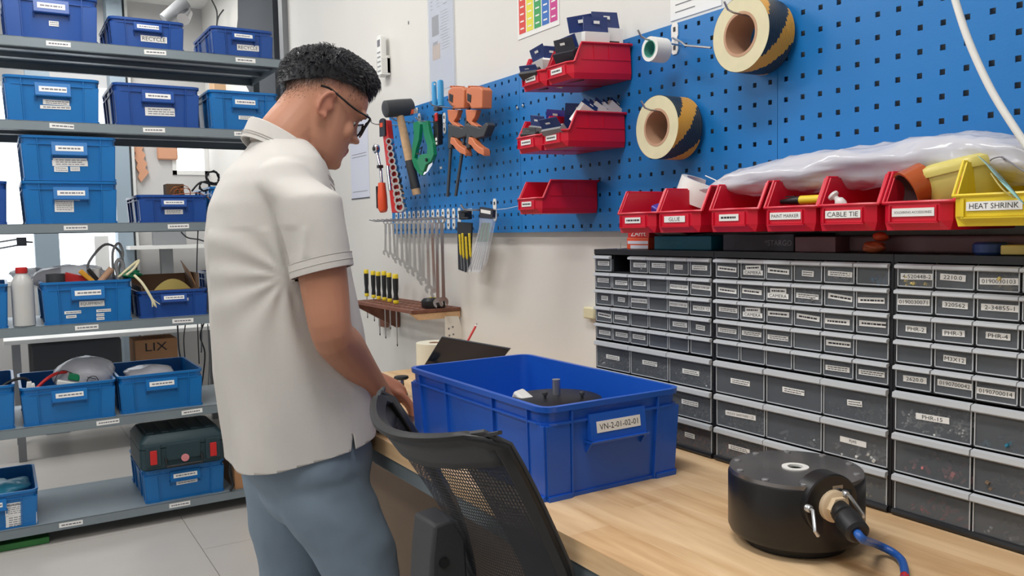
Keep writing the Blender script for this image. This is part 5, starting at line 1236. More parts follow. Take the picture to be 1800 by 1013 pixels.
# red pencil
p0, p1 = atY(822, 600, 2.3), atY(838, 570, 2.32)
t = thing('pencil', 'red and white pencil standing upright behind the laptop', 'pencil', tuple(p0))
d_ = (p1-p0).normalized(); mb = MB(); mb.cyl(p0-d_*.16, p1-d_*.010, .004, 6); mb.build('shaft', 'redmatt', t); mb = MB(); mb.cyl(p1-d_*.010, p1-d_*.003, .004, 6, .0018); mb.build('pencil_point', 'white', t); mb = MB(); mb.cyl(p1-d_*.003, p1+d_*.004, .0018, 6, .0004); mb.build('lead', 'ink', t)
# white paper stack / cup holding it
# tablet under the hand
t = thing('tablet', 'thin black tablet lying on the bench edge under the man\'s hand', 'tablet', (.80, 1.86, DZ))
Rt_ = Matrix.Rotation(.25, 3, 'Z')
mb = MB(); mb.box((.815, 1.85, DZ+.010), (.13, .19, .009), Rt_); mb.build('tablet_body', 'blackg', t, bevel=.003)
mb = MB(); mb.box((.815, 1.85, DZ+.0149), (.118, .178, .0006), Rt_); mb.build('tablet_screen', 'greyblueinside', t)
for a in (-.05, .05):
    mb = MB(); mb.cyl((.815+a, 1.85+a, DZ), (.815+a, 1.85+a, DZ+.006), .006, 10); mb.build('foot', 'black', t)
# small stand near the crate's left corner
p = atZ(722, 700, DZ)
t = thing('magnifier_stand', 'small chrome stand with a black round top left of the crate', 'stand', (p.x, p.y+.04, DZ))
c = V((p.x-.01, p.y+.04, DZ)); zt_ = .05
mb = MB(); mb.lathe(c, Z1, [(.020, 0), (.019, .006), (.008, .03), (.007, zt_)], 20); mb.build('stem', 'chrome', t, smooth=True); mb = MB(); mb.lathe(c+V((0, 0, zt_)), Z1, [(.018, 0), (.022, .004), (.020, .009)], 24); mb.build('round_top', 'black', t, smooth=True)
# screws on the bench
for (px, py) in ((727, 781),):
    p = atZ(px, py, DZ); mb = MB(); mb.lathe(p, Z1, [(.008, 0), (.008, .010), (.005, .012), (.005, .02)], 14); single(mb, 'black_thumbscrew', 'black', 'small black knob on the bench edge beside the chair frame', 'knob')

# ------------------------------------------------------------------ tape rolls on the pegboard
def hazard_roll(c, ro, ri, wd, ax, name_label, hook_label, seed):
    t = thing('hazard_tape_roll', name_label, 'tape', tuple(c))
    ax = V(ax).normalized()
    mb = MB(); mb.ring(c, ax, ro, ri, wd, 56); o = mb.build('tape_body', 'cream', t, smooth=True)
    # the wound outer layer is printed in diagonal black and yellow bands
    a, u, v = mb.frame(ax); n = 96; m_ = 14
    out = MB()
    for j in range(n):
        for i in range(m_):
            a0, a1 = 2*PI*j/n, 2*PI*(j+1)/n; h0, h1 = wd*(i+.0)/m_*.999+.0004, wd*(i+1)/m_*.999-.0002
            ph = ((j/n*3.0+(i+.5)/m_*.75+seed) % 1.0)
            r2 = ro+.0008
            vs = [V(c)+ax*h+(u*math.cos(q)+v*math.sin(q))*r2 for q, h in ((a0, h0), (a1, h0), (a1, h1), (a0, h1))]
            out.add(vs, [(0, 1, 2, 3)], 0 if ph < .55 else 1)
    out.build('printed_layer', [M['hz_black'], 'hazy'], t)
    mb = MB(); mb.ring(V(c)-ax*.0006, ax, ri+.003, ri-.0025, wd+.0012, 48); mb.build('cardboard_core', 'coretape', t, smooth=True)
    return t
M['hz_black'] = mat('hazard_black', (36, 46, 58), .4)
# roll axes point along the hooks (towards the room)
def roll_at(px, py, X, ro, wd, label, seed):
    c = atX(px, py, X); hazard_roll(c, ro, ro*.56, wd, (1, 0, 0), label, None, seed); return c
cA = roll_at(1301, 60, PX-.085, .0735, .072, 'upper black and yellow hazard tape roll near the top of the pegboard', .15)
cB = roll_at(1154, 224, PX-.085, .0705, .072, 'lower black and yellow hazard tape roll beside the middle red bins', .62)
hook(PX-.125, cA.y, cA.z+.036, 'hook through the upper hazard tape roll', dz=.004, sag=0)
hook(PX-.125, cB.y, cB.z+.034, 'hook through the lower hazard tape roll', dz=.004)
cW = atX(1142, 86, PX-.095)
t = thing('white_tape_roll', 'small white tape roll with a green core on the top hook', 'tape', tuple(cW))
mb = MB(); mb.ring(cW, (1, 0, .0), .0275, .019, .042, 36); mb.build('tape_body', 'white', t, smooth=True)
mb = MB(); mb.ring(cW-V((.0006, 0, 0)), (1, 0, 0), .0192, .0172, .0432, 32); mb.build('cardboard_core', mat('green_core', (90, 170, 150), .6, var=.2, vscale=60), t, smooth=True)
hp = atX(1187, 68, PX)
hook(PX-.125, cW.y, cW.z+.0165, 'hook holding the small white tape roll', plate=False, dz=.004)
t = thing('peg_hook', 'empty bent hook with a white slotted plate, between the white and upper hazard rolls', 'hook', tuple(hp))
mb = MB(); y, z = hp.y, hp.z
pl = [(PX-.0025, y+a*.011, z+b) for a, b in ((-.6, -.036), (.6, -.036), (1, -.028), (1, -.006), (.7, 0), (1, .006), (1, .028), (.6, .036), (-.6, .036), (-1, .028), (-1, .006), (-.7, 0), (-1, -.006), (-1, -.028))]
mb.prism(pl, (.002, 0, 0), 0)
for s_ in (-1, 1): mb.box((PX-.003, y, z+s_*.021), (.0015, .007, .010), mi=1)
mb.build('hook_plate', ['white', 'dgrey'], t)
mb = MB(); mb.tube([V((PX-.002, y, z)), V((PX-.016, y-.01, z-.002)), atX(1198, 74, PX-.05), atX(1205, 80, PX-.05), atX(1250, 84, PX-.05)], .0024, 8); mb.build('hook_rod', 'zinc', t, smooth=True)
c = atX(1377, 72, PX-.012); mb = MB(); mb.sphere(c, .0065, 14, 10); mb.cyl(c+V((.003, 0, 0)), c+V((.012, 0, 0)), .003, 8); single(mb, 'pin', 'chrome', 'round chrome pin beside the upper hazard tape roll', 'pin')
for (px, py, w_) in ((908, 190, 'left'), (918, 186, 'right')):
    c = atX(px, py, PX-.006); mb = MB(); mb.lathe(c, (1, 0, 0), [(.003, 0), (.0045, .001), (.0045, .004), (.002, .005), (.002, .009)], 12); single(mb, 'screw', 'zinc', '%s one of two small screws on the pegboard above the middle bins' % w_, 'screw')

# ------------------------------------------------------------------ goods in the bins
def pack(M3, w_, h_, d_, mats_, name, label, group=None, flap=.35):
    """small hanging blister pack: card box below, foil header above"""
    mb = MB(); P = lambda x, y, z: M3 @ V((x, y, z))
    mb.add([P(x*d_/2, y*w_/2, z) for x in (-1, 1) for y in (-1, 1) for z in (0, h_)], [(0, 1, 3, 2), (4, 6, 7, 5), (0, 4, 5, 1), (2, 3, 7, 6), (0, 2, 6, 4), (1, 5, 7, 3)], 0)
    f = h_*flap
    mb.add([P(-.001, -w_/2, h_), P(-.001, w_/2, h_), P(.006, w_*.5, h_+f), P(.004, -w_*.46, h_+f*1.05), P(.001, -w_/2, h_), P(.001, w_/2, h_), P(.008, w_*.5, h_+f), P(.006, -w_*.46, h_+f*1.05)], [(0, 1, 2, 3), (7, 6, 5, 4), (0, 4, 5, 1), (3, 2, 6, 7), (1, 5, 6, 2), (0, 3, 7, 4)], 1)
    mb.add([P(-.0025, -w_*.12, h_+f*.55), P(-.0025, w_*.12, h_+f*.55), P(-.002, w_*.12, h_+f*.75), P(-.002, -w_*.12, h_+f*.75)], [(0, 1, 2, 3)], 2)
    mb.add([P(-d_/2-.0004, -w_*.35, h_*.25), P(-d_/2-.0004, w_*.35, h_*.25), P(-d_/2-.0004, w_*.35, h_*.7), P(-d_/2-.0004, -w_*.35, h_*.7)], [(0, 1, 2, 3)], 3)
    return single(mb, name, mats_, label, 'pack', group, smooth=False, origin=M3 @ V((0, 0, 0)))
def pm(base, xd, yo, zo, ty, tx=0, tz=0): return base @ Matrix.Translation((xd*.72, yo, zo)) @ Matrix.Rotation(tz, 4, 'Z') @ Matrix.Rotation(ty, 4, 'Y') @ Matrix.Rotation(tx, 4, 'X')
gA, gB = 'boxed packs in the top pair of red bins', 'boxed packs in the middle pair of red bins'
PK = [
 (R1a, 'top pair, right bin', gA, [
  (.075, -.004, .004, -.45, .05, .1, .070, .075, .026, ('dkbox', 'dkbox', 'white', 'dgrey'), 'black boxed pack at the front of the top right-hand bin'),
  (.110, .014, .006, -.35, -.1, .3, .060, .080, .02, ('dkbox', 'navy', 'white', 'inkg'), 'black pack with a navy punched header behind the front black one'),
  (.135, -.020, .024, -.15, .05, 1.35, .066, .092, .022, ('paper', 'navy', 'white', 'paper'), 'white boxed pack leaning forward in the top right-hand bin'),
  (.150, .020, .022, -.1, -.1, 1.2, .066, .104, .02, ('paper', 'navy', 'white', 'paper'), 'white pack with the tallest navy header in the top right-hand bin'),
  (.205, -.014, .022, .02, .03, 1.5, .078, .108, .024, ('paper', 'navy', 'white', 'ink'), 'broad white boxed pack at the back of the top right-hand bin'),
  (.205, .020, .026, .04, .0, 1.5, .074, .104, .022, ('paper', 'silverf', 'white', 'paper'), 'white pack with a silver header in the back corner of the top right-hand bin')]),
 (R1b, 'top pair, left bin', gA, [
  (.050, .010, .006, -.8, .1, .1, .064, .058, .02, ('dgrey', 'navy', 'white', 'grey'), 'grey printed pack tipping over the lip of the top left-hand bin'),
  (.085, -.018, .006, -.5, .25, .4, .048, .074, .02, ('paper', 'navy', 'white', 'paper'), 'white card pack at the front of the top left-hand bin'),
  (.110, .012, .008, -.4, -.2, .3, .052, .080, .018, ('paper', 'navy', 'white', 'paper'), 'white card pack with navy foil behind the grey printed one'),
  (.150, -.005, .008, -.2, .15, .5, .058, .082, .02, ('paper', 'silverf', 'white', 'paper'), 'pack with a silver header in the top left-hand bin'),
  (.190, .0, .008, .0, .05, .2, .060, .080, .02, ('dkbox', 'navy', 'white', 'inkg'), 'dark pack at the back of the top left-hand bin')]),
 (R2a, 'middle pair, right bin', gB, [
  (.055, -.004, .004, -.75, 0, .05, .076, .062, .018, ('grey', 'navy', 'white', 'yolk'), 'grey and navy foil pack at the front of the middle right-hand bin'),
  (.090, -.020, 0.056, -.4, .55, 1.3, .046, .052, .02, ('paper', 'navy', 'white', 'paper'), 'first white card peak behind the foil pack, middle right-hand bin'),
  (.115, -.022, 0.056, -.2, .6, 1.4, .044, .052, .018, ('paper', 'navy', 'white', 'paper'), 'second white card peak in the middle right-hand bin'),
  (.145, -.022, 0.060, -.2, .55, 1.4, .044, .052, .018, ('paper', 'navy', 'white', 'paper'), 'third white card peak in the middle right-hand bin'),
  (.175, -.022, 0.060, -.1, .65, 1.5, .044, .052, .018, ('paper', 'navy', 'white', 'paper'), 'fourth white card peak in the middle right-hand bin'),
  (.212, -.022, 0.062, -.1, .6, 1.5, .046, .054, .018, ('paper', 'navy', 'white', 'paper'), 'last white card peak by the pegboard, middle right-hand bin'),
  (.130, .022, .012, -.3, .1, .9, .072, .074, .018, ('navy', 'navy', 'white', 'navy'), 'navy foil pack behind the front white peaks'),
  (.200, .022, .012, .0, .1, 1.3, .072, .080, .018, ('navy', 'navy', 'white', 'navy'), 'navy foil pack behind the last white peaks')]),
 (R2b, 'middle pair, left bin', gB, [
  (.042, .0, .006, -.5, .1, 0, .060, .050, .018, ('dgrey', 'dgrey', 'inkg', 'grey'), 'dark grey bagged part at the front of the middle left-hand bin'),
  (.085, .01, .008, -.4, .2, 0, .060, .066, .018, ('grey', 'navy', 'white', 'dgrey'), 'grey and navy pack in the middle left-hand bin'),
  (.125, -.01, .008, -.3, .2, .3, .064, .074, .018, ('navy', 'purple', 'white', 'navy'), 'violet-topped navy pack in the middle left-hand bin'),
  (.185, .0, .008, 0, .1, .2, .060, .070, .018, ('paper', 'navy', 'white', 'paper'), 'white pack at the back of the middle left-hand bin')])]
for base, wh, grp, lst in PK:
    for (x, y, z, ty, tx_, tz_, w_, h_, d_, mm, lb) in lst:
        pack(pm(base, x, y, z, ty, tx_, tz_), w_, h_, d_, mm, 'boxed_pack', lb, grp, .38 if h_ > .06 else .2)
# right-hand row contents
def yb(i): return ROW[i][0]
bx0 = PX-.187
mb = MB(); mb.box((bx0+.075, yb(0)-.025, 1.302), (.06, .045, .03), Matrix.Rotation(.4, 3, 'X') @ Matrix.Rotation(-.3, 3, 'Y')); single(mb, 'violet_pack', 'purple', 'violet foil pack in the leftmost red bin', 'pack', bevel=.004)
c = V((bx0+.15, yb(0)-.05, 1.315)); mb = MB(); mb.ring(c, (.15, -.35, .95), .062, .050, .05, 40); single(mb, 'white_tape_ring', 'white', 'large white tape ring standing behind the two leftmost bins', 'tape')
mb = MB(); mb.box((bx0+.10, yb(1)-.03, 1.325), (.004, .03, .04), Matrix.Rotation(.3, 3, 'X') @ Matrix.Rotation(-.3, 3, 'Y')); mb.box((bx0+.07, yb(1)-.028, 1.300), (.03, .02, .006), Matrix.Rotation(.3, 3, 'Y')); single(mb, 'paper_tag', 'cream', 'small cream paper tag in the GLUE bin', 'tag', smooth=False)
yk = yb(3)
t = thing('marker_pen', 'yellow paint marker with a black cap in the PAINT MARKER bin', 'marker', (bx0+.05, yk, 1.29))
a = atX(1371, 355, bx0+.045); b_ = atX(1408, 352, bx0+.045); e = atX(1450, 350, bx0+.045)
mb = MB(); mb.lathe(a, b_-a, [(.0035, 0), (.0065, (b_-a).length*.55), (.0078, (b_-a).length)], 16); mb.box((a+b_)/2+V((0, 0, .008)), (.003, .022, .002)); mb.build('cap', 'black', t, smooth=True)
mb = MB(); mb.lathe(b_, e-b_, [(.0080, 0), (.0080, (e-b_).length)], 16); mb.build('barrel', 'yellow', t, smooth=True)
t = thing('clear_plunger', 'clear white plastic plunger leaning over the lip of the CABLE TIE bin', 'plunger', (bx0+.02, yb(4), 1.30))
a = atX(1465, 344, bx0+.01); b_ = atX(1483, 362, bx0+.012)
mb = MB(); ax = (b_-a).normalized(); mb.lathe(a-ax*.004, ax, [(.004, 0), (.0092, .002), (.0092, .006), (.0045, .009), (.0045, .013), (.0085, .018), (.0085, .026), (.004, .036)], 20); mb.build('plunger_body', mat('clear_white', (240, 236, 236), .15, alpha=.85), t, smooth=True)
mb = MB(); mb.cyl(b_, atX(1500, 366, bx0+.05), .006, 12); mb.build('plunger_tube', 'clear', t, smooth=True)
ys = yb(5)
t = thing('solder_spool', 'silver solder wire spool with a copper-coloured rim in the soldering bin', 'spool', (bx0+.06, ys+.02, 1.27))
c = atX(1627, 362, bx0+.032); mb = MB(); mb.lathe(c-V((0, 0, .035)), Z1, [(.019, 0)]+[(.019+.0008*(k % 2), .002+.002*k) for k in range(19)], 24); mb.build('wire_winding', 'solder', t, smooth=False)
mb = MB(); mb.ring(c+V((0, 0, .004)), (-.12, .1, 1), .026, .009, .003, 28); mb.build('spool_flange', 'copper', t, smooth=True)
c = atX(1632, 325, bx0+.055); t = thing('copper_tape_roll', 'shiny copper-coloured tape roll tilted over the soldering bin', 'tape', tuple(c))
mb = MB(); ax_ = V((-.10, -.72, -.62)).normalized(); mb.ring(c-ax_*.005, V((-.75, .50, -.42)), .034, .0305, .034, 40); mb.build('tape_body', 'kapton', t, smooth=True)
mb = MB(); mb.ring(c-ax_*.005+V((-.75, .50, -.42)).normalized()*.001, V((-.75, .50, -.42)), .0305, .029, .032, 32); mb.build('core', 'maroon', t, smooth=True)
mb = MB(); mb.cyl(atX(1655, 378, bx0+.07), atX(1672, 350, bx0+.07), .010, 14); single(mb, 'amber_tube', 'kapton', 'small amber tube behind the solder spool', 'tube')
c = atX(1694, 314, PX-.12)
t = thing('yellow_container', 'yellow translucent tub with a rounded lid tilted behind the soldering bin', 'container', tuple(c))
Rt_ = Matrix.Rotation(-.17, 4, 'X') @ Matrix.Rotation(-.06, 4, 'Y')
def TR(pts, m4, c): return [V(c)+(m4 @ (p-V(c))) for p in pts]
mb = MB(); mb.loft([TR(rr(c.x, c.y, .085, .105, .028, c.z+z, 6), Rt_, c) if k == 0 else TR(rr(c.x, c.y, .080*k, .105*k, .030, c.z+z, 6), Rt_, c) for k, z in ((.80, -.034), (.92, -.026), (1.0, .012))]); mb.build('tub', 'yclear', t, smooth=True)
mb = MB(); mb.loft([TR(rr(c.x, c.y, .080*k, .105*k, .031, c.z+z, 6), Rt_, c) for k, z in ((1.06, .010), (1.08, .016), (1.04, .024), (.9, .029))]); mb.build('tub_lid', 'yclear', t, smooth=True)

# milky bag bundle lying on the bins
mb = MB(); rg = []
stn = [(1.292, 1.346, .006, .028), (1.275, 1.348, .010, .035), (1.235, 1.352, .020, .05), (1.18, 1.358, .028, .06), (1.10, 1.362, .032, .065), (1.02, 1.366, .034, .066), (.94, 1.370, .036, .066), (.87, 1.368, .038, .066), (.80, 1.370, .040, .066), (.75, 1.371, .042, .066), (.70, 1.368, .038, .064), (.65, 1.362, .034, .062), (.60, 1.356, .030, .058), (.54, 1.36, .030, .05), (.50, 1.352, .018, .035), (.49, 1.35, .004, .01)]
from mathutils import noise as mnoise
for i, (y, z, h_, dx) in enumerate(stn):
    ring = []
    for j in range(26):
        a = 2*PI*j/26; k = 1+.22*mnoise.noise(V((a*1.3, y*9, 3)))+.12*mnoise.noise(V((a*4, y*30, 7)))
        ring.append(V((PX-.080+dx*math.cos(a)*k, y+.01*mnoise.noise(V((a*2, y*5, 0))), z-.004+h_*math.sin(a)*k)))
    rg.append(ring)
SM = MB(); SM.loft([[p for p in r] for r in rg])
bag = single(SM, 'plastic_bag', 'film', 'long milky plastic bag lying along the top of the bin row', 'bag', smooth=2)
sb = bag.modifiers.new('s', 'SUBSURF'); sb.levels = 2; sb.render_levels = 2
tx = bpy.data.textures.new('crumple', 'CLOUDS'); tx.noise_scale = .035
dm = bag.modifiers.new('d', 'DISPLACE'); dm.texture = tx; dm.strength = .016; dm.mid_level = .5
mb = MB(); mb.tube([atX(1240, 309, PX-.06), atX(1258, 317, PX-.07), atX(1268, 325, PX-.08)], .0012, 6); single(mb, 'bag_tie', 'white', 'white thin tie sticking out of the milky bag left end', 'tie')
# twist of teal film and wires at the right end
mb = MB(); pth = [atX(1722, 276, PX-.17), atX(1745, 298, PX-.21), atX(1768, 325, PX-.235), atX(1790, 350, PX-.24), atX(1812, 368, PX-.24)]
pth = spline([V(p) for p in pth], 4); rg = []
for i, p in enumerate(pth):
    w_ = .003+.006*math.sin(PI*min(1, i/(len(pth)-1)*1.2)); rg.append([p+V((-.001, w_, w_*.8)), p+V((-.002, -w_, -w_*.8)), p+V((.002, -w_, -w_*.8)), p+V((.001, w_, w_*.8))])
mb.loft(rg); single(mb, 'teal_ribbon', mat('teal_film', (150, 205, 200), .25, alpha=.85), 'pale teal film strip hanging across the yellow bin', 'film', smooth=2)
mb = MB(); mb.tube([atX(1718, 245, PX-.10), atX(1760, 275, PX-.14), atX(1806, 305, PX-.18)], .0012, 6, sub=4); mb.tube([atX(1740, 283, PX-.15), atX(1745, 279, PX-.15), atX(1758, 276, PX-.15), atX(1765, 280, PX-.15)], .001, 6, sub=4); single(mb, 'stiff_wire', 'inkg', 'thin stiff grey wire crossing above the yellow bin', 'wire', smooth=2)
mb = MB(); mb.tube([atX(1742, 305, PX-.2), atX(1760, 330, PX-.22), atX(1778, 345, PX-.225), atX(1784, 348, PX-.22)], .0011, 6, sub=4); single(mb, 'yellow_wire', 'yolk', 'thin yellowish wire inside the yellow bin', 'wire', smooth=2)
mb = MB(); mb.tube([atX(1672, -30, PX-.16), atX(1682, 10, PX-.16), atX(1704, 75, PX-.16), atX(1738, 150, PX-.16), atX(1775, 212, PX-.16), atX(1825, 285, PX-.16), atX(1860, 330, PX-.16)], .0052, 10, sub=8); single(mb, 'white_cable', 'white', 'thick white cable hanging in front of the near pegboard', 'cable', smooth=2)

# ------------------------------------------------------------------ boxes on the cabinets (under the bins)
ZT = 1.2175
def ybox(px0, px1, pyb, pyt, X): return atX(px0, pyb, X), atX(px1, pyb, X)
def tbox(px0, px1, X, h, dpt, m_, name, label, txt=None, tcol=None, tw=.8, tpos=.5, bev=.0015, tyh=.016):
    a, b_ = atX(px0, 441, X), atX(px1, 441, X)
    t = thing(name, label, 'box', (X+dpt/2, (a.y+b_.y)/2, ZT))
    mb = MB(); mb.bb((X, b_.y, ZT), (X+dpt, a.y, ZT+h)); mb.build('box_body', m_, t, bevel=bev)
    if txt:
        mb = MB(); W_ = (a.y-b_.y); text(mb, txt, (X-.0004, a.y-W_*tpos, ZT+h*.5), -Y1, Z1, -X1, W_*tw, tyh, 0, off=.0006); mb.build('printed_text', tcol, t)
    return t
tbox(1150, 1250, 1.262, .030, .10, 'teal', 'teal_box', 'teal cardboard box on the first cabinet, under the leftmost bins', 'UNIDOM 34+', mat('teal_ink', (70, 150, 170), .6), .4, .3, tyh=.007)
tbox(1271, 1395, 1.256, .033, .12, 'dkbox', 'dark_box', 'long dark box printed STARGO on the middle cabinet', '*STARGO', 'inkg', .36, .80, tyh=.011)
tbox(1397, 1468, 1.250, .028, .12, 'maroon', 'maroon_box', 'dull maroon box beside the dark STARGO box', None)
a = atX(1102, 441, 1.262); t = thing('medicine_box', 'small red and white printed box on the left end of the first cabinet', 'box', (1.29, a.y-.02, ZT))
b_ = atX(1140, 441, 1.262)
mb = MB(); mb.bb((1.262, b_.y, ZT), (1.32, a.y, ZT+.026)); mb.build('box_body', 'orangered', t, bevel=.001)
mb = MB(); mb.bb((1.2612, b_.y+.001, ZT+.012), (1.2622, a.y-.004, ZT+.019)); mb.bb((1.2612, b_.y+.001, ZT+.001), (1.2622, a.y-.014, ZT+.009)); mb.build('white_band', 'paperblue', t)
a2 = atX(1101, 420, 1.262)
t = thing('red_carton', 'red carton printed with white letters, peeking out under the leftmost bin', 'box', (1.33, b_.y+.03, ZT+.026))
mb = MB(); mb.bb((1.265, b_.y+.001, ZT+.0265), (1.34, a.y, ZT+.044)); mb.build('box_body', 'redmatt', t, bevel=.001)
mb = MB(); text(mb, 'ZArrt', (1.2646, (a.y+b_.y)/2, ZT+.036), -Y1, Z1, -X1, .065, .012, 0, off=.0004); mb.build('printed_text', 'paper', t)
mb = MB(); c = atX(1175, 418, 1.29); blob(mb, (c.x+.02, c.y+.02, ZT+.040), .035, .10, .012, 44, .35, 24, 10); single(mb, 'crumpled_film_bag', 'pinkbag', 'crumpled pinkish film bag squeezed between the teal box and the bins', 'bag', smooth=2)
mb = MB(); p = atX(1091, 437, 1.262); mb.cyl(p, p+V((0, 0, .016)), .0008, 6); mb.cyl(V((p.x, p.y, ZT)), V((p.x, p.y, ZT+.0015)), .008, 14); single(mb, 'small_pin', 'zinc', 'small pin standing on the far cabinet corner', 'pin')
mb = MB(); a, b_ = atX(1473, 441, 1.285), atX(1800, 441, 1.285); mb.bb((1.29, b_.y-.12, ZT), (1.375, a.y, ZT+.028)); single(mb, 'grey_mauve_case', mat('mauve', (128, 104, 110), .6), 'long grey-mauve case under the right half of the bin row', 'case', bevel=.004)
mb = MB(); p = atX(1536, 434, 1.255); blob(mb, (p.x, p.y, ZT+.010), .014, .020, .010, 2, .2); single(mb, 'orange_sponge', 'orangebr', 'lower orange-brown lump under the bins', 'sponge', smooth=2)
mb = MB(); p = atX(1540, 423, 1.262); blob(mb, (p.x+.012, p.y, ZT+.027), .012, .013, .008, 4, .2); single(mb, 'orange_putty', 'orangered', 'upper orange-red lump under the bins', 'cap', smooth=2)
mb = MB(); p = atX(1735, 434, 1.25); mb.lathe((p.x+.01, p.y, ZT), Z1, [(.020, 0), (.024, .004), (.024, .016), (.020, .019)], 24); single(mb, 'blue_round_tin', mat('blue_lid', (36, 62, 120), .4), 'round dark blue lid under the yellow bin', 'lid')
mb = MB(); p = atX(1780, 436, 1.25); mb.box((p.x+.01, p.y-.02, ZT+.008), (.03, .07, .014), Matrix.Rotation(.2, 3, 'Z')); single(mb, 'tan_strip', 'yolk', 'tan strip lying right of the dark blue lid', 'strip', bevel=.002)

# ------------------------------------------------------------------ papers and remote on the wall
def wallpaper(px0, py0, px1, py1, name, label, build):
    a, b_ = atX(px0, py0, WX-.002), atX(px1, py1, WX-.002)
    t = thing(name, label, 'paper', (WX, (a.y+b_.y)/2, min(a.z, b_.z)))
    y0, y1, z0, z1 = a.y, b_.y, b_.z, a.z
    mb = MB(); mb.bb((WX-.0022, y1, z0), (WX-.0004, y0, z1)); build(t, mb, y0, y1, z0, z1); return t
def b_sleeve(t, mb, y0, y1, z0, z1):
    mb.build('sheet', 'paperblue', t); q = MB(); W_, H_ = y0-y1, z1-z0; n = -X1; o = V((WX-.0024, 0, 0))
    def L(fy, fz, fw_, fh, mi): q.box((WX-.0026, y0-W_*fy, z0+H_*fz), (.0006, W_*fw_, H_*fh), mi=mi)
    L(.60, .95, .30, .007, 0); rn = random.Random(3)
    for k in range(5): L(.14, .90-.035*k, .08, .005, 0); L(.42, .88-.03*k, .10, .004, 1)
    L(.80, .84, .2, .006, 0); L(.7, .76, .14, .006, 0)
    for k in range(14): L(.62+.1*rn.random(), .70-.026*k, .30, .004, 1)
    L(.28, .60, .28, .18, 2); L(.26, .44, .20, .03, 1); L(.30, .36, .32, .14, 3)
    q.build('printed_content', ['ink', 'inkg', 'dkbox', 'woodlt'], t)
    f = MB(); f.bb((WX-.004, y1-.012, z0-.06), (WX-.0034, y0+.006, z1)); f.build('clear_sleeve', 'clear', t)
wallpaper(752, -25, 799, 150, 'document_sleeve', 'printed sheet in a clear plastic sleeve taped to the wall above the clamps', b_sleeve)
def b_5s(t, mb, y0, y1, z0, z1):
    mb.build('sheet', 'paper', t); W_, H_ = y0-y1, z1-z0
    for k, m_ in enumerate(('p_red', 'p_yel', 'p_grn', 'p_blu', 'p_mag')):
        q = MB(); q.bb((WX-.0028, y0-W_*(.04+.19*k+.165), z0+H_*.06), (WX-.0022, y0-W_*(.04+.19*k), z0+H_*.56)); cb = q.build('colour_column', m_, t)
        q = MB()
        for j in range(5): q.box((WX-.003, y0-W_*(.04+.19*k+.08), z0+H_*(.12+.09*j)), (.0004, W_*.09, H_*.018))
        q.build('printed_lines', 'paper', cb)
    q = MB()
    for k in range(5):
        c = V((WX-.0028, y0-W_*(.12+.19*k), z0+H_*.80)); q.ring(c, X1, W_*.07, W_*.05, .0005, 20, mi=0); q.box((WX-.0028, c.y, z0+H_*.64), (.0004, W_*.12, H_*.02), mi=0)
    q.build('round_symbol', ['inkg'], t)
wallpaper(908, -70, 983, 43, 'poster', 'white notice with five coloured columns red yellow green blue magenta, above the bins', b_5s)
def b_txt(t, mb, y0, y1, z0, z1):
    mb.build('sheet', 'paper', t); q = MB(); W_, H_ = y0-y1, z1-z0
    for k in range(9): q.box((WX-.0026, y0-W_*(.38 if k % 3 else .3), z0+H_*(.10+.1*k)), (.0005, W_*(.55 if k % 3 else .4), H_*.012))
    q.build('printed_lines', 'inkg', t)
a_ = wallpaper(1178, -90, 1268, 9, 'paper_sheet', 'white sheet with fine grey text cut by the top edge, above the pegboard', b_txt)
wallpaper(613, 190, 650, 348, 'paper_sheet', 'pale bluish sheet on the wall just beyond the man\'s glasses', lambda t, mb, y0, y1, z0, z1: (mb.build('sheet', 'paperblue', t), (lambda q: (q.box((WX-.0028, (y0+y1)/2, z0+.003), (.0008, (y0-y1)*1.0, .004), mi=0), [q.box((WX-.0026, (y0+y1)/2, z0+(z1-z0)*f), (.0005, (y0-y1)*.8, .002), mi=1) for f in (.08, .45, .48)], q.build('printed_lines', ['dgrey', 'inkg'], t)))(MB())))
ra, rb_ = atX(665, 66, WX-.02), atX(682, 133, WX-.02)
t = thing('remote_control', 'white air conditioner remote in a wall holder', 'remote', (WX, (ra.y+rb_.y)/2, rb_.z))
yc_, zc_ = (ra.y+rb_.y)/2, (ra.z+rb_.z)/2; hh_ = (ra.z-rb_.z)
mb = MB(); mb.loft([[V((x_, yc_+p.x, zc_+p.y)) for p in [q.xy for q in rr(0, 0, .046*k, hh_*k2, .018*k, 0, 4)]] for x_, k, k2 in ((WX-.016, 1, 1), (WX-.034, 1, 1), (WX-.038, .9, .97))]); mb.build('remote_body', 'white', t, smooth=True)
mb = MB(); mb.box((WX-.0385, yc_, zc_+hh_*.30), (.001, .026, hh_*.16)); mb.build('display', 'inkg', t)
mb = MB()
for k in range(5):
    for j in (-1, 0, 1): mb.cyl((WX-.0375, yc_+j*.011, zc_+hh_*(.08-.11*k)), (WX-.0395, yc_+j*.011, zc_+hh_*(.08-.11*k)), .0036, 8)
bo_ = mb.build('button', 'grey', t); bo_['kind'] = 'stuff'
mb = MB(); mb.bb((WX-.016, yc_-.028, zc_-hh_*.42), (WX-.001, yc_+.028, zc_+.0)); mb.bb((WX-.041, yc_-.028, zc_-hh_*.42), (WX-.001, yc_-.024, zc_-hh_*.05)); mb.bb((WX-.041, yc_+.024, zc_-hh_*.42), (WX-.001, yc_+.028, zc_-hh_*.05)); mb.bb((WX-.041, yc_-.028, zc_-hh_*.46), (WX-.001, yc_+.028, zc_-hh_*.42)); mb.build('wall_holder', 'white', t, bevel=.002)
mb = MB(); p = atX(718, 40, WX-.001); mb.box(p, (.002, .006, .012)); single(mb, 'wall_plug', 'inkg', 'tiny grey mark plug on the wall right of the remote', 'plug')

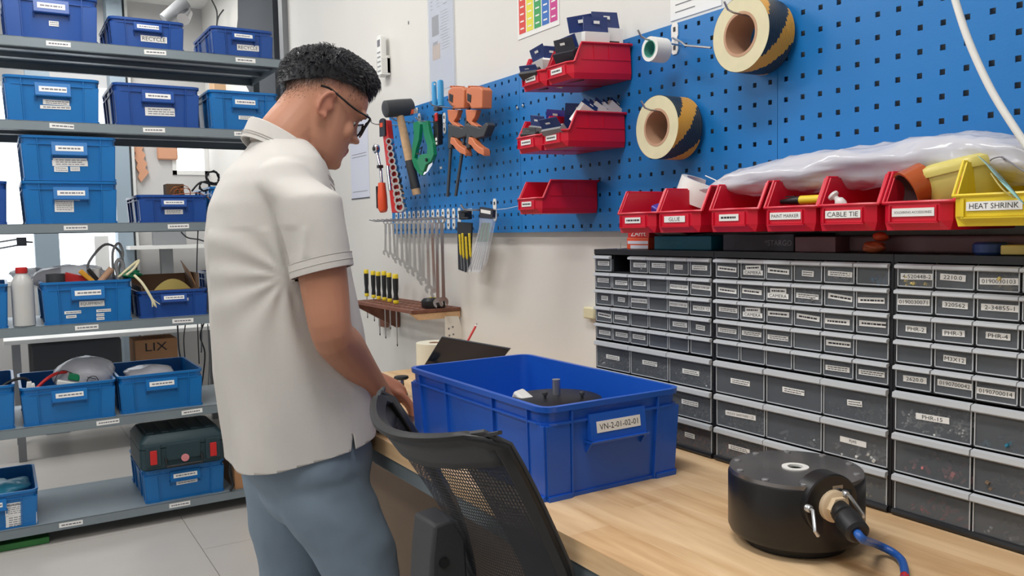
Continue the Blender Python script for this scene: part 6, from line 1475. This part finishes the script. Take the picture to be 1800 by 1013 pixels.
# ------------------------------------------------------------------ hand tools hung at the far pegboard
TX = PX-.05     # plane in which the tools hang
def cpt(px, py, X=None): return atX(px, py, TX if X is None else X)
# mallet
t = thing('rubber_mallet', 'black rubber mallet with a wooden handle hung at the pegboard left edge', 'mallet', tuple(cpt(715, 345)))
hA, hB = cpt(676, 192, PX-.10), cpt(725, 186, PX-.02)
hA, hB = V((PX-.135, 2.90, cpt(700, 190, PX-.08).z)), V((PX-.02, 2.90, cpt(700, 190, PX-.08).z))
hz0 = atX(708, 190, PX-.075); yM = hz0.y
a, b_ = atY(676, 192, yM), atY(724, 188, yM)
mb = MB(); d_ = (b_-a); mb.lathe(a, d_, [(.026, 0), (.0305, .003), (.0315, d_.length*.5), (.0305, d_.length-.003), (.026, d_.length)], 26); mb.build('mallet_head', 'dgrey', t, smooth=True)
top, bot = (a+b_)/2, atY(733, 342, yM-.02)
dd_ = (bot-top)
mb = MB(); mb.tube([top, top+dd_*.3, top+dd_*.62], .0, 12, rr=[.013, .0155, .017]); mb.build('handle', 'woodlt', t, smooth=True)
mb = MB(); mb.tube([top+dd_*.60, top+dd_*.93], .0172, 12); mb.build('rubber_grip', 'dgrey', t, smooth=True)
mb = MB(); mb.tube([top+dd_*.93, bot], .0165, 12); mb.build('handle_end', 'woodlt', t, smooth=True)
t = thing('screwdriver_bit_set', 'orange and chrome bit set lying across the hook below the mallet head', 'bit set', tuple(cpt(715, 200, PX-.06)))
a, b_ = atX(692, 204, PX-.085), atX(735, 194, PX-.035)
for k in range(4):
    o = V((0, .0, .0035*(k-1.5))); q = MB(); q.tube([a+o, a.lerp(b_, .35)+o, b_+o*1.4], .0032, 8); q.build('driver_shank', 'chrome', t, smooth=True)
for f in (.25, .75):
    mb = MB(); mb.box(a.lerp(b_, f), (.012, .02, .018)); mb.build('orange_collar', 'orangered', t, bevel=.003)
for k, (px, py, lb) in enumerate([(690, 214, 'hook carrying the rubber mallet'), (732, 214, 'hook carrying the green pipe cutter'), (757, 188, 'hook carrying the blue-handled tool')]):
    h_ = atX(px, py, PX-.11); hook(h_.x, h_.y, h_.z, lb, plate=(k != 5), dz=.003, upturn=.012)
# socket set on a red rail
t = thing('socket_rail_set', 'red and orange rail with a column of chrome sockets and a ratchet', 'socket set', tuple(cpt(690, 375, PX-.10)))
XR = PX-.085
a, b_ = atX(681, 212, XR), atX(700, 374, XR)
wv = Y1
mb = MB(); mb.hexa([b_+V((-.012, -.014, 0)), b_+V((.012, -.014, 0)), b_+V((.012, .034, 0)), b_+V((-.012, .034, 0)), a+V((-.012, -.014, 0)), a+V((.012, -.014, 0)), a+V((.012, .034, 0)), a+V((-.012, .034, 0))]); mb.build('rail', 'redmatt', t, bevel=.003)
mb = MB(); c_ = a+V((-.013, .010, -.028)); mb.prism([c_+V((0, -.025, -.030)), c_+V((0, .025, -.030)), c_+V((0, .025, .03)), c_+V((0, .010, .036)), c_+V((0, -.010, .036)), c_+V((0, -.025, .03))], (-.006, 0, 0)); hd_ = mb.build('hanger_plate', 'dkbox', t)
mb = MB(); mb.box(c_+V((-.0065, .004, .012)), (.002, .026, .016)); mb.build('printed_panel', 'orangered', hd_, bevel=.001)
for k in range(11):
    c = atX(686+1.9*k, 250+11.4*k, XR-.018); r = .0125+.0007*k
    mb = MB(); mb.ring(c+V((0, -.010, 0)), V((-.8, -.6, 0)), r, r*.62, .020, 18); mb.build('socket', 'chrome', t, smooth=True)
    mb = MB(); mb.cyl(c+V((.004, -.006, 0)), c+V((-.002, -.012, 0)), r*.60, 10); mb.build('socket_core', 'redmatt', t, smooth=True)
c = atX(665, 262, XR-.015); mb = MB(); mb.lathe(c, X1*-1, [(.016, 0), (.018, .003), (.018, .014), (.014, .018)], 20); mb.lathe(c-X1*.018, -X1, [(.008, 0), (.007, .004)], 12, mi=1); mb.build('ratchet_head', ['chrome', 'black'], t, smooth=True)
mb = MB(); mb.tube([c-X1*.008, atX(669, 300, XR-.022), atX(671, 325, XR-.022)], .006, 10); mb.build('ratchet_shaft', 'chrome', t, smooth=True)
mb = MB(); mb.tube([atX(671, 322, XR-.022), atX(672, 345, XR-.024), atX(673, 366, XR-.022), atX(674, 372, XR-.022)], .0, 12, rr=[.014, .018, .019, .014]); g_ = mb.build('ratchet_grip', 'orangered', t, smooth=True)
mb = MB(); mb.box(atX(664, 347, XR-.022), (.012, .008, .085)); mb.box(atX(668, 293, XR-.03), (.02, .02, .012)); mb.build('black_clip', 'black', t, bevel=.002)
mb = MB(); mb.tube([atX(681, 292, XR-.03), atX(686, 335, XR-.03)], .0065, 10); mb.build('extension_bar', 'chrome', t, smooth=True)
h_ = atX(655, 217, PX-.14); hook(h_.x, atX(690, 213, PX-.05).y, h_.z, 'hook carrying the socket rail, its tip nearest the man\'s glasses', plate=False)
# green pipe cutter
t = thing('pipe_cutter', 'green ratchet pipe cutter hanging between the mallet handle and the clamps', 'pipe cutter', tuple(cpt(742, 308, PX-.07)))
XG = PX-.07
def poly(pix, X, thk, m_, name, parent, bev=.0015):
    mb = MB(); mb.prism([atX(a, b_, X) for a, b_ in pix], (thk, 0, 0)); return mb.build(name, m_, parent, bevel=bev)
poly([(726, 216), (734, 213), (738, 218), (736, 245), (731, 262), (728, 278), (736, 284), (737, 296), (745, 302), (741, 309), (735, 305), (728, 294), (724, 282), (724, 262), (727, 240)], XG, .014, 'green', 'fixed_handle', t)
poly([(742, 213), (750, 212), (754, 232), (760, 252), (762, 272), (757, 284), (748, 290), (744, 302), (738, 300), (732, 284), (738, 272), (750, 270), (751, 258), (744, 236)], XG-.004, .014, 'green', 'moving_handle', t)
poly([(744, 292), (757, 286), (761, 275), (760, 290), (752, 302), (745, 308), (741, 304)], XG+.002, .003, 'chrome', 'blade', t, .0003)
mb = MB(); c = atX(750, 281, XG-.006); mb.cyl(c, c-X1*.004, .006, 14); mb.build('pivot_bolt', 'black', t, smooth=True)
mb = MB(); mb.tube([atX(737, 262, XG-.002), atX(742, 258, XG-.002), atX(739, 272, XG-.002), atX(732, 270, XG-.002)], .0022, 6); mb.build('ratchet_spring', 'black', t, smooth=True)
# blue-handled tool
t = thing('blue_handled_pliers', 'tool with two upright bright blue grips at the top edge of the pegboard', 'pliers', tuple(cpt(770, 190, PX-.06)))
XB = PX-.06
for (pa, pb, r, nm) in (((763, 144), (764, 186), .0085, 'grip'), ((774, 141), (775, 186), .0105, 'grip')):
    a, b_ = atX(pa[0], pa[1], XB-(.0 if r < .01 else .02)), atX(pb[0], pb[1], XB-(.0 if r < .01 else .02)); dd_ = (b_-a)
    mb = MB(); mb.lathe(a, dd_, [(r*.7, 0), (r, .004), (r, dd_.length-.006), (r*1.15, dd_.length)], 16); mb.build(nm, 'cyan', t, smooth=True)
mb = MB(); mb.cyl(atX(764, 148, XB-.010), atX(764, 148, XB-.014), .0035, 10); mb.build('hang_rivet', 'white', t, smooth=True)
mb = MB(); mb.box(atX(770, 191, XB-.008), (.02, .03, .014)); mb.build('jaw', 'dgrey', t, bevel=.002)
# red and black tool
t = thing('black_cased_tool', 'black cased tool with a red top hanging under the blue grips', 'tool', tuple(cpt(770, 260, PX-.05)))
c = atX(770, 228, PX-.045); mb = MB(); mb.box(c, (.022, .034, .105)); mb.build('black_case', 'black', t, bevel=.004)
c = atX(767, 206, PX-.058); mb = MB(); mb.box(c, (.006, .020, .030)); mb.build('red_button', 'redmatt', t, bevel=.003)
c = atX(768, 248, PX-.058); mb = MB(); mb.box(c, (.004, .022, .034)); o_ = mb.build('label_plate', 'dkbox', t, bevel=.001)
mb = MB(); mb.box(c+V((-.0022, 0, .006)), (.001, .012, .010)); mb.box(c+V((-.0022, 0, -.008)), (.001, .012, .008)); o2 = mb.build('printed_mark', 'paper', o_)
# two bar clamps
def clamp(dx, lbl, xo):
    X = PX-.065+xo
    t = thing('bar_clamp', lbl, 'clamp', tuple(atX(800+dx, 340, X)), group='orange and black bar clamps')
    P = lambda a, b_, o=0: atX(a+dx, b_, X+o)
    b0, b1 = P(797, 190), P(787, 346) if dx == 0 else P(769, 345)
    if dx: b0 = P(792, 190)
    mb = MB(); dd_ = b1-b0; mb.hexa([b1+V((-.003, -.006, 0)), b1+V((.003, -.006, 0)), b1+V((.003, .006, 0)), b1+V((-.003, .006, 0)), b0+V((-.003, -.006, 0)), b0+V((.003, -.006, 0)), b0+V((.003, .006, 0)), b0+V((-.003, .006, 0))]); mb.build('bar', 'dgrey', t)
    # head block
    mb = MB(); mb.prism([P(787, 160, -.02), P(794, 153, -.02), P(812, 153, -.02), P(816, 158, -.02), P(815, 190, -.02), P(796, 191, -.02), P(793, 183, -.02), P(788, 180, -.02)], (.036, 0, 0)); hd = mb.build('jaw_block', 'orange', t, bevel=.003)
    mb = MB(); mb.prism([P(789, 164, -.0215), P(796, 167, -.0215), P(795, 181, -.0215), P(789, 177, -.0215)], (.004, 0, 0)); mb.build('jaw_pad', 'black', hd, bevel=.001)
    for k in range(3):
        mb = MB(); mb.box(P(799+5*k, 153, 0), (.034, .004, .006)); mb.build('jaw_ridge', 'orange', hd, bevel=.001)
    mb = MB(); mb.prism([P(786, 193, -.01), P(806, 193, -.01), P(802, 206, -.01), P(797, 214, -.01), P(808, 222, -.01), P(803, 228, -.01), P(788, 212, -.01)], (.018, 0, 0)); mb.build('trigger', 'orange', t, bevel=.002)
    mb = MB(); mb.prism([P(787, 218, -.014), P(803, 222, -.014), P(812, 225, -.014), P(822, 215, -.014), P(826, 220, -.014), P(818, 240, -.014), P(804, 244, -.014), P(795, 240, -.014), P(793, 260, -.014), P(787, 262, -.014)], (.028, 0, 0)); mb.build('clamp_body', 'dgrey', t, bevel=.003)
    rg = []
    for (a, b_, w_) in ((797, 247, .010), (803, 250, .011), (808, 258, .010), (815, 264, .010), (822, 267, .009), (824, 272, .005)):
        c = P(a, b_, -.012); rg.append([c+V((-.012, w_*.3, -w_)), c+V((.012, w_*.3, -w_)), c+V((.012, -w_*.3, w_)), c+V((-.012, -w_*.3, w_))])
    mb = MB(); mb.loft(rg); mb.build('squeeze_handle', 'orange', t, smooth=True, bevel=.002)
clamp(0, 'left orange and black bar clamp hanging on the far pegboard', 0)
clamp(32, 'right orange and black bar clamp hanging on the far pegboard', -.004)
h_ = atX(790, 187, PX-.10); hook(h_.x, h_.y, h_.z, 'hook carrying the two bar clamps', plate=False)
mb = MB(); c = atX(775, 295, PX-.001); mb.box(c, (.001, .016, .008)); single(mb, 'small_label', 'paper', 'tiny white label stuck on the blue pegboard under the black cased tool', 'label', smooth=False)
mb = MB(); c = atX(826, 372, PX-.001); mb.box(c, (.001, .032, .020)); single(mb, 'paper_label', 'paper', 'white paper label on the pegboard beside the file packet hook', 'label', smooth=False)

# spanners, each on its own hook
NS_ = 14
bots = [(697, 450), (705, 455), (712, 459), (718, 465), (726, 470), (735, 476), (742, 483), (750, 489), (757, 498), (766, 505), (771, 519), (785, 528), (794, 545), (809, 544)]
ys_ = [3.085-.0408*k for k in range(NS_)]
HZ = 1.312
def spanner(k):
    y = ys_[k]; X = PX-.05-.0015*k
    py_b = bots[k][1]
    zb = atX(bots[k][0], py_b, X).z; L = HZ-zb; sc = .45+.55*k/(NS_-1)
    ring_r = .0075*(.8+1.0*sc); jr = .0085*(.7+1.25*sc)
    big = 'smallest' if k == 0 else ('largest' if k == NS_-1 else None)
    words_ = ['smallest', 'second smallest', 'third smallest', 'fourth smallest', 'fifth smallest', 'sixth smallest', 'seventh smallest', 'seventh largest', 'sixth largest', 'fifth largest', 'fourth largest', 'third largest', 'second largest', 'largest']
    t = thing('combination_spanner', '%s chrome combination spanner in the hanging row under the far pegboard' % words_[k], 'spanner', (X, y, zb), group='chrome combination spanners hung in a row by size')
    tw = .9; nx = V((-math.cos(tw), math.sin(tw)*-1, 0)); sd = V((-nx.y, nx.x, 0))   # face normal and width direction
    c0 = V((X, y, HZ-ring_r*.55)); th = .004+.003*sc
    lean = V((.012*(k % 3-1), .01*((k*7) % 3-1), 0))*.5
    cj = V((X, y, zb+jr*1.1))+lean
    mb = MB(); mb.ring(c0-nx*th/2, nx, ring_r, ring_r*.60, th, 20); mb.build('ring_end', 'chrome', t, smooth=True)
    a, b_ = c0-Z1*ring_r*.9, cj+Z1*jr*.8; w_ = .0030+.0032*sc
    mb = MB(); mb.loft([[p-sd*w_*q-nx*th*.35, p+sd*w_*q-nx*th*.35, p+sd*w_*q+nx*th*.35, p-sd*w_*q+nx*th*.35] for p, q in ((a, 1.0), (a.lerp(b_, .5), .85), (b_, 1.05))]); mb.build('shaft', 'chrome', t, bevel=.0008)
    pts = []; ga = .55
    for i in range(17):
        an = PI*1.5+ga+(2*PI-2*ga)*i/16; pts.append((math.cos(an)*jr, math.sin(an)*jr*1.08))
    pts += [(-math.sin(ga)*jr*.62*1.0, -jr*.55), (-jr*.42, jr*.12), (jr*.42, jr*.12), (math.sin(ga)*jr*.62, -jr*.55)]
    tl = .25; R2_ = lambda x, z: (x*math.cos(tl)-z*math.sin(tl), x*math.sin(tl)+z*math.cos(tl))
    mb = MB(); pf = [cj+sd*R2_(x, z)[0]+Z1*R2_(x, z)[1]-nx*th*.6 for x, z in pts]
    mb.prism(pf, nx*th*1.2); mb.build('open_jaw', 'chrome', t)
    hook(PX-.115, y, HZ-.002, 'hook number %s from the left in the spanner row, carrying the %s spanner' % (['one', 'two', 'three', 'four', 'five', 'six', 'seven', 'eight', 'nine', 'ten', 'eleven', 'twelve', 'thirteen', 'fourteen'][k], words_[k]), r=.0017, upturn=.006, group='hooks of the spanner row')
for k in range(NS_): spanner(k)
# precision screwdriver set
t = thing('precision_screwdriver_set', 'yellow and black precision screwdrivers in a black hanging holder', 'screwdriver set', tuple(cpt(815, 475, PX-.05)))
XS = PX-.055
c = atX(818, 378, XS); mb = MB(); mb.box(c, (.03, .042, .030)); mb.box(atX(818, 372, XS-.012), (.012, .05, .010)); mb.box(atX(818, 384, XS-.012), (.012, .046, .008)); mb.build('hanging_clip', 'black', t, bevel=.004)
c = atX(812, 440, XS+.01); mb = MB(); mb.prism([atX(803, 390, XS+.005), atX(829, 392, XS+.005), atX(826, 470, XS+.005), atX(818, 479, XS+.005), atX(805, 474, XS+.005)], (.006, 0, 0)); mb.build('holder_back', 'black', t, bevel=.002)
for k, (px, py0, py1) in enumerate(((808, 412, 447), (813, 410, 452), (819, 416, 454), (825, 410, 450))):
    a, b_ = atX(px, py0, XS-.006), atX(px+2, py1, XS-.006)
    mb = MB(); dd_ = b_-a; pr = [(.003, 0), (.0042, .002), (.0042, .008)]+[(.0042-.0006*(i % 2), .010+(dd_.length-.012)*i/9) for i in range(10)]+[(.002, dd_.length+.004)]
    mb.lathe(a, dd_, pr, 10); h2 = mb.build('driver_handle', 'yellow', t, smooth=True)
    mb = MB(); mb.cyl(b_, b_+dd_.normalized()*.05, .0012, 6); mb.build('driver_blade', 'zinc', h2, smooth=True)
# file set in a clear packet
t = thing('file_set_packet', 'needle file set in a clear packet with a black header, hanging from a long hook', 'file set', tuple(cpt(835, 478, PX-.06)))
XF = PX-.06
pk_ = [(844, 368), (865, 370), (866, 390), (852, 462), (842, 480), (820, 477), (826, 466), (842, 400)]
mb = MB(); mb.prism([atX(a, b_, XF) for a, b_ in pk_], (.010, 0, 0)); mb.build('packet', 'clear', t)
mb = MB(); mb.prism([atX(a, b_, XF-.001) for a, b_ in ((843, 364), (866, 368), (865, 385), (843, 383))], (.012, 0, 0)); hd = mb.build('packet_header', 'dkbox', t)
mb = MB(); mb.prism([atX(a, b_, XF-.002) for a, b_ in ((845, 368), (862, 371), (862, 377), (845, 374))], (.001, 0, 0)); mb.build('header_label', 'paper', hd)
for k in range(6):
    a, b_, c = atX(848+2.6*k, 392, XF+.005), atX(840+3.2*k, 425, XF+.005), atX(825+4.2*k, 474, XF+.005)
    mb = MB(); mb.tube([a, b_], .0028, 8); h2 = mb.build('file_grip', 'green' if k % 2 else 'dgrey', t, smooth=True)
    mb = MB(); mb.tube([b_, c], .0018, 6); mb.build('file_blade', 'zinc', h2, smooth=True)
p_ = atX(806, 360, PX-.12); q_ = atX(843, 368, PX-.06); hook(p_.x, q_.y+.004, q_.z-.002, 'long upturned hook carrying the clear file packet', r=.0032, upturn=.016)
mb = MB(); mb.tube([atX(866, 369, XF), atX(890, 367, PX-.03), atX(912, 362, PX-.02)], .0006, 5); single(mb, 'thin_string', 'white', 'thin pale string running from the file packet to the lowest red bin', 'string')

# wooden screwdriver rack
ZR = .997
rx0, rx1, ry0, ry1 = 1.195, WX-.004, 2.602, 3.165
t = thing('wooden_tool_shelf', 'small slatted brown wooden shelf on brackets under the spanners', 'shelf', ((rx0+rx1)/2, (ry0+ry1)/2, ZR-.012))
ny = 13; nx_ = 4
for k in range(nx_+1):     # long rails
    x = rx0+(rx1-rx0)*k/nx_
    wd_ = .020 if k == 0 else .013
    mb = MB(); xa = min(x, rx1-wd_); mb.bb((xa, ry0, ZR-.012), (xa+wd_, ry1, ZR)); mb.build('rail', 'woodrack', t, bevel=.0008)
for k in range(ny+1):
    y = ry0+(ry1-ry0-.020)*k/ny
    mb = MB(); mb.bb((rx0+.0005, y, ZR-.0115), (rx1-.0005, y+.020, ZR-.0005)); mb.build('slat', 'woodrack', t)
mb = MB(); mb.bb((rx0+.006, ry0+.001, ZR-.0125), (rx1, ry1, ZR-.0121))
for yy in (ry0+.004, ):
    mb = MB(); mb.prism([V((rx0+.0, yy, ZR-.013)), V((rx1, yy, ZR-.013)), V((rx1, yy, ZR-.036)), V((rx0+.030, yy, ZR-.036))], (0, .018, 0)); mb.build('support_bracket', 'woodlt', t, bevel=.001)
mb = MB(); mb.prism([V((rx0+.0, ry1-.03, ZR-.013)), V((rx1, ry1-.03, ZR-.013)), V((rx1, ry1-.03, ZR-.12)), V((rx1-.015, ry1-.03, ZR-.12)), V((rx0+.02, ry1-.03, ZR-.03))], (0, .016, 0)); mb.build('support_bracket', 'woodrack', t, bevel=.001)
mb = MB(); q_ = atX(667, 560, rx1-.03); mb.bb((rx1-.02, q_.y-.035, ZR-.13), (rx1-.004, q_.y+.035, ZR-.013)); mb.build('wall_block', 'woodrack', t, bevel=.001)
for i in range(6):
    px = [645, 657, 666, 676, 685, 696][i]; X = [1.32, 1.31, 1.30, 1.295, 1.285, 1.27][i]
    pb = atX(px, 523, X); pb.z = ZR
    hh = [.114, .112, .112, .117, .113, .112][i]; r = .0092 if i != 5 else .0105
    nm = ['leftmost', 'second from left', 'third from left', 'third from right', 'second from right', 'rightmost'][i]
    s_ = thing('screwdriver', 'black and yellow handled screwdriver standing in the wooden shelf, %s of six' % nm, 'screwdriver', tuple(pb), group='black and yellow screwdrivers in the wooden shelf')
    mb = MB(); mb.lathe(pb, Z1, [(r*.8, .0), (r*.95, .012), (r*.98, .018), (r*.80, .035), (r*1.0, .055), (r*1.08, hh-.022), (r*1.05, hh-.016)], 14); mb.build('handle', 'black', s_, smooth=True)
    mb = MB(); mb.lathe(pb, Z1, [(r*1.05, hh-.017), (r*1.1, hh-.014), (r*1.1, hh-.004), (r*.9, hh)], 14); mb.build('yellow_end', 'yellow', s_, smooth=True)
    mb = MB(); mb.lathe(pb, Z1, [(r*.9, .0005), (r*1.02, .003), (r*1.02, .012), (r*.85, .016)], 14); mb.build('yellow_collar', 'yellow', s_, smooth=True)
    ln = [.085, .09, .14, .145, .10, .155][i]
    mb = MB(); mb.cyl(pb, pb-Z1*ln, .0026, 8); mb.cyl(pb-Z1*ln, pb-Z1*(ln+.008), .003, 8, .0012, mi=1); mb.build('steel_shank', ['zinc', 'black'], s_, smooth=True)
# tape measure
c = atZ(764, 540, ZR); t = thing('tape_measure', 'black tape measure lying on the wooden shelf', 'tape measure', (c.x, c.y, ZR))
c = V((rx0+.055, ry0+.075, ZR)); c = V((atZ(762, 541, ZR).x, atZ(762, 541, ZR).y, ZR))
mb = MB(); mb.loft([rr(c.x, c.y, .070, .062, .018, ZR, 5), rr(c.x, c.y, .078, .068, .022, ZR+.006, 5), rr(c.x, c.y, .078, .068, .022, ZR+.026, 5), rr(c.x, c.y, .064, .055, .02, ZR+.034, 5)]); mb.build('measure_case', 'black', t, smooth=True)
mb = MB(); mb.box((c.x+.005, c.y, ZR+.0355), (.035, .012, .003), Matrix.Rotation(.1, 3, 'Y')); mb.build('yellow_stripe', 'yellow', t, bevel=.001)
# clear perforated hanging strip under the shelf
a = atY(798, 585, 2.60)
t = thing('perforated_strip', 'translucent white perforated bracket below the wooden shelf end', 'bracket', (a.x, 2.6, a.z))
mb = MB(); q0, q1 = atY(782, 556, 2.605), atY(806, 556, 2.605); q2, q3 = atY(818, 594, 2.605), atY(783, 600, 2.605)
mb.prism([q0, q1, q2, q3], (0, .004, 0)); st_ = mb.build('strip', mat('milky', (236, 234, 228), .35, alpha=.9), t, bevel=.001)
mb = MB()
for (px, py) in ((789, 578), (796, 575), (790, 590), (797, 588)):
    p = atY(px, py, 2.6045); mb.cyl(p, p-Y1*.0006, .0035, 10)
mb.build('strip_hole', 'inkg', st_)['kind'] = 'stuff'
mb = MB(); p = atX(1041, 548, WX-.01); mb.bb((WX-.02, p.y-.02, p.z-.02), (WX-.001, p.y+.03, p.z+.012)); single(mb, 'wall_socket', 'cream', 'cream fitting on the wall at the far cabinet\'s left side', 'fitting', bevel=.004)

for o in bpy.data.objects:
    if o.name.startswith('printed_lines') or o.name.startswith('cuff_stitching') or o.name.startswith('collar_stitching'): o['kind'] = 'stuff'
